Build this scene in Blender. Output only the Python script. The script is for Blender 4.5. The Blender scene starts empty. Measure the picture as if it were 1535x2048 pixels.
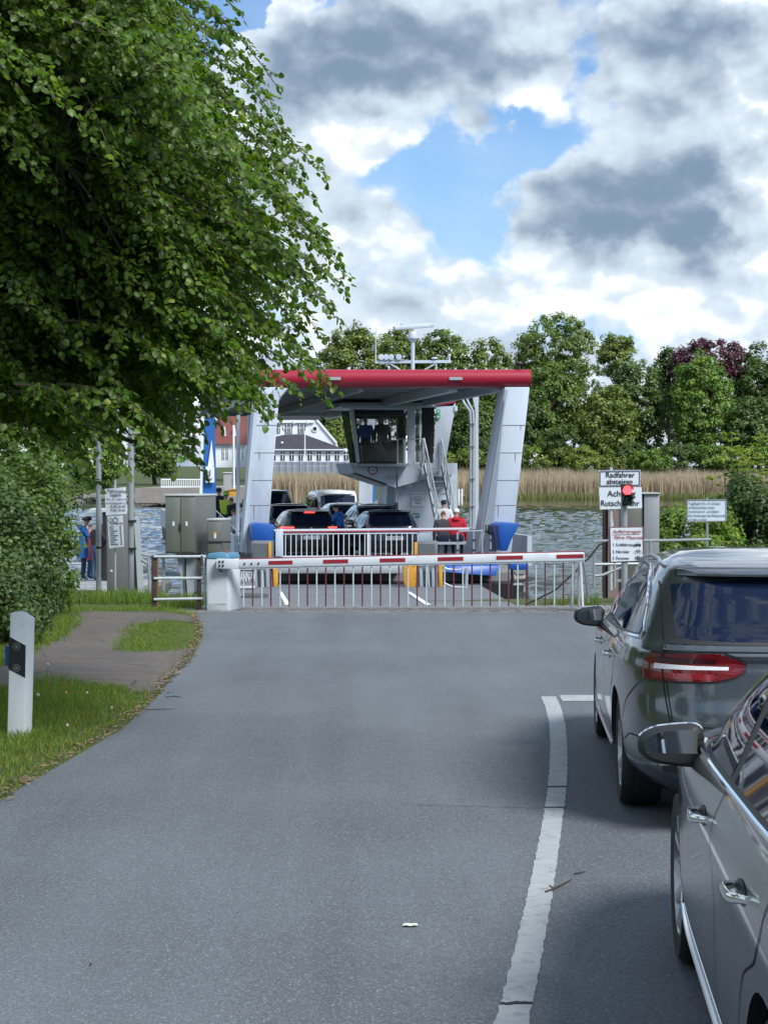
import bpy, bmesh, math, random
import numpy as np
from mathutils import Vector, Matrix
random.seed(7); rng = np.random.default_rng(7)
scene = bpy.context.scene
COL = scene.collection
R = math.radians

# ------------------------------------------------------------------ camera
FPX, UC, VC, HOR, CAMH = 3400.0, 767.5, 1024.0, 950.0, 1.8
PITCH = math.atan((VC - HOR) / FPX)
cam_d = bpy.data.cameras.new('camera')
cam_d.sensor_fit = 'VERTICAL'; cam_d.sensor_height = 36.0
cam_d.lens = 36.0 * FPX / 2048.0
cam_d.clip_start = 0.1; cam_d.clip_end = 6000
cam = bpy.data.objects.new('camera', cam_d); COL.objects.link(cam)
cam.location = (0, 0, CAMH); cam.rotation_euler = (R(90) - PITCH, 0, 0)
scene.camera = cam

# ------------------------------------------------------------------ view
vs = scene.view_settings
vs.view_transform = 'Standard'; vs.look = 'None'; vs.gamma = 1.0; vs.exposure = 0.80
vs.use_curve_mapping = False
scene.cycles.use_denoising = True
scene.cycles.max_bounces = 6; scene.cycles.diffuse_bounces = 3; scene.cycles.glossy_bounces = 4
scene.cycles.transmission_bounces = 4; scene.cycles.transparent_max_bounces = 10
scene.cycles.caustics_reflective = False; scene.cycles.caustics_refractive = False
scene.cycles.sample_clamp_indirect = 4.0

# ------------------------------------------------------------------ sun + sky
SUN_AZ, SUN_EL = R(140), R(47)          # behind the viewer's right shoulder, veiled by cloud
sun_d = bpy.data.lights.new('sun', 'SUN'); sun_d.energy = 2.6; sun_d.angle = R(20)
sun_d.color = (1.0, 0.98, 0.95)
sun = bpy.data.objects.new('sun', sun_d); COL.objects.link(sun)
sdir = Vector((math.sin(SUN_AZ) * math.cos(SUN_EL), math.cos(SUN_AZ) * math.cos(SUN_EL), math.sin(SUN_EL)))
sun.rotation_euler = sdir.to_track_quat('Z', 'Y').to_euler(); sun.location = sdir * 60

def pix_dir(u, v):
    cx, cy = (u - UC) / FPX, -(v - VC) / FPX
    d = Vector((cx, math.cos(PITCH) + cy * math.sin(PITCH), -math.sin(PITCH) + cy * math.cos(PITCH)))
    return d
def at(u, v, y):
    d = pix_dir(u, v); return Vector((0, 0, CAMH)) + d * (y / d.y)

world = bpy.data.worlds.new('World'); scene.world = world; world.use_nodes = True
def build_world():
    nt = world.node_tree; nt.nodes.clear(); N = nt.nodes.new; L = nt.links.new
    def math_(op, a, b=None, c=None, clamp=False):
        n = N('ShaderNodeMath'); n.operation = op; n.use_clamp = clamp
        for i, q in enumerate((a, b, c)):
            if q is None: continue
            if isinstance(q, (int, float)): n.inputs[i].default_value = q
            else: L(q, n.inputs[i])
        return n.outputs[0]
    def smooth(x, lo, hi):
        n = N('ShaderNodeMapRange'); n.interpolation_type = 'SMOOTHSTEP'
        L(x, n.inputs['Value']); n.inputs['From Min'].default_value = lo; n.inputs['From Max'].default_value = hi
        return n.outputs['Result']
    def mix(f, a, b):
        n = N('ShaderNodeMix'); n.data_type = 'RGBA'
        if isinstance(f, (int, float)): n.inputs[0].default_value = f
        else: L(f, n.inputs[0])
        for i, q in ((6, a), (7, b)):
            if isinstance(q, tuple): n.inputs[i].default_value = (*q, 1)
            else: L(q, n.inputs[i])
        return n.outputs[2]
    tc = N('ShaderNodeTexCoord'); D = tc.outputs['Generated']
    sky = N('ShaderNodeTexSky'); sky.sky_type = 'NISHITA'; sky.sun_disc = False
    sky.sun_elevation = SUN_EL; sky.sun_rotation = SUN_AZ; sky.air_density = 1.0; sky.dust_density = 0.6; sky.ozone_density = 2.5
    sk = N('ShaderNodeVectorMath'); sk.operation = 'MULTIPLY'; L(sky.outputs[0], sk.inputs[0]); sk.inputs[1].default_value = (0.052, 0.072, 0.092)
    skc = sk.outputs[0]
    def noise(scale, detail, rough, dist=0.0, stretch=(1, 1, 1.9), off=(0, 0, 0)):
        m = N('ShaderNodeMapping'); L(D, m.inputs[0]); m.inputs['Scale'].default_value = stretch; m.inputs['Location'].default_value = off
        n = N('ShaderNodeTexNoise'); L(m.outputs[0], n.inputs['Vector'])
        n.inputs['Scale'].default_value = scale; n.inputs['Detail'].default_value = detail
        n.inputs['Roughness'].default_value = rough; n.inputs['Distortion'].default_value = dist
        return n.outputs['Fac']
    nrm = N('ShaderNodeVectorMath'); nrm.operation = 'NORMALIZE'; L(D, nrm.inputs[0])
    # wobble the lookup so that the cloud masses get billowed borders
    wn = N('ShaderNodeTexNoise'); L(nrm.outputs[0], wn.inputs['Vector']); wn.inputs['Scale'].default_value = 17; wn.inputs['Detail'].default_value = 5; wn.inputs['Roughness'].default_value = 0.6
    wv = N('ShaderNodeVectorMath'); wv.operation = 'MULTIPLY_ADD'; L(wn.outputs['Color'], wv.inputs[0]); wv.inputs[1].default_value = (0.085, 0.085, 0.062); 
    wa = N('ShaderNodeVectorMath'); wa.operation = 'SUBTRACT'; L(nrm.outputs[0], wa.inputs[0]); wa.inputs[1].default_value = (0.0425, 0.0425, 0.031)
    L(wa.outputs[0], wv.inputs[2]); P = wv.outputs[0]
    def blob(u, v, ru, rv, amp):
        d = pix_dir(u, v).normalized()
        s = N('ShaderNodeVectorMath'); s.operation = 'SUBTRACT'; L(P, s.inputs[0]); s.inputs[1].default_value = d
        k = N('ShaderNodeVectorMath'); k.operation = 'MULTIPLY'; L(s.outputs[0], k.inputs[0]); k.inputs[1].default_value = (FPX / ru, FPX / ((ru + rv)), FPX / rv)
        dt = N('ShaderNodeVectorMath'); dt.operation = 'DOT_PRODUCT'; L(k.outputs[0], dt.inputs[0]); L(k.outputs[0], dt.inputs[1])
        e = math_('POWER', 2.718, math_('MULTIPLY', math_('POWER', dt.outputs['Value'], 1.5), -1.0))
        return math_('MULTIPLY', e, amp)
    def total(base, lst):
        t = base
        for b in lst: t = math_('ADD', t, blob(*b))
        return t
    def billow(scale, detail, off):
        m = N('ShaderNodeMapping'); L(P2, m.inputs[0]); m.inputs['Scale'].default_value = (1, 1, 1.45); m.inputs['Location'].default_value = off
        n = N('ShaderNodeTexVoronoi'); L(m.outputs[0], n.inputs['Vector']); n.feature = 'F1'; n.normalize = True
        n.inputs['Scale'].default_value = scale; n.inputs['Detail'].default_value = detail; n.inputs['Roughness'].default_value = 0.52; n.inputs['Lacunarity'].default_value = 2.1
        return math_('SUBTRACT', 1.0, n.outputs['Distance'])
    w2 = N('ShaderNodeVectorMath'); w2.operation = 'MULTIPLY_ADD'; L(wn.outputs['Color'], w2.inputs[0]); w2.inputs[1].default_value = (0.02, 0.02, 0.016); L(nrm.outputs[0], w2.inputs[2]); P2 = w2.outputs[0]
    n1 = noise(7.0, 5, 0.52, 0.1, stretch=(1, 1, 1.6))
    n2 = billow(17, 3.0, (3.1, 1.7, 0.4)); n2 = math_('MULTIPLY_ADD', wn.outputs['Fac'], 0.22, math_('SUBTRACT', n2, 0.11))
    n2u = billow(17, 1.0, (3.1 - 0.004, 1.7, 0.4 - 0.010))     # the same billows shifted towards the light: lit crowns, shaded feet
    sep = N('ShaderNodeSeparateXYZ'); L(nrm.outputs[0], sep.inputs[0])
    low = smooth(sep.outputs[2], 0.15, 0.03)
    # coverage and thickness
    cov = math_('ADD', math_('MULTIPLY', n1, 0.62), math_('MULTIPLY', n2, 0.38))
    cov = math_('ADD', math_('MULTIPLY_ADD', low, 0.10, cov), SKY_BIAS)
    cov = total(cov, SKY_COVER)
    mask = smooth(cov, 0.495, 0.575)
    relief = math_('SUBTRACT', n2, n2u)
    dk = math_('MULTIPLY_ADD', relief, -1.5, math_('MULTIPLY', cov, 0.45))
    dk = math_('MULTIPLY_ADD', low, -0.05, dk)
    dk = total(dk, SKY_GREY)
    dark = smooth(math_('MULTIPLY_ADD', n1, 0.30, math_('SUBTRACT', dk, 0.15)), 0.13, 0.72)
    bright = (0.46, 0.525, 0.59); grey = (0.135, 0.19, 0.27)
    cc = mix(dark, bright, grey)
    rim = smooth(dk, 0.24, 0.10)
    cc = mix(math_('MULTIPLY', rim, 0.95), cc, (0.645, 0.675, 0.695))
    haze = mix(smooth(sep.outputs[2], 0.30, 0.0), skc, (0.27, 0.42, 0.59))
    thin = smooth(n1, 0.30, 0.75)
    col = mix(mask, mix(math_('MULTIPLY', thin, 0.45), haze, (0.5, 0.56, 0.62)), cc)
    bg = N('ShaderNodeBackground'); L(col, bg.inputs[0]); bg.inputs[1].default_value = 1.0
    out = N('ShaderNodeOutputWorld'); L(bg.outputs[0], out.inputs[0])
SKY_BIAS = -0.03
SKY_COVER = [(975, 300, 140, 60, -0.105), (1165, 115, 50, 60, -0.12), (450, 10, 60, 45, -0.25), (905, 470, 90, 50, -0.08),
             (850, 390, 140, 60, -0.07), (655, 0, 40, 25, -.2), (1290, 400, 260, 115, 0.24), (800, 100, 270, 120, 0.22), (1400, 100, 240, 120, 0.22),
             (640, 260, 170, 80, 0.16), (560, 120, 110, 140, 0.16), (1060, 180, 70, 70, .12), (1100, 600, 480, 40, 0.03), (680, 450, 120, 90, 0.08)]
SKY_GREY = [(1270, 400, 275, 105, 0.27), (1170, 475, 180, 36, 0.08), (1340, 110, 210, 100, 0.16), (830, 90, 240, 100, 0.20), (640, 150, 130, 80, 0.15), (990, 130, 100, 60, 0.07),
            (690, 268, 130, 34, -0.13), (1060, 190, 60, 60, -0.10), (1500, 420, 90, 140, -0.26), (1490, 150, 60, 60, -.1),
            (780, 330, 130, 50, -0.05), (490, 110, 40, 120, -0.10), (630, 325, 110, 26, .10), (1100, 560, 500, 60, -.05)]
build_world()
world.cycles.sampling_method = 'NONE'

# ------------------------------------------------------------------ helpers
SL = 0.016                                             # the road falls gently towards the water
def gz(y): return -SL * y
def onground(u, v):
    d = pix_dir(u, v); t = -CAMH / (d.z + SL * d.y)
    p = Vector((0, 0, CAMH)) + d * t; return p
W = {}
def wm(o): return W.get(o.name, Matrix.Identity(4))
def tag(o, label=None, cat=None, group=None, kind=None):
    if label: o['label'] = label
    if cat: o['category'] = cat
    if group: o['group'] = group
    if kind: o['kind'] = kind
    return o
def thing(name, label, cat, loc=(0, 0, 0), rot=None, group=None):
    o = bpy.data.objects.new(name, None); COL.objects.link(o); o.empty_display_size = 0.2
    m = Matrix.Translation(Vector(loc))
    if rot is not None: m = m @ rot
    o.matrix_world = m; W[o.name] = m.copy()
    return tag(o, label, cat, group)
def link_mesh(name, me, mat=None, parent=None, local=False, smooth=False, mats=None):
    o = bpy.data.objects.new(name, me); COL.objects.link(o)
    for m in (mats or ([mat] if mat else [])): me.materials.append(m)
    if parent is not None:
        if not local: me.transform(wm(parent).inverted())
        o.parent = parent; W[o.name] = wm(parent)
    else: W[o.name] = Matrix.Identity(4)
    if smooth and len(me.polygons):
        me.polygons.foreach_set('use_smooth', np.ones(len(me.polygons), dtype=bool)); 
        try: me.set_sharp_from_angle(angle=R(smooth if smooth is not True else 40))
        except Exception: pass
    me.update()
    return o
def np_mesh(name, V, Fq=None, Ft=None, colr=None):
    """big meshes from numpy arrays; colr = one colour per face"""
    me = bpy.data.meshes.new(name)
    V = np.asarray(V, dtype=np.float32).reshape(-1, 3)
    idx = []; st = []; n = 0; tot = 0
    for F, k in ((Fq, 4), (Ft, 3)):
        if F is None or len(F) == 0: continue
        F = np.asarray(F, dtype=np.int32).reshape(-1, k)
        idx.append(F.ravel()); st.append(tot + np.arange(len(F)) * k); tot += len(F) * k; n += len(F)
    idx = np.concatenate(idx); st = np.concatenate(st)
    me.vertices.add(len(V)); me.vertices.foreach_set('co', V.ravel())
    me.loops.add(len(idx)); me.loops.foreach_set('vertex_index', idx)
    me.polygons.add(n); me.polygons.foreach_set('loop_start', st.astype(np.int32))
    me.update(calc_edges=True); me.validate()
    if colr is not None:
        a = me.attributes.new('tint', 'FLOAT_COLOR', 'FACE')
        c = np.ones((n, 4), dtype=np.float32); c[:, :3] = colr; a.data.foreach_set('color', c.ravel())
    return me
class MB:
    def __init__(s): s.v = []; s.f = []
    def add(s, vs, fs):
        b = len(s.v); s.v += [Vector(p) for p in vs]; s.f += [tuple(b + i for i in f) for f in fs]; return s
    def box(s, lo, hi):
        (x0, y0, z0), (x1, y1, z1) = lo, hi
        return s.add([(x0, y0, z0), (x1, y0, z0), (x1, y1, z0), (x0, y1, z0), (x0, y0, z1), (x1, y0, z1), (x1, y1, z1), (x0, y1, z1)],
                     [(3, 2, 1, 0), (4, 5, 6, 7), (0, 1, 5, 4), (1, 2, 6, 5), (2, 3, 7, 6), (3, 0, 4, 7)])
    def bar(s, a, b, w, h, up=(0, 0, 1)):
        a, b = Vector(a), Vector(b); d = (b - a).normalized(); up = Vector(up)
        if abs(d.dot(up)) > 0.98: up = Vector((0, 1, 0))
        sx = d.cross(up).normalized() * (w / 2); sz = sx.normalized().cross(d) * (h / 2)
        vs = [p + q for p in (a, b) for q in (-sx - sz, sx - sz, sx + sz, -sx + sz)]
        return s.add(vs, [(0, 1, 2, 3), (7, 6, 5, 4), (0, 4, 5, 1), (1, 5, 6, 2), (2, 6, 7, 3), (3, 7, 4, 0)])
    def prism(s, poly, off):
        n = len(poly); off = Vector(off); a = [Vector(p) for p in poly]
        return s.add(a + [p + off for p in a], [tuple(range(n - 1, -1, -1)), tuple(range(n, 2 * n))] + [(i, (i + 1) % n, n + (i + 1) % n, n + i) for i in range(n)])
    def tube(s, pts, rad, k=8, cap=True):
        pts = [Vector(p) for p in pts]; n = len(pts)
        rad = [rad] * n if isinstance(rad, (int, float)) else rad
        b = len(s.v); ref = None
        for i, p in enumerate(pts):
            d = (pts[min(i + 1, n - 1)] - pts[max(i - 1, 0)]).normalized()
            if ref is None: ref = d.orthogonal().normalized()
            ref = (ref - d * ref.dot(d)).normalized(); o = d.cross(ref)
            for j in range(k):
                a = 2 * math.pi * j / k; s.v.append(p + (ref * math.cos(a) + o * math.sin(a)) * rad[i])
        for i in range(n - 1):
            for j in range(k):
                s.f.append((b + i * k + j, b + i * k + (j + 1) % k, b + (i + 1) * k + (j + 1) % k, b + (i + 1) * k + j))
        if cap: s.f += [tuple(b + j for j in range(k - 1, -1, -1)), tuple(b + (n - 1) * k + j for j in range(k))]
        return s
    def lathe(s, prof, c, axis='z', k=20, cap=True):
        """prof: (radius, height) pairs"""
        b = len(s.v); c = Vector(c)
        for r, h in prof:
            for j in range(k):
                a = 2 * math.pi * j / k; p = (r * math.cos(a), r * math.sin(a), h)
                if axis == 'y': p = (p[0], p[2], p[1])
                elif axis == 'x': p = (p[2], p[0], p[1])
                s.v.append(c + Vector(p))
        n = len(prof)
        for i in range(n - 1):
            for j in range(k): s.f.append((b + i * k + j, b + i * k + (j + 1) % k, b + (i + 1) * k + (j + 1) % k, b + (i + 1) * k + j))
        if cap: s.f += [tuple(b + j for j in range(k - 1, -1, -1)), tuple(b + (n - 1) * k + j for j in range(k))]
        return s
    def ball(s, c, r, k=12, m=8):
        r = (r, r, r) if isinstance(r, (int, float)) else r; b = len(s.v); c = Vector(c)
        for i in range(m + 1):
            t = math.pi * i / m
            for j in range(k):
                a = 2 * math.pi * j / k; s.v.append(c + Vector((r[0] * math.sin(t) * math.cos(a), r[1] * math.sin(t) * math.sin(a), r[2] * math.cos(t))))
        for i in range(m):
            for j in range(k): s.f.append((b + i * k + j, b + (i + 1) * k + j, b + (i + 1) * k + (j + 1) % k, b + i * k + (j + 1) % k))
        return s
    def build(s, name, mat, parent=None, smooth=False, local=False, bevel=0, mats=None):
        me = bpy.data.meshes.new(name); me.from_pydata([tuple(p) for p in s.v], [], s.f)
        bm = bmesh.new(); bm.from_mesh(me)
        bmesh.ops.remove_doubles(bm, verts=bm.verts, dist=1e-5)
        bmesh.ops.recalc_face_normals(bm, faces=bm.faces)
        if bevel:
            es = [e for e in bm.edges if len(e.link_faces) == 2 and e.calc_face_angle(0) > 0.6]
            try: bmesh.ops.bevel(bm, geom=es, offset=bevel, segments=2, profile=0.5, affect='EDGES', clamp_overlap=True)
            except Exception: pass
        bm.to_mesh(me); bm.free()
        return link_mesh(name, me, mat, parent, local, smooth if smooth else (35 if bevel else False), mats)
def box(name, lo, hi, mat, parent=None, bevel=0, local=False): return MB().box(lo, hi).build(name, mat, parent, bevel=bevel, local=local)
def tube(name, pts, r, mat, parent=None, k=8, local=False): return MB().tube(pts, r, k).build(name, mat, parent, smooth=True, local=local)

# ------------------------------------------------------------------ materials
MC = {}
def M(name, col, rough=0.5, metal=0.0, spec=0.5, coat=0.0, var=0.12, vscale=6.0, stretch=(1, 1, 1), bump=0.0, bscale=60.0, emis=None, estr=0.0, dirt=None, dscale=1.2):
    if name in MC: return MC[name]
    m = bpy.data.materials.new(name); m.use_nodes = True; nt = m.node_tree; b = nt.nodes['Principled BSDF']; L = nt.links.new
    b.inputs['Roughness'].default_value = rough; b.inputs['Metallic'].default_value = metal
    b.inputs['Specular IOR Level'].default_value = spec
    if coat: b.inputs['Coat Weight'].default_value = coat; b.inputs['Coat Roughness'].default_value = 0.03
    tc = nt.nodes.new('ShaderNodeTexCoord'); mp = nt.nodes.new('ShaderNodeMapping'); L(tc.outputs['Object'], mp.inputs[0]); mp.inputs['Scale'].default_value = stretch
    n = nt.nodes.new('ShaderNodeTexNoise'); L(mp.outputs[0], n.inputs['Vector']); n.inputs['Scale'].default_value = vscale; n.inputs['Detail'].default_value = 6; n.inputs['Roughness'].default_value = 0.6
    mx = nt.nodes.new('ShaderNodeMix'); mx.data_type = 'RGBA'; L(n.outputs['Fac'], mx.inputs[0])
    mx.inputs[6].default_value = (*[c * (1 - var) for c in col], 1); mx.inputs[7].default_value = (*[min(1, c * (1 + var)) for c in col], 1)
    o = mx.outputs[2]
    if dirt:
        n2 = nt.nodes.new('ShaderNodeTexNoise'); L(mp.outputs[0], n2.inputs['Vector']); n2.inputs['Scale'].default_value = dscale; n2.inputs['Detail'].default_value = 9; n2.inputs['Roughness'].default_value = 0.7
        r = nt.nodes.new('ShaderNodeMapRange'); L(n2.outputs['Fac'], r.inputs[0]); r.inputs[1].default_value = 0.52; r.inputs[2].default_value = 0.72
        m2 = nt.nodes.new('ShaderNodeMix'); m2.data_type = 'RGBA'; L(r.outputs[0], m2.inputs[0]); L(o, m2.inputs[6]); m2.inputs[7].default_value = (*dirt, 1); o = m2.outputs[2]
    L(o, b.inputs['Base Color'])
    if bump:
        nb = nt.nodes.new('ShaderNodeTexNoise'); L(mp.outputs[0], nb.inputs['Vector']); nb.inputs['Scale'].default_value = bscale; nb.inputs['Detail'].default_value = 5
        bp = nt.nodes.new('ShaderNodeBump'); bp.inputs['Strength'].default_value = bump; bp.inputs['Distance'].default_value = 0.02; L(nb.outputs['Fac'], bp.inputs['Height']); L(bp.outputs[0], b.inputs['Normal'])
    if emis: b.inputs['Emission Color'].default_value = (*emis, 1); b.inputs['Emission Strength'].default_value = estr
    MC[name] = m; return m
def leaf_mat(name, col, trans=(1.0, 1.25, 0.45), tw=0.35, rough=0.45, spec=0.4):
    """leaf: colour x per-face tint, light shining through"""
    if name in MC: return MC[name]
    m = bpy.data.materials.new(name); m.use_nodes = True; nt = m.node_tree; b = nt.nodes['Principled BSDF']; L = nt.links.new
    a = nt.nodes.new('ShaderNodeAttribute'); a.attribute_name = 'tint'
    mx = nt.nodes.new('ShaderNodeMix'); mx.data_type = 'RGBA'; mx.blend_type = 'MULTIPLY'; mx.inputs[0].default_value = 1; mx.inputs[6].default_value = (*col, 1); L(a.outputs['Color'], mx.inputs[7])
    L(mx.outputs[2], b.inputs['Base Color']); b.inputs['Roughness'].default_value = rough; b.inputs['Specular IOR Level'].default_value = spec
    t = nt.nodes.new('ShaderNodeBsdfTranslucent'); m2 = nt.nodes.new('ShaderNodeMix'); m2.data_type = 'RGBA'; m2.blend_type = 'MULTIPLY'; m2.inputs[0].default_value = 1
    L(mx.outputs[2], m2.inputs[6]); m2.inputs[7].default_value = (*[c * 1.7 for c in trans], 1); L(m2.outputs[2], t.inputs[0])
    ms = nt.nodes.new('ShaderNodeMixShader'); ms.inputs[0].default_value = tw; L(b.outputs[0], ms.inputs[1]); L(t.outputs[0], ms.inputs[2])
    L(ms.outputs[0], nt.nodes['Material Output'].inputs[0]); MC[name] = m; return m
def glass_mat(name, tint, alpha, rough=0.02):
    """pane: a dark or clear body with a mirror-like skin, partly see-through"""
    if name in MC: return MC[name]
    m = bpy.data.materials.new(name); m.use_nodes = True; nt = m.node_tree; b = nt.nodes['Principled BSDF']; L = nt.links.new
    b.inputs['Base Color'].default_value = (*tint, 1); b.inputs['Roughness'].default_value = rough; b.inputs['Specular IOR Level'].default_value = 0.6
    n = nt.nodes.new('ShaderNodeTexNoise'); n.inputs['Scale'].default_value = 3
    bp = nt.nodes.new('ShaderNodeBump'); bp.inputs['Strength'].default_value = 0.004; L(n.outputs['Fac'], bp.inputs['Height']); L(bp.outputs[0], b.inputs['Normal'])
    if alpha < 1:
        t = nt.nodes.new('ShaderNodeBsdfTransparent'); ms = nt.nodes.new('ShaderNodeMixShader'); ms.inputs[0].default_value = alpha
        L(t.outputs[0], ms.inputs[1]); L(b.outputs[0], ms.inputs[2]); L(ms.outputs[0], nt.nodes['Material Output'].inputs[0])
    MC[name] = m; return m
def text_part(s, size, origin, parent, mat, xdir=(1, 0, 0), zdir=(0, 0, 1), shear=0.0, align='LEFT', name='lettering', wide=1.0, bold=0.0):
    cu = bpy.data.curves.new('lettering', 'FONT'); cu.body = s; cu.size = size; cu.extrude = 0.0015; cu.shear = shear; cu.align_x = align; cu.offset = bold; cu.resolution_u = 3
    ob = bpy.data.objects.new('lettering', cu); COL.objects.link(ob); bpy.context.view_layer.update()
    me = bpy.data.meshes.new_from_object(ob); bpy.data.objects.remove(ob); bpy.data.curves.remove(cu)
    X, Z = Vector(xdir).normalized(), Vector(zdir).normalized(); Yn = X.cross(Z) * -1.0
    m = Matrix(((X.x * wide, Z.x, -Yn.x, origin[0]), (X.y * wide, Z.y, -Yn.y, origin[1]), (X.z * wide, Z.z, -Yn.z, origin[2]), (0, 0, 0, 1)))
    me.transform(m); me.materials.clear()
    return link_mesh(name, me, mat, parent)

BLACK = M('black_rubber', (0.012, 0.012, 0.013), 0.6); DARK = M('dark_plastic', (0.02, 0.021, 0.023), 0.45)
STEEL = M('galvanised_steel', (0.38, 0.41, 0.43), 0.42, 0.55, var=0.22, vscale=30); CHROME = M('chrome', (0.85, 0.87, 0.88), 0.08, 1.0, var=0.02)
WHITEP = M('white_paint', (0.74, 0.76, 0.78), 0.4, var=0.06, dirt=(0.42, 0.43, 0.42), dscale=2.5)
TEXTB = M('sign_black', (0.03, 0.032, 0.04), 0.5); TEXTR = M('sign_red_print', (0.32, 0.04, 0.05), 0.5); SIGNW = M('sign_white', (0.64, 0.70, 0.76), 0.35, var=0.05)
# ================================================================== terrain, water, road
WATER_Z = -1.40
def smooth01(t): t = np.clip(t, 0, 1); return t * t * (3 - 2 * t)
def noise2(x, y, s, seed=0):
    r = np.random.default_rng(seed); z = 0
    for k in range(5):
        a, b, c, d = r.uniform(-1, 1, 4); z = z + np.sin(x * s * (a + 1.3 * np.sign(a)) + y * s * (b + .7) + c * 9) * np.sin(y * s * (d + 1.1) - x * s * a + c * 5)
    return z / 5
ROAD_EDGE = [(-30, -7.0), (-10, -4.2), (0, -3.0), (5, -2.55)] + [(lambda p: (p.y, p.x))(onground(u, v)) for u, v in
             ((0, 1600), (60, 1560), (150, 1510), (250, 1450), (318, 1388), (332, 1366), (385, 1312), (404, 1272), (402, 1245), (388, 1229))]
_ey = np.array([a for a, b in ROAD_EDGE]); _ex = np.array([b for a, b in ROAD_EDGE])
def road_edge(y): return np.interp(y, _ey, _ex)
def ground_z(x, y):
    x = np.asarray(x, float); y = np.asarray(y, float)
    near = -SL * y - 0.035
    shore = 31.0 + 1.2 * np.sin(x * 0.35) + np.where(x > 4.3, np.clip((x - 4.3) * 0.9, 0, 6), 0) + np.where(x < -3.4, np.clip((-3.4 - x) * 2.2, 0, 5), 0)
    bank = -0.53 - 2.6 * smooth01((y - shore) / 6.0)
    z = np.where(y < 30, near, np.minimum(near, bank + 0.015))
    zz = np.where(x > 6, 0.25 * smooth01((x - 6) / 4) * smooth01((shore + 1 - y) / 5), 0); z = z + zz
    far_s = 222 + 5 * np.sin(x * 0.03) - np.where(x < -8, np.clip((-8 - x) * 0.6, 0, 30), 0)
    far = -3.0 + 2.0 * smooth01((y - far_s + 6) / 10) + 1.3 * smooth01((y - far_s - 4) / 25) + 3.5 * smooth01((y - far_s - 30) / 120) + 0.3 * noise2(x, y, 0.05, 3)
    return np.where(y > 120, np.maximum(z, far), z)
def sheet(name, xs, ys, zf, mat, kind='structure', parent=None):
    X, Y = np.meshgrid(xs, ys); Z = zf(X, Y); V = np.stack([X, Y, Z], -1).reshape(-1, 3); nx = len(xs)
    i = (np.arange(len(ys) - 1)[:, None] * nx + np.arange(nx - 1)[None]).ravel()
    me = np_mesh(name, V, np.stack([i, i + 1, i + nx + 1, i + nx], -1))
    o = link_mesh(name, me, mat, parent, smooth=60); 
    if parent is None: tag(o, kind=kind)
    return o
def nodes_mat(name):
    m = bpy.data.materials.new(name); m.use_nodes = True; nt = m.node_tree
    return m, nt, nt.nodes.new, nt.links.new, nt.nodes['Principled BSDF']
def tex_noise(N, L, vec, scale, detail=6, rough=0.6):
    n = N('ShaderNodeTexNoise'); L(vec, n.inputs['Vector']); n.inputs['Scale'].default_value = scale; n.inputs['Detail'].default_value = detail; n.inputs['Roughness'].default_value = rough; return n.outputs['Fac']
def ramp(N, L, fac, stops):
    r = N('ShaderNodeValToRGB'); L(fac, r.inputs[0]); e = r.color_ramp.elements
    while len(e) < len(stops): e.new(0.5)
    for q, (p, c) in zip(e, stops): q.position = p; q.color = (*c, 1)
    return r.outputs[0]
def mixc(N, L, f, a, b, blend='MIX'):
    n = N('ShaderNodeMix'); n.data_type = 'RGBA'; n.blend_type = blend
    for i, q in ((0, f), (6, a), (7, b)):
        if isinstance(q, (int, float)): n.inputs[i].default_value = q
        elif isinstance(q, tuple): n.inputs[i].default_value = (*q, 1)
        else: L(q, n.inputs[i])
    return n.outputs[2]
def maprange(N, L, x, a, b, c=0.0, d=1.0):
    r = N('ShaderNodeMapRange'); L(x, r.inputs[0])
    for i, q in enumerate((a, b, c, d)): r.inputs[i + 1].default_value = q
    return r.outputs[0]
def bumpn(N, L, h, b, strength, dist):
    q = N('ShaderNodeBump'); q.inputs['Strength'].default_value = strength; q.inputs['Distance'].default_value = dist; L(h, q.inputs['Height']); L(q.outputs[0], b.inputs['Normal'])

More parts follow.
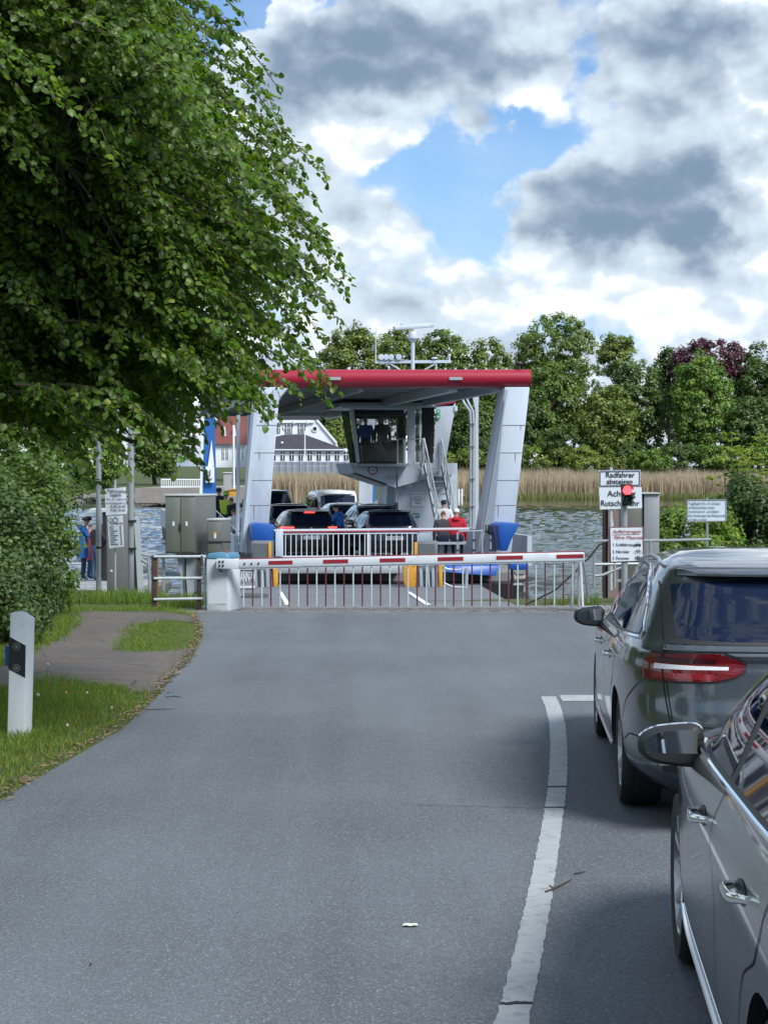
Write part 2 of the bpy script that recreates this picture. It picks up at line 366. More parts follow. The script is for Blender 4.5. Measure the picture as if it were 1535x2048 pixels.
def soil_material():
    m, nt, N, L, b = nodes_mat('soil_and_turf'); o = N('ShaderNodeTexCoord').outputs['Object']
    c = ramp(N, L, tex_noise(N, L, o, 3.0, 9, 0.7), [(0.3, (0.035, 0.055, 0.014)), (0.55, (0.06, 0.085, 0.02)), (0.75, (0.10, 0.085, 0.045))]); L(c, b.inputs['Base Color'])
    b.inputs['Roughness'].default_value = 0.95; bumpn(N, L, tex_noise(N, L, o, 25, 6), b, 0.6, 0.03); return m
SOIL = soil_material()
def asphalt_material(name, base, spk, warm=0.0):
    m, nt, N, L, b = nodes_mat(name); o = N('ShaderNodeTexCoord').outputs['Object']
    big = ramp(N, L, tex_noise(N, L, o, 0.45, 8, 0.6), [(0.3, tuple(c * 0.84 for c in base)), (0.7, tuple(c * 1.12 for c in base))])
    # worn wheel tracks and blotches stretched along the lane
    mp = N('ShaderNodeMapping'); L(o, mp.inputs[0]); mp.inputs['Scale'].default_value = (1.1, 0.12, 1); mp.inputs['Rotation'].default_value = (0, 0, 0.1)
    tr = maprange(N, L, tex_noise(N, L, mp.outputs[0], 1.0, 5), 0.35, 0.7, 0.80, 1.12)
    c1 = mixc(N, L, 1.0, big, N('ShaderNodeCombineColor').outputs[0], 'MULTIPLY')
    cb = c1.node; cc = cb.inputs[7].links[0].from_node
    for i in range(3): L(tr, cc.inputs[i])
    st = N('ShaderNodeTexVoronoi'); L(o, st.inputs['Vector']); st.inputs['Scale'].default_value = 135
    sp = maprange(N, L, st.outputs['Color'], 0.0, 1.0, 0.45, 1.6)
    sepc = N('ShaderNodeSeparateColor'); L(st.outputs['Color'], sepc.inputs[0])
    lit = maprange(N, L, sepc.outputs[0], 0.80, 1.0); drk = maprange(N, L, sepc.outputs[1], 0.75, 1.0, 0, 0.55)
    c2 = mixc(N, L, lit, c1, spk); c2 = mixc(N, L, drk, c2, tuple(c * 0.35 for c in base))
    fine = maprange(N, L, tex_noise(N, L, o, 160, 3, 0.7), 0.3, 0.7, 0.72, 1.28)
    cf = N('ShaderNodeCombineColor'); [L(fine, cf.inputs[i]) for i in range(3)]
    c3 = mixc(N, L, 1.0, c2, cf.outputs[0], 'MULTIPLY'); L(c3, b.inputs['Base Color'])
    b.inputs['Roughness'].default_value = 0.82; b.inputs['Specular IOR Level'].default_value = 0.35
    bumpn(N, L, st.outputs['Distance'], b, 0.5, 0.004); return m
ASPHALT = asphalt_material('asphalt', (0.130, 0.146, 0.164), (0.23, 0.255, 0.28))
def path_material():
    m = asphalt_material('old_path_asphalt', (0.115, 0.102, 0.094), (0.19, 0.175, 0.16)); nt = m.node_tree; N = nt.nodes.new; L = nt.links.new; b = nt.nodes['Principled BSDF']; src = b.inputs['Base Color'].links[0].from_socket
    o = N('ShaderNodeTexCoord').outputs['Object']; d = maprange(N, L, tex_noise(N, L, o, 1.7, 9, 0.72), 0.46, 0.66); g = maprange(N, L, tex_noise(N, L, o, 4.5, 8, 0.75), 0.58, 0.70)
    c = mixc(N, L, d, src, (0.14, 0.115, 0.09)); c = mixc(N, L, g, c, (0.055, 0.05, 0.043))
    v = N('ShaderNodeTexVoronoi'); v.feature = 'DISTANCE_TO_EDGE'; mp = N('ShaderNodeMapping'); L(o, mp.inputs[0]); mp.inputs['Scale'].default_value = (0.55, 1.5, 1); L(mp.outputs[0], v.inputs['Vector']); v.inputs['Scale'].default_value = 1.3
    k = maprange(N, L, v.outputs['Distance'], 0.0, 0.014, 1.0, 0.0); c = mixc(N, L, k, c, (0.035, 0.033, 0.025)); L(c, b.inputs['Base Color']); return m
OLDPATH = path_material()

def spaced(*segs):
    out = []
    for a, b, n in segs: out += list(np.linspace(a, b, n, endpoint=False))
    return np.array(out + [segs[-1][1]])
ground = sheet('ground', spaced((-1500, -120, 20), (-120, -20, 40), (-20, 14, 70), (14, 120, 40), (120, 1500, 20)),
               spaced((-60, 0, 12), (0, 60, 110), (60, 200, 20), (200, 300, 60), (300, 2500, 20)), ground_z, SOIL)
# ---- water
def water_material():
    m, nt, N, L, b = nodes_mat('inlet_water'); o = N('ShaderNodeTexCoord').outputs['Object']
    b.inputs['Base Color'].default_value = (0.03, 0.042, 0.03, 1); b.inputs['Roughness'].default_value = 0.04; b.inputs['IOR'].default_value = 1.33; b.inputs['Specular IOR Level'].default_value = 0.9
    mp = N('ShaderNodeMapping'); L(o, mp.inputs[0]); mp.inputs['Scale'].default_value = (0.8, 1.2, 1)
    bumpn(N, L, tex_noise(N, L, mp.outputs[0], 5.0, 3, 0.55), b, 0.25, 0.05); return m
WATER = water_material()
def wave_h(x, y):
    r = np.random.default_rng(33); z = np.zeros_like(x)
    gust = np.clip(0.75 + 0.5 * noise2(x, y, 0.06, 41) + 0.35 * noise2(x, y, 0.21, 42), 0.25, 1.3) * (1 - 0.93 * smooth01((y - 135) / 65)) * smooth01((y - 29.5) / 6)
    for k in range(30):
        lam = 0.55 * (5.0 ** r.random()); a = r.normal(math.pi / 2, 0.75); kx, ky = math.cos(a) * 6.283 / lam, math.sin(a) * 6.283 / lam
        z += 0.078 * lam / 6.283 * np.sin(kx * x + ky * y + r.uniform(0, 6.28))
    return z * gust
def water_mesh():
    ys = [29.0]
    while ys[-1] < 216: ys.append(ys[-1] + max(0.14, 0.0042 * ys[-1]))
    ys = np.array(ys + [260.0, 500.0]); ts = np.linspace(-1, 1, 440); hw = np.minimum(0.30 * ys + 3, 75); hw[-2:] = 80
    X = hw[:, None] * ts[None]; X = np.concatenate([np.full((len(ys), 1), -1500.0), X, np.full((len(ys), 1), 1500.0)], 1); Y = np.repeat(ys[:, None], X.shape[1], 1)
    Z = WATER_Z + wave_h(X, Y); Z[:, 0] = Z[:, -1] = WATER_Z; Z[-2:] = WATER_Z; V = np.stack([X, Y, Z], -1).reshape(-1, 3); nx = X.shape[1]
    i = (np.arange(len(ys) - 1)[:, None] * nx + np.arange(nx - 1)[None]).ravel()
    me = np_mesh('water', V, np.stack([i, i + 1, i + nx + 1, i + nx], -1)); me.polygons.foreach_set('use_smooth', np.ones(len(me.polygons), dtype=bool)); return me
water = tag(link_mesh('water', water_mesh(), WATER), 'silvery rippled water of the inlet', kind='structure')

# ---- road
def road_mesh():
    ys = spaced((-30, 5, 30), (5, 27.7, 60)); ts = np.array([0, .03, .1, .3, .6, 1.0]); V = []
    for y in ys:
        e = float(road_edge(y)) - 0.09
        for t in ts:
            x = e + (7.5 - e) * t; V.append((x, y, gz(y) - (0.018 if t == 0 else 0.0)))
    nx = len(ts); i = (np.arange(len(ys) - 1)[:, None] * nx + np.arange(nx - 1)[None]).ravel()
    return np_mesh('road', V, np.stack([i, i + 1, i + nx + 1, i + nx], -1))
road = tag(link_mesh('road', road_mesh(), ASPHALT), 'grey asphalt lane sloping down to the ferry barrier', kind='structure')
LINE = M('road_line_paint', (0.36, 0.385, 0.40), 0.75, var=0.16, vscale=9, dirt=(0.20, 0.215, 0.225), dscale=14)
left = [(1080, 1392), (1090, 1415), (1097, 1445), (1100, 1490), (1098, 1540), (1093, 1590), (1085, 1640), (1075, 1690), (1065, 1740), (1053, 1795), (1040, 1850), (1027, 1905), (1014, 1955), (1000, 2008), (985, 2055), (962, 2130), (925, 2260), (870, 2450)]
right = [(1110, 1392), (1121, 1415), (1130, 1452), (1134, 1500), (1134, 1545), (1131, 1590), (1124, 1640), (1118, 1690), (1111, 1740), (1103, 1795), (1094, 1850), (1084, 1905), (1075, 1955), (1064, 2008), (1054, 2055), (1035, 2130), (1002, 2260), (955, 2450)]
gl = [onground(*p) for p in left]; grr = [onground(*p) for p in right]
lyl = [p.y for p in gl][::-1]; lxl = [p.x for p in gl][::-1]; lyr = [p.y for p in grr][::-1]; lxr = [p.x for p in grr][::-1]
breaks = [1392, 1574.5, 1616, 2009, 2450]
def y_of(v): return onground(1000, v).y
for a, b_ in zip(breaks[:-1], breaks[1:]):
    y1, y0 = y_of(a + 1.5), y_of(b_ - 1.5); n = max(8, int((y1 - y0) / 0.022)); mb = MB(); vs_ = []
    for y in np.linspace(y0, y1, n):
        j = 0.003 * random.uniform(-1, 1) + .002 * math.sin(y * 31); k_ = 0.003 * random.uniform(-1, 1) + .002 * math.sin(y * 27 + 1)
        vs_ += [(np.interp(y, lyl, lxl) + j, y, gz(y) + 0.004), (np.interp(y, lyr, lxr) + k_, y, gz(y) + 0.004)]
    mb.add(vs_, [(2 * i, 2 * i + 1, 2 * i + 3, 2 * i + 2) for i in range(n - 1)]).build('lane_line', LINE, road)
sp = [onground(u, v) for u, v in ((1118, 1391), (1300, 1390), (1300, 1402), (1124, 1403))]
MB().add([(p.x, p.y, gz(p.y) + 0.004) for p in sp], [(0, 1, 2, 3)]).build('stop_line', LINE, road)
# cracks across the lane
CRACK = M('road_crack', (0.03, 0.031, 0.034), 0.95)
for pts, wd in (([(805, 1610), (900, 1613), (980, 1615), (1085, 1617)], 0.0045), ([(1092, 1575), (1135, 1574)], 0.012), ([(1088, 1617), (1132, 1616)], 0.012), ([(1000, 2010), (1064, 2008)], 0.012)):
    g = [onground(*p) for p in pts]; mb = MB(); P = []
    for a, b_ in zip(g[:-1], g[1:]):
        for t in np.linspace(0, 1, 12, endpoint=False): q = a.lerp(b_, t); P.append((q.x, q.y + random.uniform(-.008, .008)))
    P.append((g[-1].x, g[-1].y))
    v_ = []
    for x, y in P:
        w_ = wd * random.uniform(0.6, 1.3); v_ += [(x, y - w_, gz(y) + 0.007), (x, y + w_, gz(y) + 0.007)]
    mb.add(v_, [(2 * i, 2 * i + 2, 2 * i + 3, 2 * i + 1) for i in range(len(P) - 1)]).build('crack', CRACK, road)

# ---- sett strip at the barrier, then the concrete slipway
SETT = M('granite_sett', (0.20, 0.195, 0.19), 0.8, var=0.35, vscale=9, bump=0.4)
def slip_z(y): return np.interp(y, [27, 29.6, 41.6, 60], [gz(27.0), gz(29.6), -0.86, -2.9])
sb = MB()
for r_ in range(17):
    y = 27.72 + r_ * 0.112; x = -3.4 - random.uniform(0, .1)
    while x < 6.6:
        w_ = random.uniform(0.09, 0.15); h = random.uniform(-0.006, 0.008)
        z = gz(y) + h; sb.box((x, y, z - 0.06), (x + w_ - 0.012, y + 0.1, z)); x += w_
tag(sb.build('sett_paving', SETT), 'strip of worn grey granite setts before the slipway', kind='stuff')
CONC = M('slipway_concrete', (0.145, 0.16, 0.175), 0.8, var=0.2, vscale=1.5, dirt=(0.11, 0.115, 0.12), dscale=1.1, bump=0.2)
slip = sheet('slipway', np.linspace(-3.3, 2.3, 12), np.array([29.62, 33, 37, 41.2, 42]), lambda x, y: np.interp(y, [27, 29.6, 41.2, 42], [gz(27.0), gz(29.6) - .004, -0.86, -1.6]), CONC)
slip['kind'] = 'structure'
for pq in (((557, 1184), (564, 1184), (581, 1212), (570, 1212)), ((812, 1184), (820, 1184), (862, 1211), (850, 1211))):
    V = []
    for u, v in pq:
        lo = None
        for y in np.linspace(29.7, 41, 400):
            p = at(u, v, y)
            if p.z <= slip_z(y): lo = p; break
        lo = lo or at(u, v, 40.5); V.append((lo.x, lo.y, float(slip_z(lo.y)) + 0.006))
    MB().add(V, [(0, 1, 2, 3)]).build('edge_line', M('slip_line', (0.7, 0.72, 0.74), 0.7, var=0.1), slip)

# ---- verge, path
PATH = [(-300, 1385), (0, 1382), (95, 1366), (200, 1374), (300, 1390), (332, 1366), (385, 1312), (404, 1272), (402, 1245), (388, 1229), (200, 1224), (150, 1226), (150, 1250), (120, 1280), (60, 1310), (0, 1340), (-300, 1350)]
ISLE = [(238, 1302), (280, 1252), (330, 1244), (398, 1246), (402, 1270), (380, 1293), (330, 1306), (270, 1308)]
def inpoly(px, py, poly):
    px = np.asarray(px, float); py = np.asarray(py, float); inside = np.zeros(px.shape, bool); j = len(poly) - 1
    for i in range(len(poly)):
        xi, yi = poly[i]; xj, yj = poly[j]
        c = ((yi > py) != (yj > py)) & (px < (xj - xi) * (py - yi) / (yj - yi + 1e-12) + xi); inside ^= c; j = i
    return inside
PATHG = [tuple(onground(*p)[:2]) for p in PATH]; ISLEG = [tuple(onground(*p)[:2]) for p in ISLE]
def verge_mesh():
    ys = spaced((-30, 5, 25), (5, 30.2, 130)); ts = np.concatenate([np.linspace(0, 1.2, 16), np.linspace(1.35, 14, 40)]); V = []
    for y in ys:
        e = float(road_edge(y)) if y < 27.7 else -3.35
        for t in ts:
            x = e - t; z = gz(y) - 0.012 + 0.03 * smooth01(t / 0.5) + 0.02 * noise2(x, y, 2.2, 5) * min(1, t * 3) + 0.25 * smooth01((t - 3.0) / 6); V.append((x, y, float(z)))
    nx = len(ts); i = (np.arange(len(ys) - 1)[:, None] * nx + np.arange(nx - 1)[None]).ravel()
    return np_mesh('grass_verge', V, np.stack([i, i + nx, i + nx + 1, i + 1], -1))
verge = tag(link_mesh('grass_verge', verge_mesh(), SOIL, smooth=60), kind='structure')
def verge_z(x, y):
    e = np.where(y < 27.7, road_edge(y), -3.35); t = np.maximum(0, e - x)
    return -SL * y - 0.012 + 0.03 * smooth01(t / 0.5) + 0.02 * noise2(x, y, 2.2, 5) * np.minimum(1, t * 3) + 0.25 * smooth01((t - 3.0) / 6)
def path_mesh():
    ys = np.linspace(16.0, 28.2, 330); xs = np.linspace(-9.5, -2.05, 300); X, Y = np.meshgrid(xs, ys)
    jit = 0.12 * noise2(X, Y, 7, 8) + 0.09 * noise2(X, Y, 19, 9) + 0.05 * noise2(X, Y, 47, 10)
    keep = inpoly(X + jit, Y + jit * 2, PATHG) & ~inpoly(X + jit, Y + jit, ISLEG)
    V = np.stack([X, Y, verge_z(X, Y) + 0.007 + 0.008 * noise2(X, Y, 5.0, 77)], -1).reshape(-1, 3); nx = len(xs)
    kc = keep[:-1, :-1] & keep[1:, :-1] & keep[:-1, 1:] & keep[1:, 1:]
    i = (np.arange(len(ys) - 1)[:, None] * nx + np.arange(nx - 1)[None])[kc]
    return np_mesh('path', V, np.stack([i, i + 1, i + nx + 1, i + nx], -1))
path = tag(link_mesh('path', path_mesh(), OLDPATH, smooth=60), 'cracked old tarmac footpath between the grass patches', kind='structure')

def blades(name, pts, h, w, colr, mat, lean=0.35, label=None):
    """grass: 3-vertex-high bent blades, one mesh"""
    n = len(pts); a = rng.uniform(0, 2 * np.pi, n); dx, dy = np.cos(a), np.sin(a); b = rng.uniform(0, 2 * np.pi, n); le = rng.uniform(0.1, lean, n) * h
    lx, ly = np.cos(b) * le, np.sin(b) * le
    p = np.asarray(pts, float); V = np.zeros((n, 5, 3))
    for k, (sw, hh, l) in enumerate(((-1, 0, 0), (1, 0, 0), (-.75, .55, .35), (.75, .55, .35), (0, 1, 1))):
        V[:, k, 0] = p[:, 0] + dx * sw * w / 2 + lx * l; V[:, k, 1] = p[:, 1] + dy * sw * w / 2 + ly * l; V[:, k, 2] = p[:, 2] + h * hh * (1 - 0.15 * l)
    i = np.arange(n)[:, None] * 5
    me = np_mesh(name, V.reshape(-1, 3), i + np.array([[0, 1, 3, 2]]), i + np.array([[2, 3, 4]]), np.concatenate([colr, colr]))
    o = link_mesh(name, me, mat); return tag(o, label, 'grass' if label else None, kind='stuff')
GRASS = leaf_mat('grass_blades', (0.135, 0.20, 0.042), tw=0.3, rough=0.6, spec=0.25)
def grass_pts(n, x0, x1, y0, y1):
    x = rng.uniform(x0, x1, n); y = y0 + (y1 - y0) * rng.random(n) ** 1.25
    ed = road_edge(y) + 0.015 - 0.10 * rng.random(n) ** 2
    jx = x + rng.normal(0, .09, n); jy = y + rng.normal(0, .16, n); k = (x < ed) & ~(inpoly(jx, jy, PATHG) & ~inpoly(jx, jy, ISLEG)) & (x > -0.30 * y - 0.9)
    x, y = x[k], y[k]; return np.stack([x, y, verge_z(x, y) - 0.005], -1)
gp = grass_pts(330000, -8, -2.0, 8.0, 28.5)
dens = 0.55 + 0.45 * noise2(gp[:, 0], gp[:, 1], 3.0, 11); k = rng.random(len(gp)) < 0.45 + 0.55 * dens; gp = gp[k]
hn = 0.5 + 0.5 * noise2(gp[:, 0], gp[:, 1], 1.7, 12)
edge_d = road_edge(gp[:, 1]) - gp[:, 0]
isl = inpoly(gp[:, 0], gp[:, 1], ISLEG)
hh = (0.035 + 0.07 * hn) * rng.uniform(0.6, 1.4, len(gp)) * np.clip(0.45 + edge_d * 1.3, 0.45, 1.2) * np.where(isl, 0.55, 1.0)
cc_ = np.stack([rng.uniform(0.7, 1.35, len(gp)), rng.uniform(0.75, 1.25, len(gp)), rng.uniform(0.6, 1.2, len(gp))], -1)
dry = rng.random(len(gp)) < np.clip(0.30 - edge_d * 0.7, 0.05, 0.3); cc_[dry] = np.array([2.2, 1.25, 1.6]) * rng.uniform(0.8, 1.2, (dry.sum(), 1))
blades('grass', gp, hh, 0.0065, cc_, GRASS, 0.8, 'short fresh green grass on the verge left of the lane')
# long grass along the quay edge and at the foot of the cabinets
tp = []
for cx, cy, rx, ry, n in ((-4.75, 30.3, 0.95, 0.9, 2300), (-5.3, 31.2, .9, .6, 900), (-3.2, 29.6, .5, .25, 700), (-6.3, 27.5, .9, 2.0, 2600), (-6.9, 24.0, 1.0, 3.0, 2500), (-3.45, 28.9, .35, .3, 300), (3.4, 30.3, .5, .3, 260)):
    a = rng.uniform(0, 2 * np.pi, n); r_ = np.sqrt(rng.random(n)); tp.append(np.stack([cx + rx * r_ * np.cos(a), cy + ry * r_ * np.sin(a), np.zeros(n)], -1))
tp = np.concatenate(tp); tp[:, 2] = np.maximum(ground_z(tp[:, 0], tp[:, 1]), np.where(tp[:, 1] < 30.2, verge_z(tp[:, 0], tp[:, 1]), -9)) - 0.01
n = len(tp); blades('tall_grass', tp, rng.uniform(0.06, 0.36, n) * (1 + .6 * noise2(tp[:, 0], tp[:, 1], 3.1, 31)), 0.012, np.stack([rng.uniform(0.6, 1.3, n), rng.uniform(0.7, 1.2, n), rng.uniform(0.6, 1.1, n)], -1), GRASS, 0.7, 'long tufted grass round the foot of the sign posts and railing')
# dry litter along the lane's edge
n = 1100; y = rng.uniform(8.5, 27, n); x = road_edge(y) + rng.normal(0.0, 0.04, n) - 0.03; z = -SL * y + 0.008
a = rng.uniform(0, 6.28, n); l_ = rng.uniform(0.008, 0.03, n); w_ = rng.uniform(0.002, 0.007, n)
V = np.zeros((n, 4, 3)); dx, dy = np.cos(a), np.sin(a)
for q, (s1, s2) in enumerate(((-1, -1), (1, -1), (1, 1), (-1, 1))):
    V[:, q, 0] = x + dx * s1 * l_ - dy * s2 * w_; V[:, q, 1] = y + dy * s1 * l_ + dx * s2 * w_; V[:, q, 2] = z + rng.uniform(0, 0.014, n)
tn = rng.uniform(0.5, 1.6, (n, 1)) * np.array([[1, 1, 1]])
tag(link_mesh('leaf_litter', np_mesh('leaf_litter', V.reshape(-1, 3), np.arange(4 * n).reshape(-1, 4), None, tn), leaf_mat('dry_litter', (0.20, 0.145, 0.095), (1, 1, 1), 0.1, 0.8)),
    'brown dry leaves and straw along the road edge', 'leaf litter', kind='stuff')
# ================================================================== cars
def pchip(xs, ys):
    xs = np.asarray(xs, float); ys = np.asarray(ys, float); h = np.diff(xs); d = np.diff(ys) / h; m = np.zeros(len(xs)); m[0], m[-1] = d[0], d[-1]
    for i in range(1, len(xs) - 1):
        if d[i - 1] * d[i] > 0:
            w1, w2 = 2 * h[i] + h[i - 1], h[i] + 2 * h[i - 1]; m[i] = (w1 + w2) / (w1 / d[i - 1] + w2 / d[i])
    def f(x):
        x = np.clip(x, xs[0], xs[-1]); i = np.clip(np.searchsorted(xs, x) - 1, 0, len(xs) - 2); t = (x - xs[i]) / h[i]
        return (2 * t**3 - 3 * t**2 + 1) * ys[i] + (t**3 - 2 * t**2 + t) * h[i] * m[i] + (-2 * t**3 + 3 * t**2) * ys[i + 1] + (t**3 - t**2) * h[i] * m[i + 1]
    return f
class Shape:
    """car skin: horizontal outlines stacked by height (z, rear y, front y, half width); y forward, origin on the ground under the rear axle"""
    def __init__(s, layers, nr=5.0, nf=4.0, wb=2.94, wr=0.335, belt=1.02):
        z, yr, yf, w = zip(*layers); s.yr, s.yf, s.w = pchip(z, yr), pchip(z, yf), pchip(z, w); s.z0, s.z1 = z[0], z[-1]; s.nr, s.nf0, s.wb, s.wr = nr, nf, wb, wr; s.nff = pchip([0, belt - 0.12, belt, belt + 0.10, 3], [nf, nf, nf + 1.5, 9.0, 9.0])
    def pt(s, th, z, off=0.0, side=-1):
        c, n = math.cos(th), 0; si = math.sin(th); n = s.nr if c > 0 else float(s.nff(z))
        yr, yf, w = float(s.yr(z)), float(s.yf(z)), float(s.w(z)); ym, a = (yr + yf) / 2, (yf - yr) / 2
        y = ym - math.copysign(a * abs(c) ** (2 / n), c); x = w * abs(si) ** (2 / n)
        p = Vector((side * x, y, z))
        if off:
            q1, q2 = s.pt(th + 0.01, z, 0, side), s.pt(max(0, th - 0.01), z, 0, side); r1, r2 = s.pt(th, min(s.z1, z + 0.015), 0, side), s.pt(th, max(s.z0, z - 0.015), 0, side)
            nn = (q1 - q2).cross(r1 - r2)
            if nn.length < 1e-9: nn = Vector((side, 0, 0))
            nn.normalize(); mid = Vector((0, ym, 0.75))
            if nn.dot(p - mid) < 0: nn = -nn
            p = p + nn * off
        return p
    def th_y(s, y, z):
        yr, yf = float(s.yr(z)), float(s.yf(z)); f = max(-1, min(1, (y - (yr + yf) / 2) / ((yf - yr) / 2))); n = float(s.nff(z)) if f > 0 else s.nr
        return math.acos(-math.copysign(abs(f) ** (n / 2), f))
    def th_x(s, x, z):
        f = min(1, abs(x) / float(s.w(z))); return math.asin(min(1, f ** (s.nr / 2)))
    def side(s, y, z, off=0.0, sd=-1): return s.pt(s.th_y(y, z), z, off, sd)
    def rear(s, x, z, off=0.0): return s.pt(s.th_x(x, z), z, off, -1 if x <= 0 else 1)
def grid_patch(fn, a0, a1, na, lo, hi, nb, thick=0.0):
    V = []; F = []
    for i in range(na + 1):
        a = a0 + (a1 - a0) * i / na; l, h = lo(a), hi(a)
        for j in range(nb + 1): V.append(fn(a, l + (h - l) * j / nb))
    for i in range(na):
        for j in range(nb): k = i * (nb + 1) + j; F.append((k, k + 1, k + nb + 2, k + nb + 1))
    return MB().add(V, F)
def body_mesh(S, paint, liner, nz=46, clear=0.365):
    ths = []
    for f in np.linspace(0, 0.9, 11): ths.append(math.asin(f ** (S.nr / 2)))
    for f in np.linspace(0.92, 0, 18): ths.append(math.acos(f ** (S.nr / 2)))
    for f in np.linspace(0.05, 0.92, 16): ths.append(math.pi - math.acos(f ** (S.nf0 / 2)))
    for f in np.linspace(0.88, 0, 9): ths.append(math.pi - math.asin(f ** (S.nf0 / 2)))
    ths = sorted(set(round(t, 5) for t in ths)); k = len(ths)
    zs = list(np.linspace(S.z0, 0.86, 20)) + list(np.linspace(0.88, S.z1, nz - 20)); V = []; F = []
    loop = [(t, -1) for t in ths] + [(t, 1) for t in ths[-2:0:-1]]; n = len(loop)
    for z in zs:
        for t, sd in loop: V.append(S.pt(t, z, 0, sd))
    for i in range(len(zs) - 1):
        for j in range(n): F.append((i * n + j, i * n + (j + 1) % n, (i + 1) * n + (j + 1) % n, (i + 1) * n + j))
    F.append(tuple(range(n - 1, -1, -1))); F.append(tuple((len(zs) - 1) * n + j for j in range(n)))
    me = bpy.data.meshes.new('body'); me.from_pydata([tuple(p) for p in V], [], F)
    bm = bmesh.new(); bm.from_mesh(me); bmesh.ops.remove_doubles(bm, verts=bm.verts, dist=1e-5); bmesh.ops.recalc_face_normals(bm, faces=bm.faces); bm.to_mesh(me); bm.free()
    me.materials.append(paint); me.materials.append(liner)
    o = bpy.data.objects.new('body_tmp', me); COL.objects.link(o); cut = []
    for y in (0, S.wb):
        for sd in (-1, 1):
            cb = MB().lathe([(clear, -0.2), (clear, 0.2)], (sd * 0.86, y, S.wr + 0.005), 'x', 36); cm = bpy.data.meshes.new('c'); cm.from_pydata([tuple(p) for p in cb.v], [], cb.f)
            b2 = bmesh.new(); b2.from_mesh(cm); bmesh.ops.recalc_face_normals(b2, faces=b2.faces); b2.to_mesh(cm); b2.free()
            cm.materials.append(liner); co = bpy.data.objects.new('c', cm); COL.objects.link(co); cut.append(co)
            md = o.modifiers.new('b', 'BOOLEAN'); md.operation = 'DIFFERENCE'; md.object = co; md.solver = 'EXACT'
            try: md.material_mode = 'TRANSFER'
            except Exception: pass
    bpy.context.view_layer.update(); dg = bpy.context.evaluated_depsgraph_get(); res = bpy.data.meshes.new_from_object(o.evaluated_get(dg))
    bpy.data.objects.remove(o)
    for c in cut: bpy.data.objects.remove(c)
    res.name = 'body'; return res
TYRE = M('tyre_rubber', (0.016, 0.016, 0.018), 0.75, var=0.3, vscale=20); RIM = M('alloy_rim', (0.46, 0.47, 0.48), 0.28, 0.9)
REDL = M('tail_lamp_red', (0.15, 0.004, 0.009), 0.12, coat=1.0, var=0.5, vscale=14); REDON = M('brake_light_on', (0.6, 0.02, 0.02), 0.3, emis=(1.0, 0.06, 0.05), estr=2.2)
LAMPW = M('lamp_strip', (0.75, 0.74, 0.76), 0.25, var=0.25, vscale=60); GAP = M('panel_gap', (0.006, 0.006, 0.007), 0.8)
CARGLASS = glass_mat('tinted_car_glass', (0.005, 0.010, 0.028), 1.0, 0.02); PLATE = M('plate_white', (0.78, 0.80, 0.80), 0.4, var=0.03)
MIRG = M('mirror_glass', (0.75, 0.78, 0.80), 0.02, 1.0, var=0.02)
_wheel = {}
def wheel(parent, y, sd, r, w=0.235, x=0.765, spokes=10, detail=True):
    key = (round(r, 3), detail)
    if key not in _wheel:
        rr = r * 0.70
        t = MB().lathe([(rr, -w / 2 + .01), (r * .93, -w / 2), (r * .985, -w * .40), (r, -w * .30), (r, w * .30), (r * .985, w * .40), (r * .93, w / 2), (rr, w / 2 - .01), (rr - .015, w / 2 - .03)], (0, 0, 0), 'x', 40, False)
        if detail:
            for q in (-0.055, -0.018, 0.018, 0.055): t.lathe([(r + .0005, q - .004), (r + .002, q), (r + .0005, q + .004)], (0, 0, 0), 'x', 40, False)
        h = MB().lathe([(rr + .004, w / 2 - .012), (rr - .012, w / 2 - .008), (rr - .03, w / 2 - .05), (rr - .035, -w / 2 + .03)], (0, 0, 0), 'x', 40, False)
        for i in range(spokes):
            a = 2 * math.pi * i / spokes; d = Vector((0, math.cos(a), math.sin(a)))
            h.bar(d * 0.05 + Vector((w / 2 - .045, 0, 0)), d * (rr - .018) + Vector((w / 2 - .02, 0, 0)), 0.034, 0.022, (1, 0, 0))
        h.lathe([(0.075, w / 2 - .07), (0.07, w / 2 - .03), (0.035, w / 2 - .022)], (0, 0, 0), 'x', 20)
        b = MB().lathe([(rr * .62, 0.0), (rr * .62, 0.012)], (0, 0, 0), 'x', 28)
        def me_of(mb, nm, mt):
            me = bpy.data.meshes.new(nm); me.from_pydata([tuple(p) for p in mb.v], [], mb.f); bm = bmesh.new(); bm.from_mesh(me); bmesh.ops.recalc_face_normals(bm, faces=bm.faces); bm.to_mesh(me); bm.free()
            me.polygons.foreach_set('use_smooth', np.ones(len(me.polygons), dtype=bool)); me.set_sharp_from_angle(angle=R(40)); me.materials.append(mt); return me
        _wheel[key] = (me_of(t, 'tyre', TYRE), me_of(h, 'rim', RIM), me_of(b, 'brake_disc', STEEL))
    hub = bpy.data.objects.new('wheel', _wheel[key][0]); COL.objects.link(hub); hub.parent = parent
    hub.matrix_local = Matrix.Translation((sd * x, y, r)) @ (Matrix.Rotation(math.pi, 4, 'Z') if sd < 0 else Matrix.Identity(4))
    for q, nm in ((1, 'rim'), (2, 'brake_disc')):
        o = bpy.data.objects.new(nm, _wheel[key][q]); COL.objects.link(o); o.parent = hub
    return hub
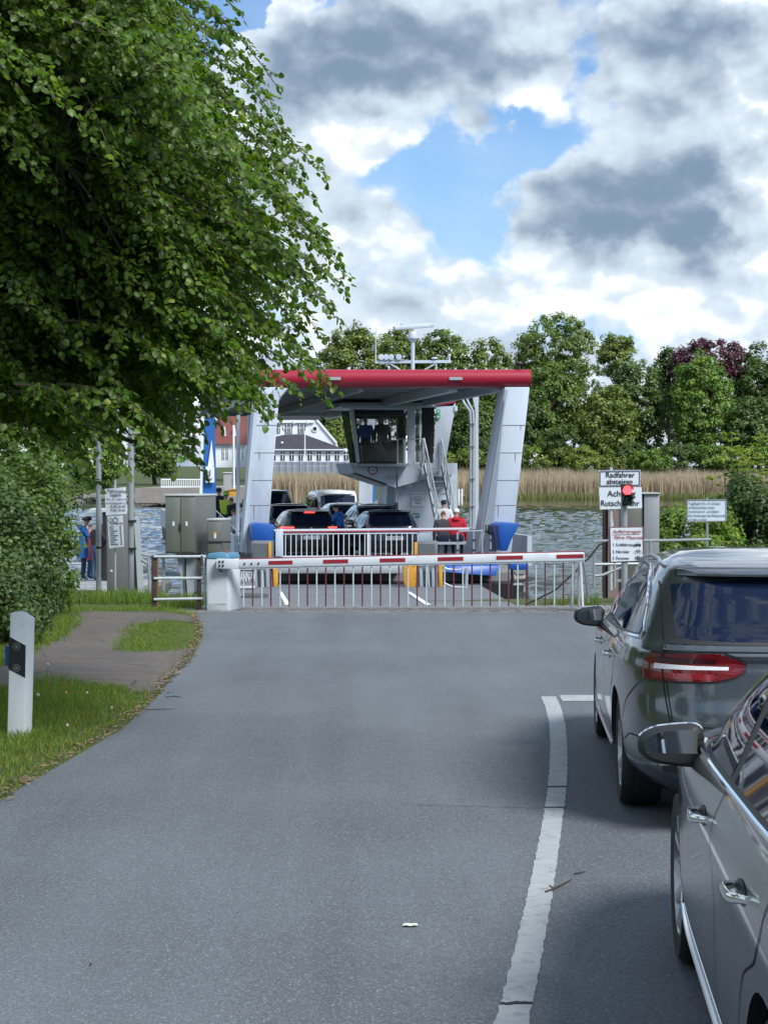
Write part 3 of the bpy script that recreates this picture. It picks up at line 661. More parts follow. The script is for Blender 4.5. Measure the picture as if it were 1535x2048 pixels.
def mirror(S, parent, shell, y, z, sd=-1, k=1.0, glass=MIRG):
    """door mirror: teardrop housing on a stalk, glass facing back"""
    bx = abs(S.side(y, z, 0, sd).x); mb = MB(); cx = sd * (bx + 0.078 * k)
    ring = []
    for a in np.linspace(0, 2 * np.pi, 28, endpoint=False):
        ca, sa = math.cos(a), math.sin(a); e = 0.62
        px = math.copysign(abs(ca) ** e, ca) * 0.125 * k; pz = math.copysign(abs(sa) ** e, sa) * 0.083 * k * (0.92 - 0.30 * ca * sd)
        ring.append((px, pz))
    prof = [(0.0, 0.93), (0.012, 1.0), (0.04, 1.0), (0.075, 0.92), (0.105, 0.74), (0.125, 0.45), (0.132, 0.12)]; V = []; F = []; n = len(ring)
    for d, sc in prof:
        for px, pz in ring: V.append((cx + px * sc, y + d * k, z + 0.075 * k + pz * sc))
    for i in range(len(prof) - 1):
        for j in range(n): F.append((i * n + j, i * n + (j + 1) % n, (i + 1) * n + (j + 1) % n, (i + 1) * n + j))
    F.append(tuple((len(prof) - 1) * n + j for j in range(n))); F.append(tuple(range(n)))
    h = mb.add(V, F).build('mirror', shell, parent, smooth=50, local=True)
    MB().add([(cx + px * 0.95, y - 0.004, z + 0.075 * k + pz * 0.95) for px, pz in ring] + [(cx + px * 0.80, y - 0.022, z + 0.075 * k + pz * 0.78) for px, pz in ring], [(j, (j + 1) % n, n + (j + 1) % n, n + j) for j in range(n)]).build('mirror_bezel', DARK, h, local=True)
    MB().add([(cx + px * 0.81, y - 0.004 - pz * 0.79 * 0.16, z + 0.075 * k + pz * 0.79) for px, pz in ring], [tuple(range(n))]).build('mirror_glass', glass, h, local=True)
    MB().tube([(cx + px * 1.0, y + 0.02 * k, z + 0.075 * k + pz * 1.02) for px, pz in ring[2:13]], 0.006, 6).build('mirror_trim', CHROME, h, smooth=True, local=True)
    MB().bar((sd * (bx - 0.03), y + 0.06, z + 0.0), (cx - sd * 0.08 * k, y + 0.06, z + 0.05 * k), 0.08, 0.045).build('stalk', DARK, h, local=True, bevel=0.01)
def strip(S, pts, w, off, name, mat, parent, fn=None, rad=None):
    """trim along a path of (y, z) on the left flank (or a tube when rad is given)"""
    fn = fn or S.side; P = [fn(a, b, off) for a, b in pts]
    if rad: return MB().tube(P, rad, 8).build(name, mat, parent, smooth=True, local=True)
    mb = MB(); V = []
    for i, (a, b) in enumerate(pts):
        a2, b2 = pts[min(i + 1, len(pts) - 1)]; a1, b1 = pts[max(i - 1, 0)]; da, db = a2 - a1, b2 - b1; l = math.hypot(da, db) or 1; na, nb = -db / l * w / 2, da / l * w / 2
        V += [fn(a + na, b + nb, off), fn(a - na, b - nb, off)]
    return mb.add(V, [(2 * i, 2 * i + 1, 2 * i + 3, 2 * i + 2) for i in range(len(pts) - 1)]).build(name, mat, parent, smooth=60, local=True)
def curve(pts, n=24):
    xs = np.linspace(0, 1, len(pts)); fa, fb = pchip(xs, [p[0] for p in pts]), pchip(xs, [p[1] for p in pts]); return [(float(fa(t)), float(fb(t))) for t in np.linspace(0, 1, n)]
ESTATE = [(0.20, -0.86, 3.50, 0.80), (0.30, -1.02, 3.72, 0.885), (0.345, -1.065, 3.76, 0.90), (0.42, -1.105, 3.79, 0.908), (0.55, -1.125, 3.80, 0.912), (0.66, -1.12, 3.79, 0.914), (0.74, -1.098, 3.75, 0.918), (0.82, -1.088, 3.64, 0.926),
          (0.88, -1.082, 3.42, 0.922), (0.94, -1.072, 2.95, 0.905), (0.985, -1.085, 2.55, 0.888), (1.01, -1.06, 2.30, 0.874), (1.05, -1.015, 2.12, 0.852), (1.12, -0.965, 1.93, 0.822), (1.20, -0.905, 1.73, 0.788), (1.28, -0.845, 1.52, 0.752),
          (1.36, -0.78, 1.28, 0.712), (1.41, -0.745, 1.12, 0.682), (1.438, -0.73, 1.02, 0.66), (1.462, -0.60, 0.92, 0.63), (1.485, -0.36, 0.80, 0.58), (1.508, 0.0, 0.70, 0.50), (1.522, 0.25, 0.58, 0.3)]
def dlo_top(y):   # upper edge of the side windows
    return float(np.interp(y, [-0.62, -0.52, -0.34, -0.1, 0.2, 0.6, 0.95, 1.25, 1.45, 1.65, 1.84, 2.0], [1.10, 1.205, 1.30, 1.365, 1.40, 1.41, 1.385, 1.315, 1.245, 1.165, 1.085, 1.02]))
def dlo_bot(y): return float(np.interp(y, [-0.62, 0.4, 1.9], [1.065, 1.035, 1.005]))
def estate_car(name, label, loc, rotz, paint, group, full=True):
    rot = Matrix.Rotation(rotz, 4, 'Z') @ Matrix.Rotation(-SL, 4, 'X')
    t = thing(name, label, 'car', loc, rot, group); S = Shape(ESTATE)
    body = link_mesh('body', body_mesh(S, paint, BLACK, 60), None, t, local=True, smooth=38)
    for y in (0, S.wb):
        for sd in (-1, 1): wheel(t, y, sd, 0.335)
    lp = lambda f, o: (lambda a, b: f(a, b, o))
    # side glass in three panes, both flanks
    for sd in (-1, 1):
        g = lambda a, b: S.side(a, b, 0.0035, sd)
        for a0, a1 in ((-0.60, -0.16), (-0.10, 0.95), (1.05, 1.95)):
            grid_patch(g, a0, a1, 16, dlo_bot, dlo_top, 8).build('side_window', CARGLASS, t, smooth=True, local=True)
        grid_patch(lambda a, b: S.side(a, b, 0.0022, sd), -0.63, 2.02, 40, lambda a: dlo_bot(a) - 0.012, lambda a: dlo_top(a) + 0.014, 8).build('window_frame', DARK, t, smooth=True, local=True)
        top = [(y, dlo_top(y) + 0.018) for y in np.linspace(-0.62, 2.0, 40)]; bot = [(y, dlo_bot(y) - 0.020) for y in np.linspace(2.05, -0.66, 30)]
        MB().tube([S.side(a, b, 0.006, sd) for a, b in bot + [(-0.672, 1.075)] + top], 0.0105, 8).build('chrome_trim', CHROME, t, smooth=True, local=True)
        # roof rail
        rl = curve([(-0.42, 1.432), (-0.30, 1.44), (-.05, 1.452), (0.45, 1.455), (0.85, 1.425), (1.05, 1.385)], 26)
        MB().tube([S.side(a, b, 0.020 * min(1, i / 3, (25 - i) / 3), sd) for i, (a, b) in enumerate(rl)], 0.012, 8).build('roof_rail', M('satin_rail', (.5, .52, .54), .3, .9), t, smooth=True, local=True)
        if sd < 0:
            for P in (curve([(2.34, 0.36), (2.36, 0.6), (2.30, 0.85), (2.12, 1.0)]), curve([(1.03, 0.36), (1.06, 0.6), (1.06, 0.85), (1.0, 1.01)]),
                      curve([(0.50, 0.36), (0.46, 0.50), (0.36, 0.65), (0.10, 0.76), (-0.02, 0.85), (-0.10, 1.03)]), curve([(2.34, 0.352), (1.5, 0.350), (0.52, 0.352)]),
                      curve([(-0.36, 0.56), (-0.45, 0.66), (-0.74, 0.80)], 10), curve([(-0.38, 0.44), (-0.62, 0.50), (-0.95, 0.50)], 12)):
                strip(S, P, 0.007, 0.0015, 'panel_gap', GAP, body)
            strip(S, curve([(3.2, 0.30), (2.5, 0.30), (1.4, 0.295), (0.48, 0.30)]), 0.016, 0.012, 'sill_trim', CHROME, t, rad=0.011)
            fl = curve([(-0.45, 0.62), (-.60, .62), (-.75, .615)], 8)
            for y in (1.30, 0.30):
                a = S.side(y - 0.11, 0.875, 0.004); b = S.side(y + 0.11, 0.868, 0.004); o = Vector((-1, 0, 0)) * 0.042
                Q = [];
                for f in np.linspace(0, 1, 22):
                    sw = min(1, f / .2, (1 - f) / .2); sw = sw * sw * (3 - 2 * sw); Q.append(a.lerp(b, f) + o * (sw * (0.78 + .22 * math.sin(math.pi * f)) - .1))
                vv = []; kk = 10
                for i, p in enumerate(Q):
                    f = i / 21; hh_ = 0.010 + 0.007 * math.sin(math.pi * f); tt_ = 0.0065
                    for q in range(kk): an = 2 * math.pi * q / kk; vv.append(p + Vector((tt_ * math.cos(an), 0, hh_ * math.sin(an))))
                n_ = len(Q); mbh = MB().add(vv, [(kk * i + j, kk * i + (j + 1) % kk, kk * i + kk + (j + 1) % kk, kk * i + kk + j) for i in range(n_ - 1) for j in range(kk)] + [tuple(range(kk)), tuple(kk * (n_ - 1) + j for j in range(kk - 1, -1, -1))])
                mbh.build('door_handle', CHROME, t, smooth=60, local=True)
                grid_patch(lambda a_, b_: S.side(a_, b_, 0.0022), y - 0.09, y + 0.09, 10, lambda q: 0.87 - 0.026 * math.sqrt(max(0, 1 - ((q - y) / 0.09) ** 2)), lambda q: 0.872 + 0.026 * math.sqrt(max(0, 1 - ((q - y) / 0.09) ** 2)), 3).build('handle_cup_shade', M('handle_shadow', (0.03, 0.032, 0.035), 0.35), body, smooth=True, local=True)  # dark oval painted for the shade in the body-coloured handle cup
        mirror(S, t, DARK, 1.93, 0.92, sd, 0.88)
        
    # tail: window, spoiler, lamps, gap, bumper parts
    grid_patch(lambda a, b: S.rear(a, b, 0.004), -0.635, 0.635, 26, lambda a: 1.045 + 0.028 * (abs(a) / 0.635) ** 6, lambda a: 1.375 - 0.03 * (a / 0.6) ** 2, 10).build('rear_window', CARGLASS, t, smooth=True, local=True)
    grid_patch(lambda a, b: S.rear(a, b, 0.0025), -0.69, 0.69, 26, lambda a: 1.032, lambda a: 1.392 - 0.03 * (a / 0.6) ** 2, 10).build('rear_window_frame', DARK, t, smooth=True, local=True)
    sx = np.linspace(-0.60, 0.60, 21); sv = []
    for x in sx:
        e = S.rear(x, 1.415, 0.0); b = -0.085 * (1 - (abs(x) / 0.66) ** 4)
        sv += [e + Vector((0, 0.10, 0.020)), e + Vector((0, b * .4, 0.012)), e + Vector((0, b, -0.010)), e + Vector((0, b, -0.022)), e + Vector((0, 0.03, -0.03))]
    MB().add(sv, [(5 * i + j, 5 * i + j + 1, 5 * i + 6 + j, 5 * i + 5 + j) for i in range(20) for j in range(4)]).build('roof_spoiler', paint, t, smooth=40, local=True)
    for sd in (-1, 1):
        zc = 0.905
        def lamp(o, z0, z1, x0, x1):    # arc parameter: inner end on the tailgate -> round the corner
            tA = S.th_x(x0, zc); tB = S.th_y(-0.80, zc); n1, n2 = 30, 6; V = []
            for i in range(n1 + 1):
                f = i / n1; th = tA + (tB - tA) * f ** 1.0
                inn = min(1, f / 0.16); e = math.sqrt(max(0, 1 - (1 - inn) ** 2)) * 0.75 + 0.25 * inn; out = min(1, (1 - f) / 0.10); e2 = 0.55 + 0.45 * math.sqrt(max(0, 1 - (1 - out) ** 2))
                for j in range(n2 + 1):
                    q = j / n2; z = zc + ((z0 - zc) * (1 - q) + (z1 - zc) * q) * (0.30 + 0.70 * e) * e2 + 0.012 * (1 - f); V.append(S.pt(th, z, o, sd))
            return MB().add(V, [(i * (n2 + 1) + j, i * (n2 + 1) + j + 1, (i + 1) * (n2 + 1) + j + 1, (i + 1) * (n2 + 1) + j) for i in range(n1) for j in range(n2)])
        lo = lamp(0.010, 0.832, 0.978, 0.29, 0).build('tail_lamp', REDL, t, smooth=True, local=True)
        lamp(0.004, 0.820, 0.990, 0.275, 0).build('lamp_surround', DARK, lo, smooth=True, local=True)
        V = []
        for i in range(25):
            th = S.th_x(0.37, zc) + (S.th_y(-0.90, zc) - S.th_x(0.37, zc)) * i / 24; h = 0.009 + 0.006 * i / 24
            V += [S.pt(th, 0.912 - h, 0.0125, sd), S.pt(th, 0.912 + h, 0.0125, sd)]
        MB().add(V, [(2 * i, 2 * i + 1, 2 * i + 3, 2 * i + 2) for i in range(24)]).build('light_strip', LAMPW, lo, local=True)
        for z0_, z1_, mt_ in ((0.935, 0.966, M('lamp_dark_red', (0.05, 0.002, 0.005), .1, coat=1.0)), (0.852, 0.880, M('lamp_bright_red', (0.26, 0.012, 0.02), .15, coat=1.0, var=.5, vscale=90))):
            V = []
            for i in range(25):
                th = S.th_x(0.44, zc) + (S.th_y(-0.90, zc) - S.th_x(0.44, zc)) * i / 24; V += [S.pt(th, z0_, 0.0118, sd), S.pt(th, z1_, 0.0118, sd)]
            MB().add(V, [(2 * i, 2 * i + 1, 2 * i + 3, 2 * i + 2) for i in range(24)]).build('lamp_chamber', mt_, lo, local=True)
        strip(S, curve([(sd * 0.66, 0.60), (sd * 0.685, 0.75), (sd * 0.70, 0.90), (sd * 0.70, 1.0), (sd * .69, 1.03)]), 0.008, 0.012, 'panel_gap', GAP, body, fn=S.rear)
        grid_patch(lambda a, b: S.rear(a, b, 0.006), sd * 0.60, sd * 0.38, 8, lambda a: 0.555, lambda a: 0.582, 2).build('reflector', REDL, t, smooth=True, local=True)
        box('bumper_insert', (sd * 0.62 - .12, -1.132, 0.40), (sd * 0.62 + .12, -1.10, 0.455), CHROME, t, bevel=0.01, local=True)
    strip(S, [(x, 0.60) for x in np.linspace(-0.66, 0.66, 20)], 0.008, 0.002, 'panel_gap', GAP, body, fn=S.rear)
    strip(S, [(x, 1.0) for x in np.linspace(-0.70, 0.70, 24)], 0.012, 0.006, 'tailgate_crease', paint, body, fn=S.rear, rad=0.007)
    grid_patch(lambda a, b: S.rear(a, b, 0.004), -0.70, 0.70, 20, lambda a: 0.335, lambda a: 0.455, 4).build('bumper_skirt', DARK, t, smooth=True, local=True)
    box('number_plate', (-0.26, -1.128, 0.70), (0.26, -1.112, 0.81), PLATE, t, local=True)
    MB().lathe([(0.045, 0.0), (0.045, 0.010), (0.036, 0.012)], (0, -1.10, 0.925), 'y', 24).build('badge', CHROME, t, smooth=True, local=True)
    V = [S.pt(math.pi - math.asin((abs(x) / 0.9) ** (float(S.nff(z)) / 2)), z, 0.004, -1 if x <= 0 else 1) for x in np.linspace(-0.72, 0.72, 13) for z in np.linspace(1.03, 1.44, 8)]
    MB().add(V, [(8 * i + j, 8 * i + j + 1, 8 * i + 9 + j, 8 * i + 8 + j) for i in range(12) for j in range(7)]).build('windscreen', CARGLASS, t, smooth=True, local=True)
    # cabin: the roof aerial fin
    MB().add([(-0.02, -0.32, 1.482), (0.02, -0.32, 1.482), (0.0, -0.36, 1.535), (0, -0.1, 1.495)], [(0, 1, 2), (0, 2, 3), (1, 3, 2), (0, 3, 1)]).build('aerial_fin', paint, t, local=True)
    return t
def paint(name, col, metal=0.75, rough=0.28): return M(name, col, rough, metal, coat=1.0, var=0.006, vscale=3)
P_DARK = paint('dark_grey_metallic', (0.11, 0.128, 0.148), 0.7, 0.22); P_GREY = paint('warm_grey_metallic', (0.33, 0.335, 0.33), 0.75, 0.28)
estate_car('estate_car', 'dark grey estate car waiting at the stop line, full tail lamp visible', (2.28, 10.05, gz(10.05)), R(-4.4), P_DARK, 'estate cars queuing in the lane')
estate_car('estate_car', 'mid grey estate car cut off by the right edge, nearest the camera', (1.735, 3.62, gz(3.62)), R(-5.6), P_GREY, 'estate cars queuing in the lane')

SUV = [(0.24, -0.70, 3.30, 0.78), (0.36, -0.86, 3.50, 0.87), (0.55, -0.90, 3.54, 0.905), (0.80, -0.87, 3.50, 0.92), (0.95, -0.85, 3.30, 0.915), (1.03, -0.82, 2.80, 0.89), (1.09, -0.79, 2.0, 0.86), (1.18, -0.72, 1.72, 0.82), (1.32, -0.58, 1.42, 0.75), (1.45, -0.44, 1.1, 0.68), (1.53, -0.36, 0.7, 0.60), (1.57, -0.2, 0.5, 0.42), (1.58, 0.1, 0.3, 0.2)]
HATCH = [(z * 0.955, yr, yf, w) for z, yr, yf, w in SUV]
VAN = [(0.24, -0.95, 3.55, 0.80), (0.36, -1.05, 3.75, 0.90), (0.60, -1.10, 3.85, 0.95), (0.95, -1.09, 3.80, 0.96), (1.08, -1.08, 3.5, 0.955), (1.15, -1.07, 3.1, 0.945), (1.30, -1.06, 2.9, 0.925), (1.50, -1.04, 2.6, 0.895), (1.70, -1.01, 2.2, 0.86), (1.86, -0.96, 1.75, 0.80), (1.93, -0.85, 1.4, 0.68), (1.95, -0.4, 0.8, 0.3)]
def far_car(name, label, loc, rotz, kind, pt_, lamps=None, plate=None, group='cars parked on the ferry deck', scale=1.0, hi_lamp=True):
    L_ = {'suv': SUV, 'hatch': HATCH, 'van': VAN}[kind]; S = Shape(L_, 5.5, 4.0, 2.7, 0.35 if kind != 'van' else 0.36, 1.1)
    if scale != 1: pass
    t = thing(name, label, 'van' if kind == 'van' else 'car', loc, Matrix.Rotation(rotz, 4, 'Z'), group)
    body = link_mesh('body', body_mesh(S, pt_, BLACK, 40, 0.39), None, t, local=True, smooth=38)
    for y in (0, S.wb):
        for sd in (-1, 1): wheel(t, y, sd, S.wr, detail=False)
    zt = S.z1; zb = {'suv': 1.10, 'hatch': 1.05, 'van': 1.22}[kind]; tp = {'suv': 1.45, 'hatch': 1.385, 'van': 1.74}[kind]; wx = {'suv': 0.66, 'hatch': 0.66, 'van': 0.70}[kind]
    grid_patch(lambda a, b: S.rear(a, b, 0.006), -wx, wx, 16, lambda a: zb, lambda a: tp - 0.03 * (a / wx) ** 4, 6).build('rear_window', CARGLASS, t, smooth=True, local=True)
    y1 = {'suv': 1.55, 'hatch': 1.55, 'van': 2.5}[kind]; y0 = {'suv': -0.42, 'hatch': -0.42, 'van': -0.8}[kind]
    def tpf(y): return tp - 0.10 - max(0, (y - y1 + 0.75)) * (0.42 if kind != 'van' else 0.5) - max(0, y0 + 0.3 - y) * 0.35
    for sd in (-1, 1):
        m_ = (y0 + y1) / 2
        for a0, a1 in ((y0, y0 + .36), (y0 + .42, m_ + .15), (m_ + .22, y1)):
            grid_patch(lambda a, b: S.side(a, b, 0.005, sd), a0, a1, 8, lambda a: zb + 0.01, tpf, 4).build('side_window', CARGLASS, t, smooth=True, local=True)
        mirror(S, t, DARK if kind != 'van' else pt_, y1 + 0.05, zb - 0.05, sd, 1.05)
        z0, z1 = (0.86, 1.0) if kind != 'van' else (0.95, 1.45)
        lm = lamps or REDL; V = []
        for i in range(11):
            th = S.th_x(0.50 if kind != 'van' else 0.86, 0.95) + (S.th_y(-0.62 if kind != 'van' else -.95, 0.95) - S.th_x(0.50 if kind != 'van' else 0.86, 0.95)) * i / 10
            V += [S.pt(th, z0, 0.012, sd), S.pt(th, z1, 0.012, sd)]
        MB().add(V, [(2 * i, 2 * i + 1, 2 * i + 3, 2 * i + 2) for i in range(10)]).build('tail_lamp', REDL, t, local=True)
        if lamps:
            V = []
            for i in range(9):
                th = S.th_x(0.52, 0.95) + (S.th_x(0.86, 0.95) - S.th_x(0.52, 0.95)) * i / 8; V += [S.pt(th, 0.945, 0.018, sd), S.pt(th, 0.985, 0.018, sd)]
            p = S.rear(sd * 0.84, 0.92, 0.02)
            MB().add(V, [(2 * i, 2 * i + 1, 2 * i + 3, 2 * i + 2) for i in range(8)]).box((p.x - .05, p.y - .01, 0.86), (p.x + .05, p.y + .02, 0.98)).build('brake_light', lamps, t, local=True)
    if lamps and hi_lamp:
        p = S.rear(0, tp + 0.035, 0.02); box('high_brake_light', (-0.16, p.y - .03, p.z - .025), (0.16, p.y + .02, p.z + .03), lamps, t, local=True)
    p = S.rear(0, 0.68, 0.0)
    pl = box('number_plate', (-0.26, p.y - .016, 0.62), (0.26, p.y - .003, 0.73), PLATE, t, local=True)
    if plate:
        mW = wm(t); o = mW @ Vector((-0.22, p.y - 0.018, 0.642)); xd = mW.to_3x3() @ Vector((1, 0, 0)); text_part(plate, 0.095, o, pl, TEXTB, xd, wide=1.0)
    MB().lathe([(0.05, 0), (0.05, .01)], (0, S.rear(0, 0.93, 0).y - .008, 0.93), 'y', 16).build('badge', CHROME, t, local=True)
    sp_ = S.rear(0, tp + .06, 0)
    MB().add([(x, S.rear(x, tp + .045, 0).y - (0.09 if abs(x) < .6 else .04) + d, tp + .075 - e) for x in np.linspace(-.62, .62, 9) for d, e in ((0.16, -.012), (0, 0), (0, .025))], [(3 * i + j, 3 * i + j + 1, 3 * i + 4 + j, 3 * i + 3 + j) for i in range(8) for j in range(2)]).build('roof_spoiler', pt_, t, smooth=40, local=True)
    if kind != 'hatch':
        for sd in (-1, 1): MB().tube([S.side(y, zt - 0.045 - .02 * abs(q - 3) / 3, 0.03) if sd < 0 else S.side(y, zt - 0.045 - .02 * abs(q - 3) / 3, 0.03, 1) for q, y in enumerate(np.linspace(-.1, 1.0, 7))], 0.018, 6).build('roof_rail', STEEL, t, local=True)
    strip(S, [(x, 0.60) for x in np.linspace(-0.75, 0.75, 14)], 0.014, 0.003, 'panel_gap', GAP, body, fn=S.rear)
    grid_patch(lambda a, b: S.rear(a, b, 0.006), -0.72, 0.72, 12, lambda a: 0.38, lambda a: 0.52, 3).build('bumper_skirt', DARK, t, smooth=True, local=True)
    return t
# ================================================================== the ferry
SH = math.tan(R(10.5))                                  # its deck runs away to the left
FY = 47.0
def fx(x, y): return x - SH * (y - FY)
FWHITE = M('ferry_white', (0.50, 0.565, 0.65), 0.45, var=0.06, vscale=1.5, dirt=(0.37, 0.42, 0.48), dscale=0.8, stretch=(1, 1, 0.35))
FGREY = M('ferry_grey', (0.33, 0.365, 0.40), 0.5, var=0.08, vscale=2); FRED = M('ferry_red', (0.33, 0.010, 0.034), 0.38, coat=0.15, var=0.1, vscale=1.2)
FBLUE = M('ferry_blue', (0.012, 0.085, 0.36), 0.4, var=0.15, vscale=2); FBLACK = M('hull_black', (0.012, 0.012, 0.014), 0.5, var=0.3, vscale=3); DECK = M('deck_grey', (0.2, 0.21, 0.22), 0.8)
YELL = M('fender_yellow', (0.62, 0.30, 0.03), 0.6, var=0.2, vscale=4, dirt=(0.3, 0.15, 0.04), dscale=3); ROOFG = M('roof_sheet_grey', (0.20, 0.225, 0.245), 0.45, var=0.08, vscale=1.0)
DKZ = -0.75
ferry = thing('car_ferry', 'white double-ended car ferry with red-edged canopy roof moored at the slipway', 'ferry', (0, FY, WATER_Z))
def fpart(mb, name, mat, parent=None, **k): return mb.build(name, mat, parent or ferry, **k)
def fbox(name, x0, x1, y0, y1, z0, z1, mat, parent=None, bevel=0.0):
    """box whose long sides follow the slanting deck"""
    mb = MB().add([(fx(x0, y0), y0, z0), (fx(x1, y0), y0, z0), (fx(x1, y1), y1, z0), (fx(x0, y1), y1, z0), (fx(x0, y0), y0, z1), (fx(x1, y0), y0, z1), (fx(x1, y1), y1, z1), (fx(x0, y1), y1, z1)],
                  [(3, 2, 1, 0), (4, 5, 6, 7), (0, 1, 5, 4), (1, 2, 6, 5), (2, 3, 7, 6), (3, 0, 4, 7)])
    return mb.build(name, mat, parent or ferry, bevel=bevel)
# hull, deck, bow flap
V = []
for y, xl, xr in ((44.4, -3.55, 2.75), (46, -3.75, 3.35), (47.6, -3.95, 4.1), (86, -4.0, 4.2), (88, -3.6, 3.5)): V += [(fx(xl, y), y, DKZ - 0.22), (fx(xr, y), y, DKZ - 0.22), (fx(xr, y), y, DKZ), (fx(xl, y), y, DKZ)]
fpart(MB().add(V, [(0, 1, 2, 3), (16, 19, 18, 17)] + [(4 * i + j, 4 * i + 4 + j, 4 * i + 4 + (j + 1) % 4, 4 * i + (j + 1) % 4) for i in range(4) for j in range(4)]), 'deck', DECK)
V = []
for y, xl, xr, zb in ((43.4, -3.4, 2.75, -1.7), (44.6, -3.6, 2.9, -1.9), (47, -4.0, 3.9, -2.0), (86, -4.0, 4.1, -2.0), (89, -3.7, 3.4, -1.2)):
    V += [(fx(xl, y), y, DKZ - 0.225), (fx(xr, y), y, DKZ - 0.225), (fx(xr * 0.97, y), y, zb), (fx(xl * 0.97, y), y, zb)]
F = [(0, 1, 2, 3), (16, 19, 18, 17)] + [(4 * i + j, 4 * i + 4 + j, 4 * i + 4 + (j + 1) % 4, 4 * i + (j + 1) % 4) for i in range(4) for j in range(4)]
fpart(MB().add(V, F), 'hull', FBLACK)
# blue bow shoulder on the right with its sheer
p = [at(890, 1131, 43.3), at(1000, 1131, 43.6), at(990, 1152, 43.5), at(940, 1149, 43.3), at(890, 1144, 43.2)]
fpart(MB().prism(p, (0, 1.2, 0)), 'bow_shoulder', FBLUE, bevel=0.02)
p = [at(545, 1133, 42.9), at(803, 1133, 42.9), at(803, 1147, 42.9), at(545, 1147, 42.9)]
fpart(MB().prism(p, (0, 2.2, 0.05)), 'loading_flap', FGREY, bevel=0.015)
# side bulwarks
for x0, x1 in ((-4.08, -3.95), (4.12, 4.25)): fbox('bulwark', x0, x1, 47.6, 86, DKZ, DKZ + 0.85, FWHITE)
# blue bulwark horns at the bow
for P in ([(995, 1050), (1008, 1046), (1040, 1047), (1022, 1080), (1014, 1102), (1000, 1102)], [(503, 1050), (512, 1047), (548, 1049), (550, 1082), (505, 1084)]):
    h = fpart(MB().prism([at(u, v, 45.6) for u, v in P], (-0.18, 1.3, 0)), 'bulwark_horn', FBLUE, bevel=0.03)
for u in (985, 990): fpart(MB().tube([at(u, 1102, 45.5), at(u - 2, 1075, 45.45), at(u - 8, 1052, 45.4), at(u - 14, 1050, 45.4), at(u - 14, 1062, 45.4), at(u - 4, 1070, 45.5)], 0.022, 6), 'hydraulic_hose', BLACK, smooth=True)
# portal legs: slanted box girders, the right one's inner side painted in shade tone
def leg(name, b0, b1, t0, t1, vb, vt, y, depth):
    A = [at(b0, vb, y), at(b1, vb, y), at(t1, vt, y), at(t0, vt, y)]
    return fpart(MB().prism(A, (-SH * depth, depth, 0)), name, FWHITE, bevel=0.03)
for (b0, b1, t0, t1, kn) in ((483, 533, 512, 560, 1), (955, 1022, 1009, 1059, 0)):
    l_ = leg('portal_leg', b0, b1, t0, t1, 1106, 774, FY - 0.2, 0.75)
    for v in (850, 905, 960, 1010, 1055):
        f = (1106 - v) / (1106 - 774); fpart(MB().bar(at(b0 + (t0 - b0) * f + 1, v, FY - .207), at(b1 + (t1 - b1) * f - 1, v, FY - .207), .012, .014), 'weld_seam', FGREY, l_)
    # proud edge flanges
    A = [at(b0 + 0, 1104, FY - .24), at(b0 + 9, 1104, FY - .24), at(t0 + 6, 779, FY - .24), at(t0, 779, FY - .24)]
    fpart(MB().prism(A, (0, 0.05, 0)), 'leg_flange', FGREY if not kn else FWHITE, l_)
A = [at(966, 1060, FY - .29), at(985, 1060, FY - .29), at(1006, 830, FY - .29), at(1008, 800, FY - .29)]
fpart(MB().prism(A, (0, 0.05, 0)), 'leg_shade_face', M('web_shade', (0.24, 0.28, 0.33), 0.6))  # inner side of the right leg: its shade is painted as a darker strip
A = [at(533, 845, FY - .28), at(545, 820, FY - .28), at(562, 792, FY - .28), at(576, 776, FY - .28), at(548, 776, FY - .28)]
fpart(MB().prism(A, (0, 0.5, 0)), 'leg_gusset', FWHITE)
for x in (-1.15, 3.35):
    y = 69.5; fpart(MB().prism([(fx(x - .2, y), y, DKZ), (fx(x + .3, y), y, DKZ), (fx(x + .45, y), y, 4.25), (fx(x - .2, y), y, 4.25)], (0, 0.7, 0)), 'portal_leg', FWHITE)
RUSTR = M('rust_run', (.22, .15, .11), .8, var=.4, vscale=9)
for u, v0, v1 in ((1030, 905, 925), (996, 1010, 1036), (1041, 850, 862), (519, 905, 921), (508, 1010, 1040), (1012, 1055, 1078)):
    a, b = at(u, v0, FY - .2075), at(u - .6, v1, FY - .2075); fpart(MB().add([a + Vector((-.012, 0, 0)), a + Vector((.012, 0, 0)), b + Vector((.004, 0, 0)), b + Vector((-.004, 0, 0))], [(0, 1, 2, 3)]), 'rust_run', RUSTR)
# red roof edge: a rounded girder
zt, zb = at(800, 739, FY).z, at(800, 775, FY).z; xl, xr = at(512, 750, FY).x, at(1060, 750, FY).x; mid = (zt + zb) / 2; hz = (zt - zb) / 2
prof = [(0.32, -hz), (0.05, -hz), (-0.08, -hz * .8), (-0.16, -hz * .35), (-0.17, hz * .15), (-0.13, hz * .6), (-0.02, hz * .93), (0.12, hz), (0.32, hz)]
V = [(x, FY - .1 + a, mid + b) for x in np.linspace(xl, xr, 13) for a, b in prof]; n = len(prof)
gird = fpart(MB().add(V, [(i * n + j, i * n + (j + 1) % n, (i + 1) * n + (j + 1) % n, (i + 1) * n + j) for i in range(12) for j in range(n)] + [tuple(range(n)), tuple(12 * n + j for j in range(n - 1, -1, -1))]), 'roof_edge_girder', FRED, smooth=35)
for u0, u1 in ((660, 681), (898, 924)):
    a, b = at(u0, 754, FY - .3), at(u1, 760, FY - .3); fpart(MB().box((a.x, a.y - .02, b.z), (b.x, a.y + .1, a.z)), 'edge_lamp', FGREY, gird)
for k_ in range(7): fpart(MB().box((xl + 5.2 + .28 * k_, FY + .05, zt), (xl + 5.25 + .28 * k_, FY + .1, zt + .05)), 'stud', FWHITE, gird)
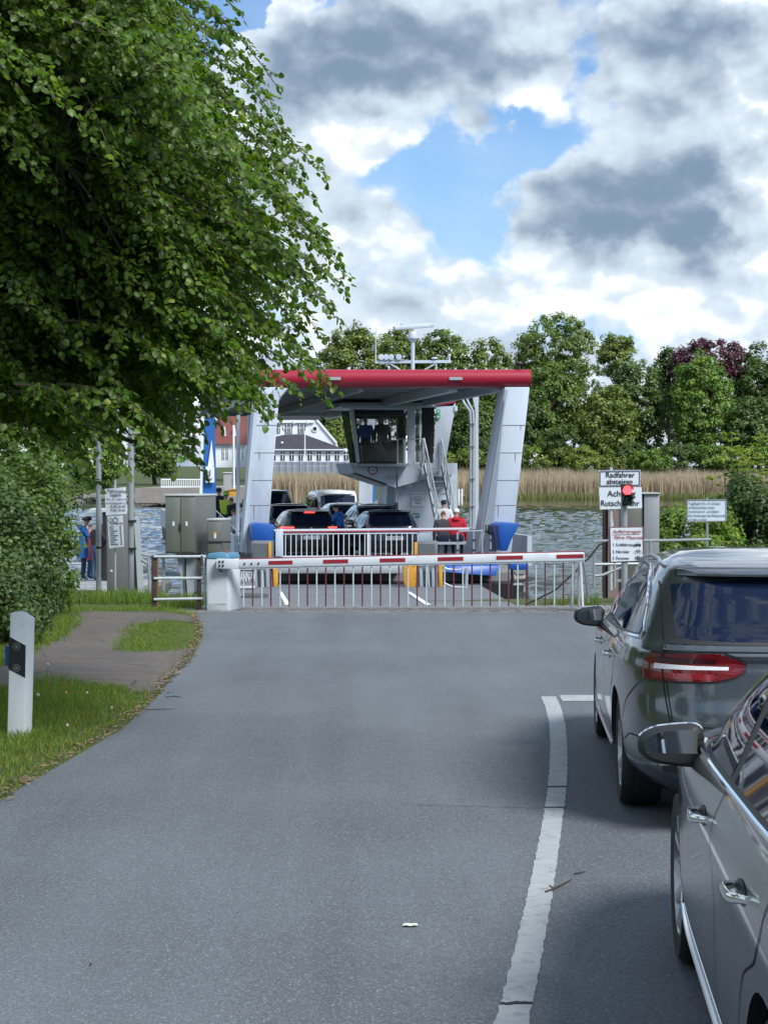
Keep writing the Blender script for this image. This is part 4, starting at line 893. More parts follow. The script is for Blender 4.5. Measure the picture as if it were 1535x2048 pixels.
fpart(MB().tube([(3.72, FY, zt), (3.72, FY, zt + .14)], 0.035, 8).ball((3.72, FY, zt + .17), (.11, .11, .05)), 'deck_floodlight', DARK, gird)
# roof sheet with its ribs and purlins
RZ = zb + 0.06; roof_end = 70.0
rf = fbox('canopy_roof', -3.25, 3.45, FY + 0.2, roof_end, RZ + 0.16, RZ + 0.22, ROOFG)
for i in range(30):
    y = FY + 0.55 + i * (roof_end - FY - 1.0) / 29; fbox('roof_rib', -3.22, 3.42, y, y + 0.28, RZ + 0.075, RZ + 0.158, ROOFG if i % 2 else FGREY, rf)
for x, w_ in ((1.95, .26), (-3.0, .2), (3.25, .22), (-.6, .12)):
    fbox('roof_beam', x - w_ / 2, x + w_ / 2, FY + 0.22, roof_end, RZ - 0.17, RZ + 0.073, FWHITE if x > 0 else FGREY, rf)
fbox('roof_edge_girder', -3.35, 3.6, roof_end + .003, roof_end + 0.4, RZ - 0.05, RZ + 0.45, FWHITE)
A = [(fx(3.3, 48), 48, RZ - .02), (fx(3.55, 48), 48, RZ + .04), (fx(3.55, 60), 60, RZ + .02), (fx(3.3, 60), 60, RZ - .04)]
fpart(MB().prism(A, (0, 0, 0.11)), 'gutter', FWHITE, rf)
# ---- wheelhouse
WY = 57.0
def W_(u, v, y=WY): return at(u, v, y)
GLS = glass_mat('wheelhouse_glass', (0.05, 0.06, 0.065), 0.25, 0.03); GLSD = glass_mat('wheelhouse_side_glass', (0.05, 0.075, 0.06), 0.75, 0.03)
wh = fpart(MB().prism([W_(683, 812), W_(905, 812), W_(908, 806), W_(683, 805)], (-0.7, 4.2, 0.0)), 'wheelhouse_roof', FWHITE)
# skirt below the windows, V-shaped underneath
V = [W_(700, 926), W_(792, 926), W_(792, 976), W_(707, 948)]
sk = fpart(MB().prism(V, (-0.6, 4.0, 0)), 'wheelhouse_skirt', FWHITE)
V = [W_(792.5, 926), W_(914, 926), W_(914, 948), W_(858, 956), W_(795, 974)]
fpart(MB().prism(V, (-0.6, 3.6, 0)), 'wheelhouse_skirt', FWHITE)
fpart(MB().prism([W_(702, 946, WY - .02), W_(712, 946, WY - .02), W_(775, 968, WY - .02), W_(768, 970, WY - .02)], (0, .04, 0)), 'skirt_edge', DARK, sk)
# mullions and panes of the front
def post(u0, v0, u1, v1, w_, nm='window_post', mat=FWHITE, y=WY): return fpart(MB().bar(W_(u0, v0, y), W_(u1, v1, y), w_, 0.12, (0, 1, 0)), nm, mat)
post(703, 818, 716, 926, 0.13); post(683, 812, 836, 815, 0.12, 'window_head'); post(716, 925, 792, 925, .06, 'window_sill_rail', DARK)
fpart(MB().prism([W_(708, 821, WY + .04), W_(811, 823, WY + .04), W_(811, 923, WY + .04), W_(722, 923, WY + .04)], (0, 0.012, 0)), 'front_window', GLS)
fpart(MB().prism([W_(682, 822, WY - .02), W_(698, 822, WY - .02), W_(711, 925, WY - .02), W_(699, 925, WY - .02)], (0, 0.02, 0)), 'side_window', GLSD)
for a, b in (((709, 822), (722, 924)), ((811, 822), (808, 924)), ((709, 829), (811, 829))): post(*a, *b, 0.055, 'window_frame', DARK, WY + .005)
fpart(MB().prism([W_(813.5, 812), W_(830, 812), W_(830, 926), W_(815, 926)], (0, 0.3, 0)), 'door_post', FWHITE)
fpart(MB().prism([W_(830.5, 818, WY + .1), W_(838, 818, WY + .1), W_(838, 925, WY + .1), W_(830.5, 925, WY + .1)], (0, 0.02, 0)), 'door_window', GLSD)
fpart(MB().prism([W_(838.5, 812), W_(842, 812), W_(842, 926), W_(838.5, 926)], (0, 0.2, 0)), 'door_post', FWHITE)
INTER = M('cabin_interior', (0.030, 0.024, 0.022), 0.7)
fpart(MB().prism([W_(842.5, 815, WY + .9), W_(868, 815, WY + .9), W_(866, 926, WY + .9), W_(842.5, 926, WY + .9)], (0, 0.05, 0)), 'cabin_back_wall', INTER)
fpart(MB().prism([W_(872, 812), W_(911, 806), W_(890, 926), W_(866, 926)], (0, 0.08, 0)), 'cabin_side_wall', FWHITE)
fpart(MB().prism([W_(871, 807, WY - .05), W_(912, 800, WY - .05), W_(910, 806, WY - .05), W_(872, 811, WY - .05)], (0, 0.1, 0)), 'cabin_roof_trim', FRED)
fpart(MB().box(tuple(W_(908, 822, WY - .05)), tuple(W_(914, 812, WY + .15))), 'loud_hailer', FWHITE)
GREENS = M('safety_green', (0.02, 0.28, 0.12), 0.5)
for v0, v1 in ((819, 827), (829, 838)):
    a, b = W_(872, v1, WY - .06), W_(879.5, v0, WY - .06); s_ = fpart(MB().box((a.x, a.y, a.z), (b.x, b.y + .012, b.z)), 'safety_sign', GREENS)
    c = (a + b) / 2; fpart(MB().box((c.x - .035, a.y - .004, c.z - .012), (c.x + .035, a.y, c.z + .012)).box((c.x - .012, a.y - .003, c.z - .035), (c.x + .012, a.y, c.z + .035)), 'cross_mark', SIGNW, s_)
# helm and back of the cabin seen through the glass
CONS = M('console_beige', (0.16, 0.14, 0.12), 0.6)
fpart(MB().prism([W_(722, 890, WY + .9), W_(808, 890, WY + .9), W_(808, 926, WY + .9), W_(726, 926, WY + .9)], (-.1, 0.5, 0)), 'helm_console', CONS)
fpart(MB().prism([W_(778, 880, WY + .7), W_(800, 880, WY + .7), W_(798, 886, WY + .7), W_(776, 887, WY + .7)], (0, .2, 0)), 'helm_screen', DARK)
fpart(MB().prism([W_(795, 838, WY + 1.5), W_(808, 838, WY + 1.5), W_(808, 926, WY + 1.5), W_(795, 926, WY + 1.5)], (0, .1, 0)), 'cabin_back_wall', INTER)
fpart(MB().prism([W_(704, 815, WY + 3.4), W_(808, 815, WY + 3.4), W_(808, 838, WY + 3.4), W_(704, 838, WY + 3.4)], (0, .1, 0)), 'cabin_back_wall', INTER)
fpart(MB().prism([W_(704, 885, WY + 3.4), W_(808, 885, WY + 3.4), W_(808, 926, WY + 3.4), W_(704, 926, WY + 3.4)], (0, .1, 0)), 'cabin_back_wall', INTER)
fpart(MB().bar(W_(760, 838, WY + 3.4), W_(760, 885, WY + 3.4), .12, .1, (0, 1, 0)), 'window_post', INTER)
# height limit roundel
c = W_(745, 940, WY - .03); rd = fpart(MB().lathe([(0.165, 0), (0.165, 0.015)], c, 'y', 28), 'height_sign', SIGNW)
V = []; n = 32
for i in range(n):
    a = 2 * math.pi * i / n
    for r_ in (0.165, 0.122): V.append((c.x + r_ * math.cos(a), c.y - 0.004, c.z + r_ * math.sin(a)))
fpart(MB().add(V, [(2 * i, 2 * i + 1, (2 * i + 3) % (2 * n), (2 * i + 2) % (2 * n)) for i in range(n)]), 'red_ring', TEXTR, rd)
text_part('2,2m', 0.115, (c.x - 0.108, c.y - .005, c.z - 0.04), rd, TEXTB, wide=0.85)
fpart(MB().add([(c.x - .03, c.y - .005, c.z + .115), (c.x + .03, c.y - .005, c.z + .115), (c.x, c.y - .005, c.z + .075)], [(0, 1, 2)]).add([(c.x - .03, c.y - .005, c.z - .115), (c.x + .03, c.y - .005, c.z - .115), (c.x, c.y - .005, c.z - .075)], [(0, 1, 2)]), 'arrow_mark', TEXTB, rd)
# trunk below
tr = fpart(MB().prism([W_(796, 972, WY + .4), W_(868, 950, WY + .4), W_(882, 1106, WY + .4), W_(796, 1106, WY + .4)], (-0.5, 3.0, 0)), 'wheelhouse_trunk', FWHITE)
fpart(MB().prism([W_(868.5, 948, WY + .9), W_(914, 948, WY + .9), W_(914, 1106, WY + .9), W_(882.5, 1106, WY + .9)], (-0.3, 2.0, 0)), 'wheelhouse_trunk', FWHITE)
fpart(MB().prism([W_(775, 962, WY + 1.2), W_(795.5, 968, WY + 1.2), W_(795.5, 1106, WY + 1.2), W_(766, 1106, WY + 1.2)], (-0.3, 2.0, 0)), 'trunk_buttress', FWHITE)
fpart(MB().tube([W_(792, 975, WY + .3), W_(792, 1012, WY + .3)], 0.035, 6), 'conduit', FGREY)
fpart(MB().box(tuple(W_(789, 1016, WY + .2)), tuple(W_(794, 1005, WY + .45))), 'switch_box', DARK)
fpart(MB().ball(W_(815, 971, WY + .35), (0.16, 0.12, 0.10)), 'bulkhead_lamp', SIGNW, smooth=True)
fpart(MB().prism([W_(774, 951, WY - .2), W_(790, 948, WY - .2), W_(791, 955, WY - .2), W_(777, 958, WY - .2)], (0, .12, 0)), 'cctv_camera', FGREY)
fpart(MB().box(tuple(W_(836, 940.5, WY - .02)), tuple(W_(841, 936, WY + .05))), 'vent_cap', FGREY)
a, b = W_(822, 1012, WY + .37), W_(848, 985, WY + .37); nb = fpart(MB().box((a.x, a.y, a.z), (b.x, b.y + .015, b.z)), 'notice_board', SIGNW)
for i, w_ in enumerate((.20, .13, .19, .19, .11, .09)):
    z = b.z - 0.06 - i * 0.062; cx = (a.x + b.x) / 2; fpart(MB().box((cx - w_, a.y - .004, z - .014), (cx + w_, a.y, z + .010)), 'text_line', M('print_grey', (0.13, 0.15, 0.2), 0.6), nb)
a, b = W_(823, 1035, WY + .37), W_(838, 1027, WY + .37); gsn = fpart(MB().box((a.x, a.y, a.z), (b.x, b.y + .012, b.z)), 'exit_sign', GREENS)
fpart(MB().box((a.x + .04, a.y - .003, (a.z + b.z) / 2 - .018), (b.x - .04, a.y, (a.z + b.z) / 2 + .018)), 'white_bar', SIGNW, gsn)
fpart(MB().box(tuple(W_(733, 956, WY + 6)), tuple(W_(737, 950, WY + 6.1))), 'lamp', DARK)
# stairs up to the wheelhouse door
st = [((848, 930), (874, 1056)), ((883, 930), (905, 1050))]
SY0, SY1 = WY - .15, WY - 1.9
def SP(side, f): (u0, v0), (u1, v1) = st[side]; return at(u0 + (u1 - u0) * f, v0 + (v1 - v0) * f, SY0 + (SY1 - SY0) * f)
stair = thing  # (name reserved for clarity)
for s_ in (0, 1): fpart(MB().bar(SP(s_, 0), SP(s_, 1.25), 0.05, 0.2, (0, 0, 1)), 'stair_stringer', FGREY)
for i in range(11):
    f = 0.06 + i * 0.105; a, b = SP(0, f), SP(1, f); fpart(MB().bar(a, b, 0.24, 0.035), 'stair_tread', STEEL)
RAIL = M('rail_pipe', (0.46, 0.50, 0.54), 0.35, 0.5)
for s_, (u0, v0, uu, vv) in enumerate(((846, 880, 885, 1020), (884, 879, 911, 1000))):
    up = Vector((0, 0, 0.86)); top = [SP(s_, -0.02) + up] + [SP(s_, f) + up for f in (0.1, .35, .6, .85, 1.05)]
    fpart(MB().tube([SP(s_, -0.02)] + top + [SP(s_, 1.12)], 0.028, 7), 'stair_handrail', RAIL, smooth=True)
    for f in (.25, .5, .75): fpart(MB().tube([SP(s_, f), SP(s_, f) + up], 0.02, 6), 'baluster', RAIL)
    fpart(MB().tube([SP(s_, 0) + up * .5, SP(s_, 1.05) + up * .5], 0.015, 6), 'mid_rail', RAIL)
pl = [(795, 926), (795, 878), (845, 878), (845, 926)]
fpart(MB().tube([at(u, v, WY - .35) for u, v in pl], 0.025, 7), 'landing_rail', RAIL, smooth=True)
fpart(MB().tube([at(808, 926, WY - .35), at(808, 879, WY - .35)], 0.04, 8), 'landing_post', RAIL)
fbox('landing', .85, 2.6, WY - .55, WY + .1, at(0, 930, WY).z - .05, at(0, 928, WY).z, FGREY)
# exhaust pipes and slim column on the right
for du in (0, 9): fpart(MB().tube([at(924 + du, 798, 55.0), at(927 + du, 806, 55.0), at(939 + du * .6, 822, 55.0), at(941 + du * .6, 850, 55), at(940 + du * .6, 1062, 55)], 0.045, 8), 'exhaust_pipe', RAIL, smooth=True)
fpart(MB().prism([at(943, 785, 55.6), at(957, 790, 55.6), at(956, 820, 55.6), at(957, 1064, 55.6), at(949, 1064, 55.6), at(950, 820, 55.6)], (0, 0.25, 0)), 'roof_column', FWHITE)
for v in (845, 890, 955, 1010): fpart(MB().bar(at(938, v, 54.9), at(951, v, 54.9), .05, .03), 'pipe_clamp', FGREY)
# ---- mast on the roof
MY = 52.5; mst = fpart(MB().tube([at(825, 742, MY), at(825, 672, MY)], 0.062, 10), 'mast', FWHITE, smooth=True)
cb = fpart(MB().bar(at(750, 724, MY), at(901, 723, MY), 0.07, 0.09), 'mast_crossbar', FWHITE)
for a, b in (((777, 726), (800, 740)), ((873, 726), (848, 740)), ((872, 726), (872, 740))): fpart(MB().tube([at(*a, MY), at(*b, MY)], 0.022, 6), 'mast_stay', FWHITE)
fpart(MB().tube([at(751, 723, MY), at(751, 655, MY)], [0.02, 0.01], 6), 'whip_aerial', FWHITE, cb)
rp = fpart(MB().lathe([(0.07, -.32), (0.16, -.2), (0.15, -.05), (0.11, 0.02)], at(825, 664, MY), 'z', 16), 'radar_pedestal', FWHITE, smooth=True)
fpart(MB().bar(at(787, 656.5, MY - .3), at(866, 650, MY + .4), 0.14, 0.13), 'radar_scanner', FWHITE, bevel=0.03)
for u in (762, 772, 782, 797): fpart(MB().lathe([(0.03, .18), (0.085, 0.08), (0.09, 0), (0.06, -.005)], at(u, 714, MY - .1), 'y', 16), 'signal_horn', FWHITE, cb, smooth=40)
fpart(MB().box(tuple(at(760, 721, MY - .05)), tuple(at(807, 718.5, MY + .1))), 'horn_bracket', FGREY, cb)
fpart(MB().lathe([(0.012, -.14), (0.012, -.03), (0.1, -.02), (0.085, .02), (0.02, .03)], at(868, 716, MY), 'z', 14), 'satellite_dome', FWHITE, cb)
fpart(MB().tube([at(898, 723, MY), at(898, 712, MY)], 0.03, 8).ball(at(898, 711, MY), .05), 'nav_light', FWHITE, cb)
# ---- gate across the near end, and the fixed rails right of it
GY = 45.6
def gp_(u, v): return at(u, v, GY)
gate = fpart(MB().bar(gp_(548, 1060.5), gp_(938, 1057), 0.06, 0.05), 'gate_top_rail', SIGNW)
fpart(MB().bar(gp_(560, 1064.0) + Vector((0, -.02, 0)), gp_(925, 1060.5) + Vector((0, -.02, 0)), 0.05, 0.035), 'gate_red_band', TEXTR, gate)
fpart(MB().bar(gp_(560, 1068), gp_(835, 1066), 0.045, 0.03), 'gate_rail', SIGNW, gate); fpart(MB().bar(gp_(560, 1113), gp_(835, 1112), 0.045, 0.04), 'gate_rail', SIGNW, gate)
for i in range(26):
    u = 571 + i * 10.56; fpart(MB().bar(gp_(u, 1068), gp_(u, 1113), 0.021, 0.021), 'gate_bar', SIGNW, gate)
fpart(MB().box(tuple(gp_(551, 1113) + Vector((0, -.05, 0))), tuple(gp_(566, 1058) + Vector((0, .12, 0)))), 'gate_hinge_post', FWHITE, bevel=.01)
for v in (1072, 1085, 1098): fpart(MB().box(tuple(gp_(547, v + 5)), tuple(gp_(552, v) + Vector((0, .2, 0)))), 'hinge', DARK)
fpart(MB().bar(gp_(736, 1112), gp_(736, 1060), .05, .05), 'gate_stile', SIGNW, gate)
for P in ([(914, 1112), (914, 1066), (918, 1062), (980, 1061), (980, 1112)], [(946, 1112), (946, 1062)], [(963, 1112), (963, 1062)]):
    fpart(MB().tube([gp_(u, v) + Vector((0, -.15, 0)) for u, v in P], 0.028, 7), 'deck_rail', RAIL, smooth=True)
for u in (914, 946, 980):
    for v in (1078, 1098): fpart(MB().box(tuple(gp_(u - 3, v + 3) + Vector((0, -.2, 0))), tuple(gp_(u + 3, v) + Vector((0, -.1, 0)))), 'rail_clamp', DARK)
# lockers and boxes on deck, right
a, b = at(874, 1108, 47.6), at(914, 1070, 47.6); lk = fpart(MB().box((a.x, a.y, a.z - .2), (b.x, b.y + .6, b.z)), 'deck_locker', FWHITE, bevel=.015)
for u in (884, 893, 902, 910): fpart(MB().bar(at(u, 1106, 47.58), at(u, 1076, 47.58), .03, .02, (0, 1, 0)), 'locker_slat', SIGNW, lk)
a, b = at(916, 1108, 47.9), at(958, 1062, 47.9); fpart(MB().box((a.x, a.y, a.z - .2), (b.x, b.y + .6, b.z)), 'deck_locker', FWHITE, bevel=.015)
a, b = at(836, 1085, 49), at(862, 1066, 49); fpart(MB().box((a.x, a.y, a.z), (b.x, b.y + .4, b.z)), 'life_raft_box', FWHITE, bevel=.02)
bench = fpart(MB().box((at(868, 1060, 47.2).x, 47.0, -.12), (at(930, 1060, 47.2).x, 47.55, -.05)), 'bench_seat', FGREY)
# left side: slim poles and the gangway rail
for u0, u1, y, r_ in ((477, 475, 49.5, .055), (500, 489, 48.3, .022), (497, 491, 48.0, .03)): fpart(MB().tube([at(u0, 830, y), at(u1, 1090, y)], r_, 7), 'guy_pole', FWHITE, smooth=True)
for k_, (u0, v0, u1, v1) in enumerate(((431, 1020, 492, 1078), (431, 1035, 492, 1095))):
    fpart(MB().tube([at(u0, v0, 56), at(u1, v1, 46.5)], 0.022, 6), 'side_rail', RAIL)
for f in np.linspace(0, 1, 7): fpart(MB().tube([at(431 + 61 * f, 1018 + 60 * f, 56 - 9.5 * f), at(431 + 61 * f, 1050 + 58 * f, 56 - 9.5 * f)], 0.02, 6), 'side_rail_post', RAIL)

# ================================================================== cars on the deck
CZ = DKZ
cyaw = R(10.5)
def deck_at(u, y): return (at(u, 1000, y).x, y + 0.9, CZ)
P_ANTH = paint('anthracite', (0.03, 0.034, 0.038)); P_BLUEBLK = paint('blue_black', (0.022, 0.028, 0.045)); P_SILV = paint('silver', (0.55, 0.57, 0.59), 0.6); P_WHITEC = paint('white_car', (0.80, 0.82, 0.83), 0.0, 0.35); P_BLK = paint('black_car', (0.015, 0.015, 0.017)); P_SILB = paint('pale_silver', (0.50, 0.53, 0.57), 0.6)
far_car('parked_car', 'anthracite car on the ferry with its brake lights glowing red', deck_at(612, 51.0), cyaw, 'hatch', P_ANTH, REDON)
far_car('parked_car', 'blue-black car behind the ferry gate, its white number plate facing us', deck_at(778, 50.4), cyaw, 'hatch', P_BLUEBLK, None, 'SL-DZ 157')
far_car('parked_car', 'silver car parked ahead of the blue-black one, beside the wheelhouse trunk', deck_at(750, 57.3), cyaw, 'suv', P_SILB)
far_car('parked_car', 'dark estate with bright roof rails at the left ferry pillar', deck_at(573, 57.0), cyaw, 'suv', P_BLK)
far_car('parked_van', 'white van with a wide dark rear window further along the deck', deck_at(667, 69.0), cyaw, 'van', P_WHITEC)
far_car('parked_car', 'silver hatchback half hidden behind the man in the blue jacket', deck_at(690, 63.5), cyaw, 'hatch', P_SILV)
far_car('parked_van', 'black van at the far left of the deck beside the pillar', deck_at(535, 70.5), cyaw, 'van', P_BLK)
# ================================================================== barrier
BY = 28.1; BG = gz(BY)
CABW = M('barrier_cabinet_white', (0.56, 0.62, 0.66), 0.5, var=0.06, dirt=(0.36, 0.39, 0.39), dscale=2.2); LIDB = M('barrier_lid_blue', (0.07, 0.20, 0.31), 0.4)
BOOMW = M('boom_white', (0.60, 0.65, 0.70), 0.4, var=0.08, dirt=(0.44, 0.47, 0.5), dscale=3); BOOMR = M('boom_red', (0.26, 0.012, 0.025), 0.45, var=0.15); PICKR = M('picket_red', (0.13, 0.03, 0.036), 0.5, var=0.3, vscale=8); PICKW = M('picket_white', (0.50, 0.525, 0.54), 0.5, var=0.25, vscale=9)
bar_ = thing('road_barrier', 'lowered red and white boom barrier with hanging picket skirt across the lane', 'barrier', (at(435, 1228, BY).x, BY, BG))
A = at(413, 1228, BY); B = at(456, 1229, BY - .05); sk_ = Vector((0.17, 0.42, 0)); zt_ = at(413, 1118, BY).z
foot = [Vector((A.x, A.y, BG)), Vector((B.x, B.y, BG)), Vector((B.x, B.y, BG)) + sk_, Vector((A.x, A.y, BG)) + sk_]
cab = MB().prism(foot, (0, 0, zt_ - BG)).build('cabinet', CABW, bar_, bevel=0.015)
V = [p + Vector((0, 0, zt_ - BG + .003)) for p in foot]; c = sum(V, Vector()) / 4; V = [c + (p - c) * 1.05 for p in V]; V2 = [c + (p - c) * 0.86 + Vector((0, 0, 0.095)) for p in V]
MB().add(V + V2, [(3, 2, 1, 0), (4, 5, 6, 7)] + [(i, (i + 1) % 4, 4 + (i + 1) % 4, 4 + i) for i in range(4)]).build('cabinet_lid', LIDB, bar_, bevel=0.02)
MB().add([(A.x + .03, A.y - .004, BG + .12), (B.x - .03, B.y - .006, BG + .12), (B.x - .03, B.y - .006, zt_ - .08), (A.x + .03, A.y - .004, zt_ - .08)], [(0, 1, 2, 3)]).build('cabinet_door', CABW, cab)
MB().ball((at(455, 1105, BY + .2)), (0.03, .03, .03)).build('warning_lamp', M('lamp_red', (0.3, 0.02, 0.02), 0.3), bar_)
MB().bar(at(433, 1127, BY - .12), at(478, 1128, BY - .12), 0.14, 0.16, (0, 0, 1)).build('pivot_bracket', CABW, bar_, bevel=0.01)
for u in (439, 446): 
    for v in (1123, 1131): MB().lathe([(0.018, 0), (0.018, -.02)], at(u, v, BY - .19), 'y', 8).build('bolt', DARK, bar_)
MB().tube([at(438, 1138, BY - .1), at(440, 1142, BY - .12), at(445, 1143, BY - .1)], .01, 5).build('cable', DARK, bar_)
def bm_(u): return 1127.5 - (u - 478) * (15.0 / 690)
y_b = BY - .12
boom = MB().bar(at(478, bm_(478), y_b), at(1168, bm_(1168), y_b), 0.09, 0.145).build('boom', BOOMW, bar_, bevel=0.02)
MB().bar(at(478, bm_(478) - 9.8, y_b + .01), at(1168, bm_(1168) - 9.8, y_b + .01), 0.075, 0.012).build('boom_red_edge', BOOMR, boom)
MB().bar(at(478, bm_(478) + 9.8, y_b), at(1168, bm_(1168) + 9.8, y_b), 0.05, 0.02).build('picket_carrier', BOOMW, bar_)
for u0, u1 in ((537, 585), (646, 696), (759, 810), (875, 926), (992, 1045), (1112, 1166)):
    a, b = at(u0, bm_(u0) - .5, y_b - .049), at(u1, bm_(u1) - .5, y_b - .049); MB().bar(a, b, 0.004, 0.062).build('red_stripe', BOOMR, boom)
for u in (489, 503, 517): MB().lathe([(0.016, 0), (0.016, -.02)], at(u, bm_(u), y_b - .045), 'y', 8).build('bolt', DARK, boom)
n = 0; u = 487.0
while u < 1150:
    a, b = at(u, bm_(u) + 10.5, y_b), at(u, 1213, y_b); MB().tube([a, b], 0.0125, 6).build('picket', PICKW if n % 2 == 0 else PICKR, bar_, smooth=True); n += 1; u += 18.25
MB().bar(at(482, 1214, y_b), at(1145, 1213, y_b), 0.03, 0.022).build('picket_bottom_rail', STEEL, bar_)
for (u0, v0, u1, v1, yy) in ((1160, 1122, 1165, 1222, -.25), (1149, 1122, 1140, 1213, .25), (1166, 1122, 1176, 1205, .35), (1157, 1122, 1157, 1212, .1)):
    MB().tube([at(u0, v0, y_b), at(u1, v1, y_b + yy)], 0.022, 7).build('rest_leg', PICKW, bar_)
# ================================================================== left railing, cabinets, signs
RUST = M('rusty_post', (0.055, 0.038, 0.032), 0.8, var=0.5, vscale=12); PIPE = M('railing_pipe', (0.50, 0.56, 0.58), 0.45, 0.3, var=0.2, vscale=10)
rl_ = thing('pipe_railing', 'short pipe railing on rusty posts left of the barrier cabinet', 'railing', (at(308, 1230, 28.3).x, 28.3, gz(28.3)))
for u, w_ in ((309, 0.085), (398, 0.065)):
    MB().box((at(u, 1230, 28.3).x - w_ / 2, 28.25, gz(28.3) - .05), (at(u, 1230, 28.3).x + w_ / 2, 28.36, at(u, 1111, 28.3).z)).build('post', RUST, rl_, bevel=.008)
MB().box((at(314.5, 1230, 28.3).x, 28.24, gz(28.3)), (at(317, 1230, 28.3).x, 28.30, at(317, 1112, 28.3).z)).build('post_edge', M('rust_orange', (0.20, 0.10, 0.05), 0.8, var=.4), rl_)
for v0, v1 in ((1113.5, 1113), (1157, 1156), (1199, 1197)): MB().tube([at(308, v0, 28.24), at(412, v1, 28.24)], 0.024, 8).build('rail', PIPE, rl_, smooth=True)
MB().tube([at(403, 1110, 28.2), at(407, 1113, 28.2), at(409, 1150, 28.2), at(410, 1222, 28.2)], 0.016, 7).build('conduit', PIPE, rl_, smooth=True)
rb = thing('pipe_railing', 'grey pipe railing along the water behind the rusty posts', 'railing', (at(300, 1190, 31).x, 31.5, -0.6))
for P in ([(283, 1106), (297, 1112), (300, 1196)], [(283, 1120), (300, 1130)], [(327, 1110), (327, 1200)], [(297, 1112), (327, 1113)]): MB().tube([at(u, v, 31.5) for u, v in P], .03, 7).build('rail', STEEL, rb, smooth=True)
CABG = M('cabinet_stainless', (0.185, 0.205, 0.18), 0.36, 0.4, var=0.14, vscale=1.5, stretch=(6, 6, .6)); CABD = M('cabinet_side', (0.17, 0.175, 0.17), 0.45, 0.4, var=.1)
def cabinet(name, label, uf0, uf1, us, v0, v1, y, dep, doors=2):
    zb_, zt2 = at(uf0, v1, y).z, at(uf0, v0, y).z; a, b = at(uf0, v1, y), at(uf1, v1, y); cc2 = at(us, v1, y + dep)
    t = thing(name, label, 'cabinet', (a.x, y, zb_)); d = Vector((cc2.x - b.x, dep, 0))
    f = [Vector((a.x, y, zb_)), Vector((b.x, y, zb_)), Vector((b.x, y, zb_)) + d, Vector((a.x, y, zb_)) + d]
    MB().prism(f, (0, 0, zt2 - zb_)).build('body', CABD, t, bevel=.006)
    V = [p + Vector((0, 0, zt2 - zb_)) for p in f]; c = sum(V, Vector()) / 4; MB().prism([c + (p - c) * 1.06 for p in V], (0, 0, 0.035)).build('roof', M('cabinet_roof', (0.55, 0.58, 0.58), .4, .3), t, bevel=.005)
    w_ = (b.x - a.x) / doors
    for k_ in range(doors):
        x0 = a.x + k_ * w_; dr = MB().box((x0 + .008, y - .015, zb_ + .03), (x0 + w_ - .008, y, zt2 - .03)).build('door', CABG, t, bevel=.005)
        xl_ = x0 + w_ * (.55 if k_ == 0 else .42); zz_ = zb_ + (zt2 - zb_) * .5
        MB().box((xl_ - .018, y - .022, zz_ - .02), (xl_ + .018, y - .0155, zz_ + .06)).build('label_plate', SIGNW, dr)
    if doors == 2: MB().box((a.x + w_ - .015, y - .05, zb_ + .42), (a.x + w_ + .015, y - .015, zb_ + .56)).build('handle', BLACK, t, bevel=.006)
    return t, f, zb_
t1, f1, z1_ = cabinet('switch_cabinet', 'tall two-door stainless switch cabinet standing over the water', 331, 391, 432, 992, 1107, 31.2, 0.75)
BASEC = M('cabinet_base', (0.36, 0.40, 0.44), 0.75, var=0.25, vscale=3, dirt=(.2, .22, .24), dscale=2)
MB().prism([at(352, 1108, 31.4), at(400, 1108, 31.4), at(388, 1150, 31.4), at(388, 1222, 31.4), at(362, 1222, 31.4), at(362, 1150, 31.4)], (0, .4, 0)).build('plinth', BASEC, t1)
for P in ([(371, 1108), (371, 1160), (374, 1196)], [(398, 1150), (396, 1180), (380, 1197), (360, 1198)]): MB().tube([at(u, v, 31.35) for u, v in P], .016, 6).build('cable', BLACK, t1, smooth=True)
t2, f2, z2_ = cabinet('switch_cabinet', 'small low stainless cabinet right of the tall one', 415, 443, 461, 1041, 1108, 31.0, 0.5, 1)
MB().prism([at(420, 1108, 31.1), at(456, 1108, 31.1), at(456, 1215, 31.1), at(420, 1215, 31.1)], (0, .3, 0)).build('plinth', BASEC, t2)
MB().box(tuple(at(427, 1070, 30.985) ), tuple(at(433, 1064, 30.98) + Vector((0, .004, 0)))).build('warning_sticker', YELL, t2)
MB().box((f2[0].x - .01, 30.97, at(0, 1084, 31).z - .015), (f2[1].x + .17, 30.995, at(0, 1084, 31).z + .015)).build('strap', BLACK, t2)
# poles and notice boards by the quay
def pole(name, label, u, v0, v1, y, r, cat='post', cap=False):
    t = thing(name, label, cat, (at(u, v1, y).x, y, at(u, v1, y).z)); MB().tube([at(u, v1, y), at(u, v0, y)], r, 12).build('shaft', STEEL, t, smooth=True); return t
pl1 = pole('steel_post', 'tall galvanised post beside the people at the quay', 197.5, 700, 1180, 34.2, 0.055)
for v in (966, 1097): MB().tube([at(197.5, v, 34.2), at(197.5, v - 4, 34.2)], 0.062, 12).build('band', DARK, pl1)
pl2 = pole('steel_post', 'galvanised post with a black clamp right of the timetable boards', 262, 690, 1188, 33.0, 0.06)
for v in (1040, 1095): MB().box((at(257, v, 32.9).x, 32.88, at(0, v + 5, 33).z), (at(270, v, 32.9).x, 33.1, at(0, v, 33).z)).build('clamp', BLACK, pl2)
stele = thing('information_stele', 'dark grey upright stele behind the notice boards', 'stele', (at(236, 1185, 34.5).x, 34.5, at(236, 1185, 34.5).z))
MB().prism([at(213, 1024, 34.5), at(266, 1024, 34.5), at(272, 1188, 34.5), at(214, 1186, 34.5)], (0, .35, 0)).build('body', M('stele_grey', (0.16, 0.17, 0.17), 0.55, var=.1), stele, bevel=.01)
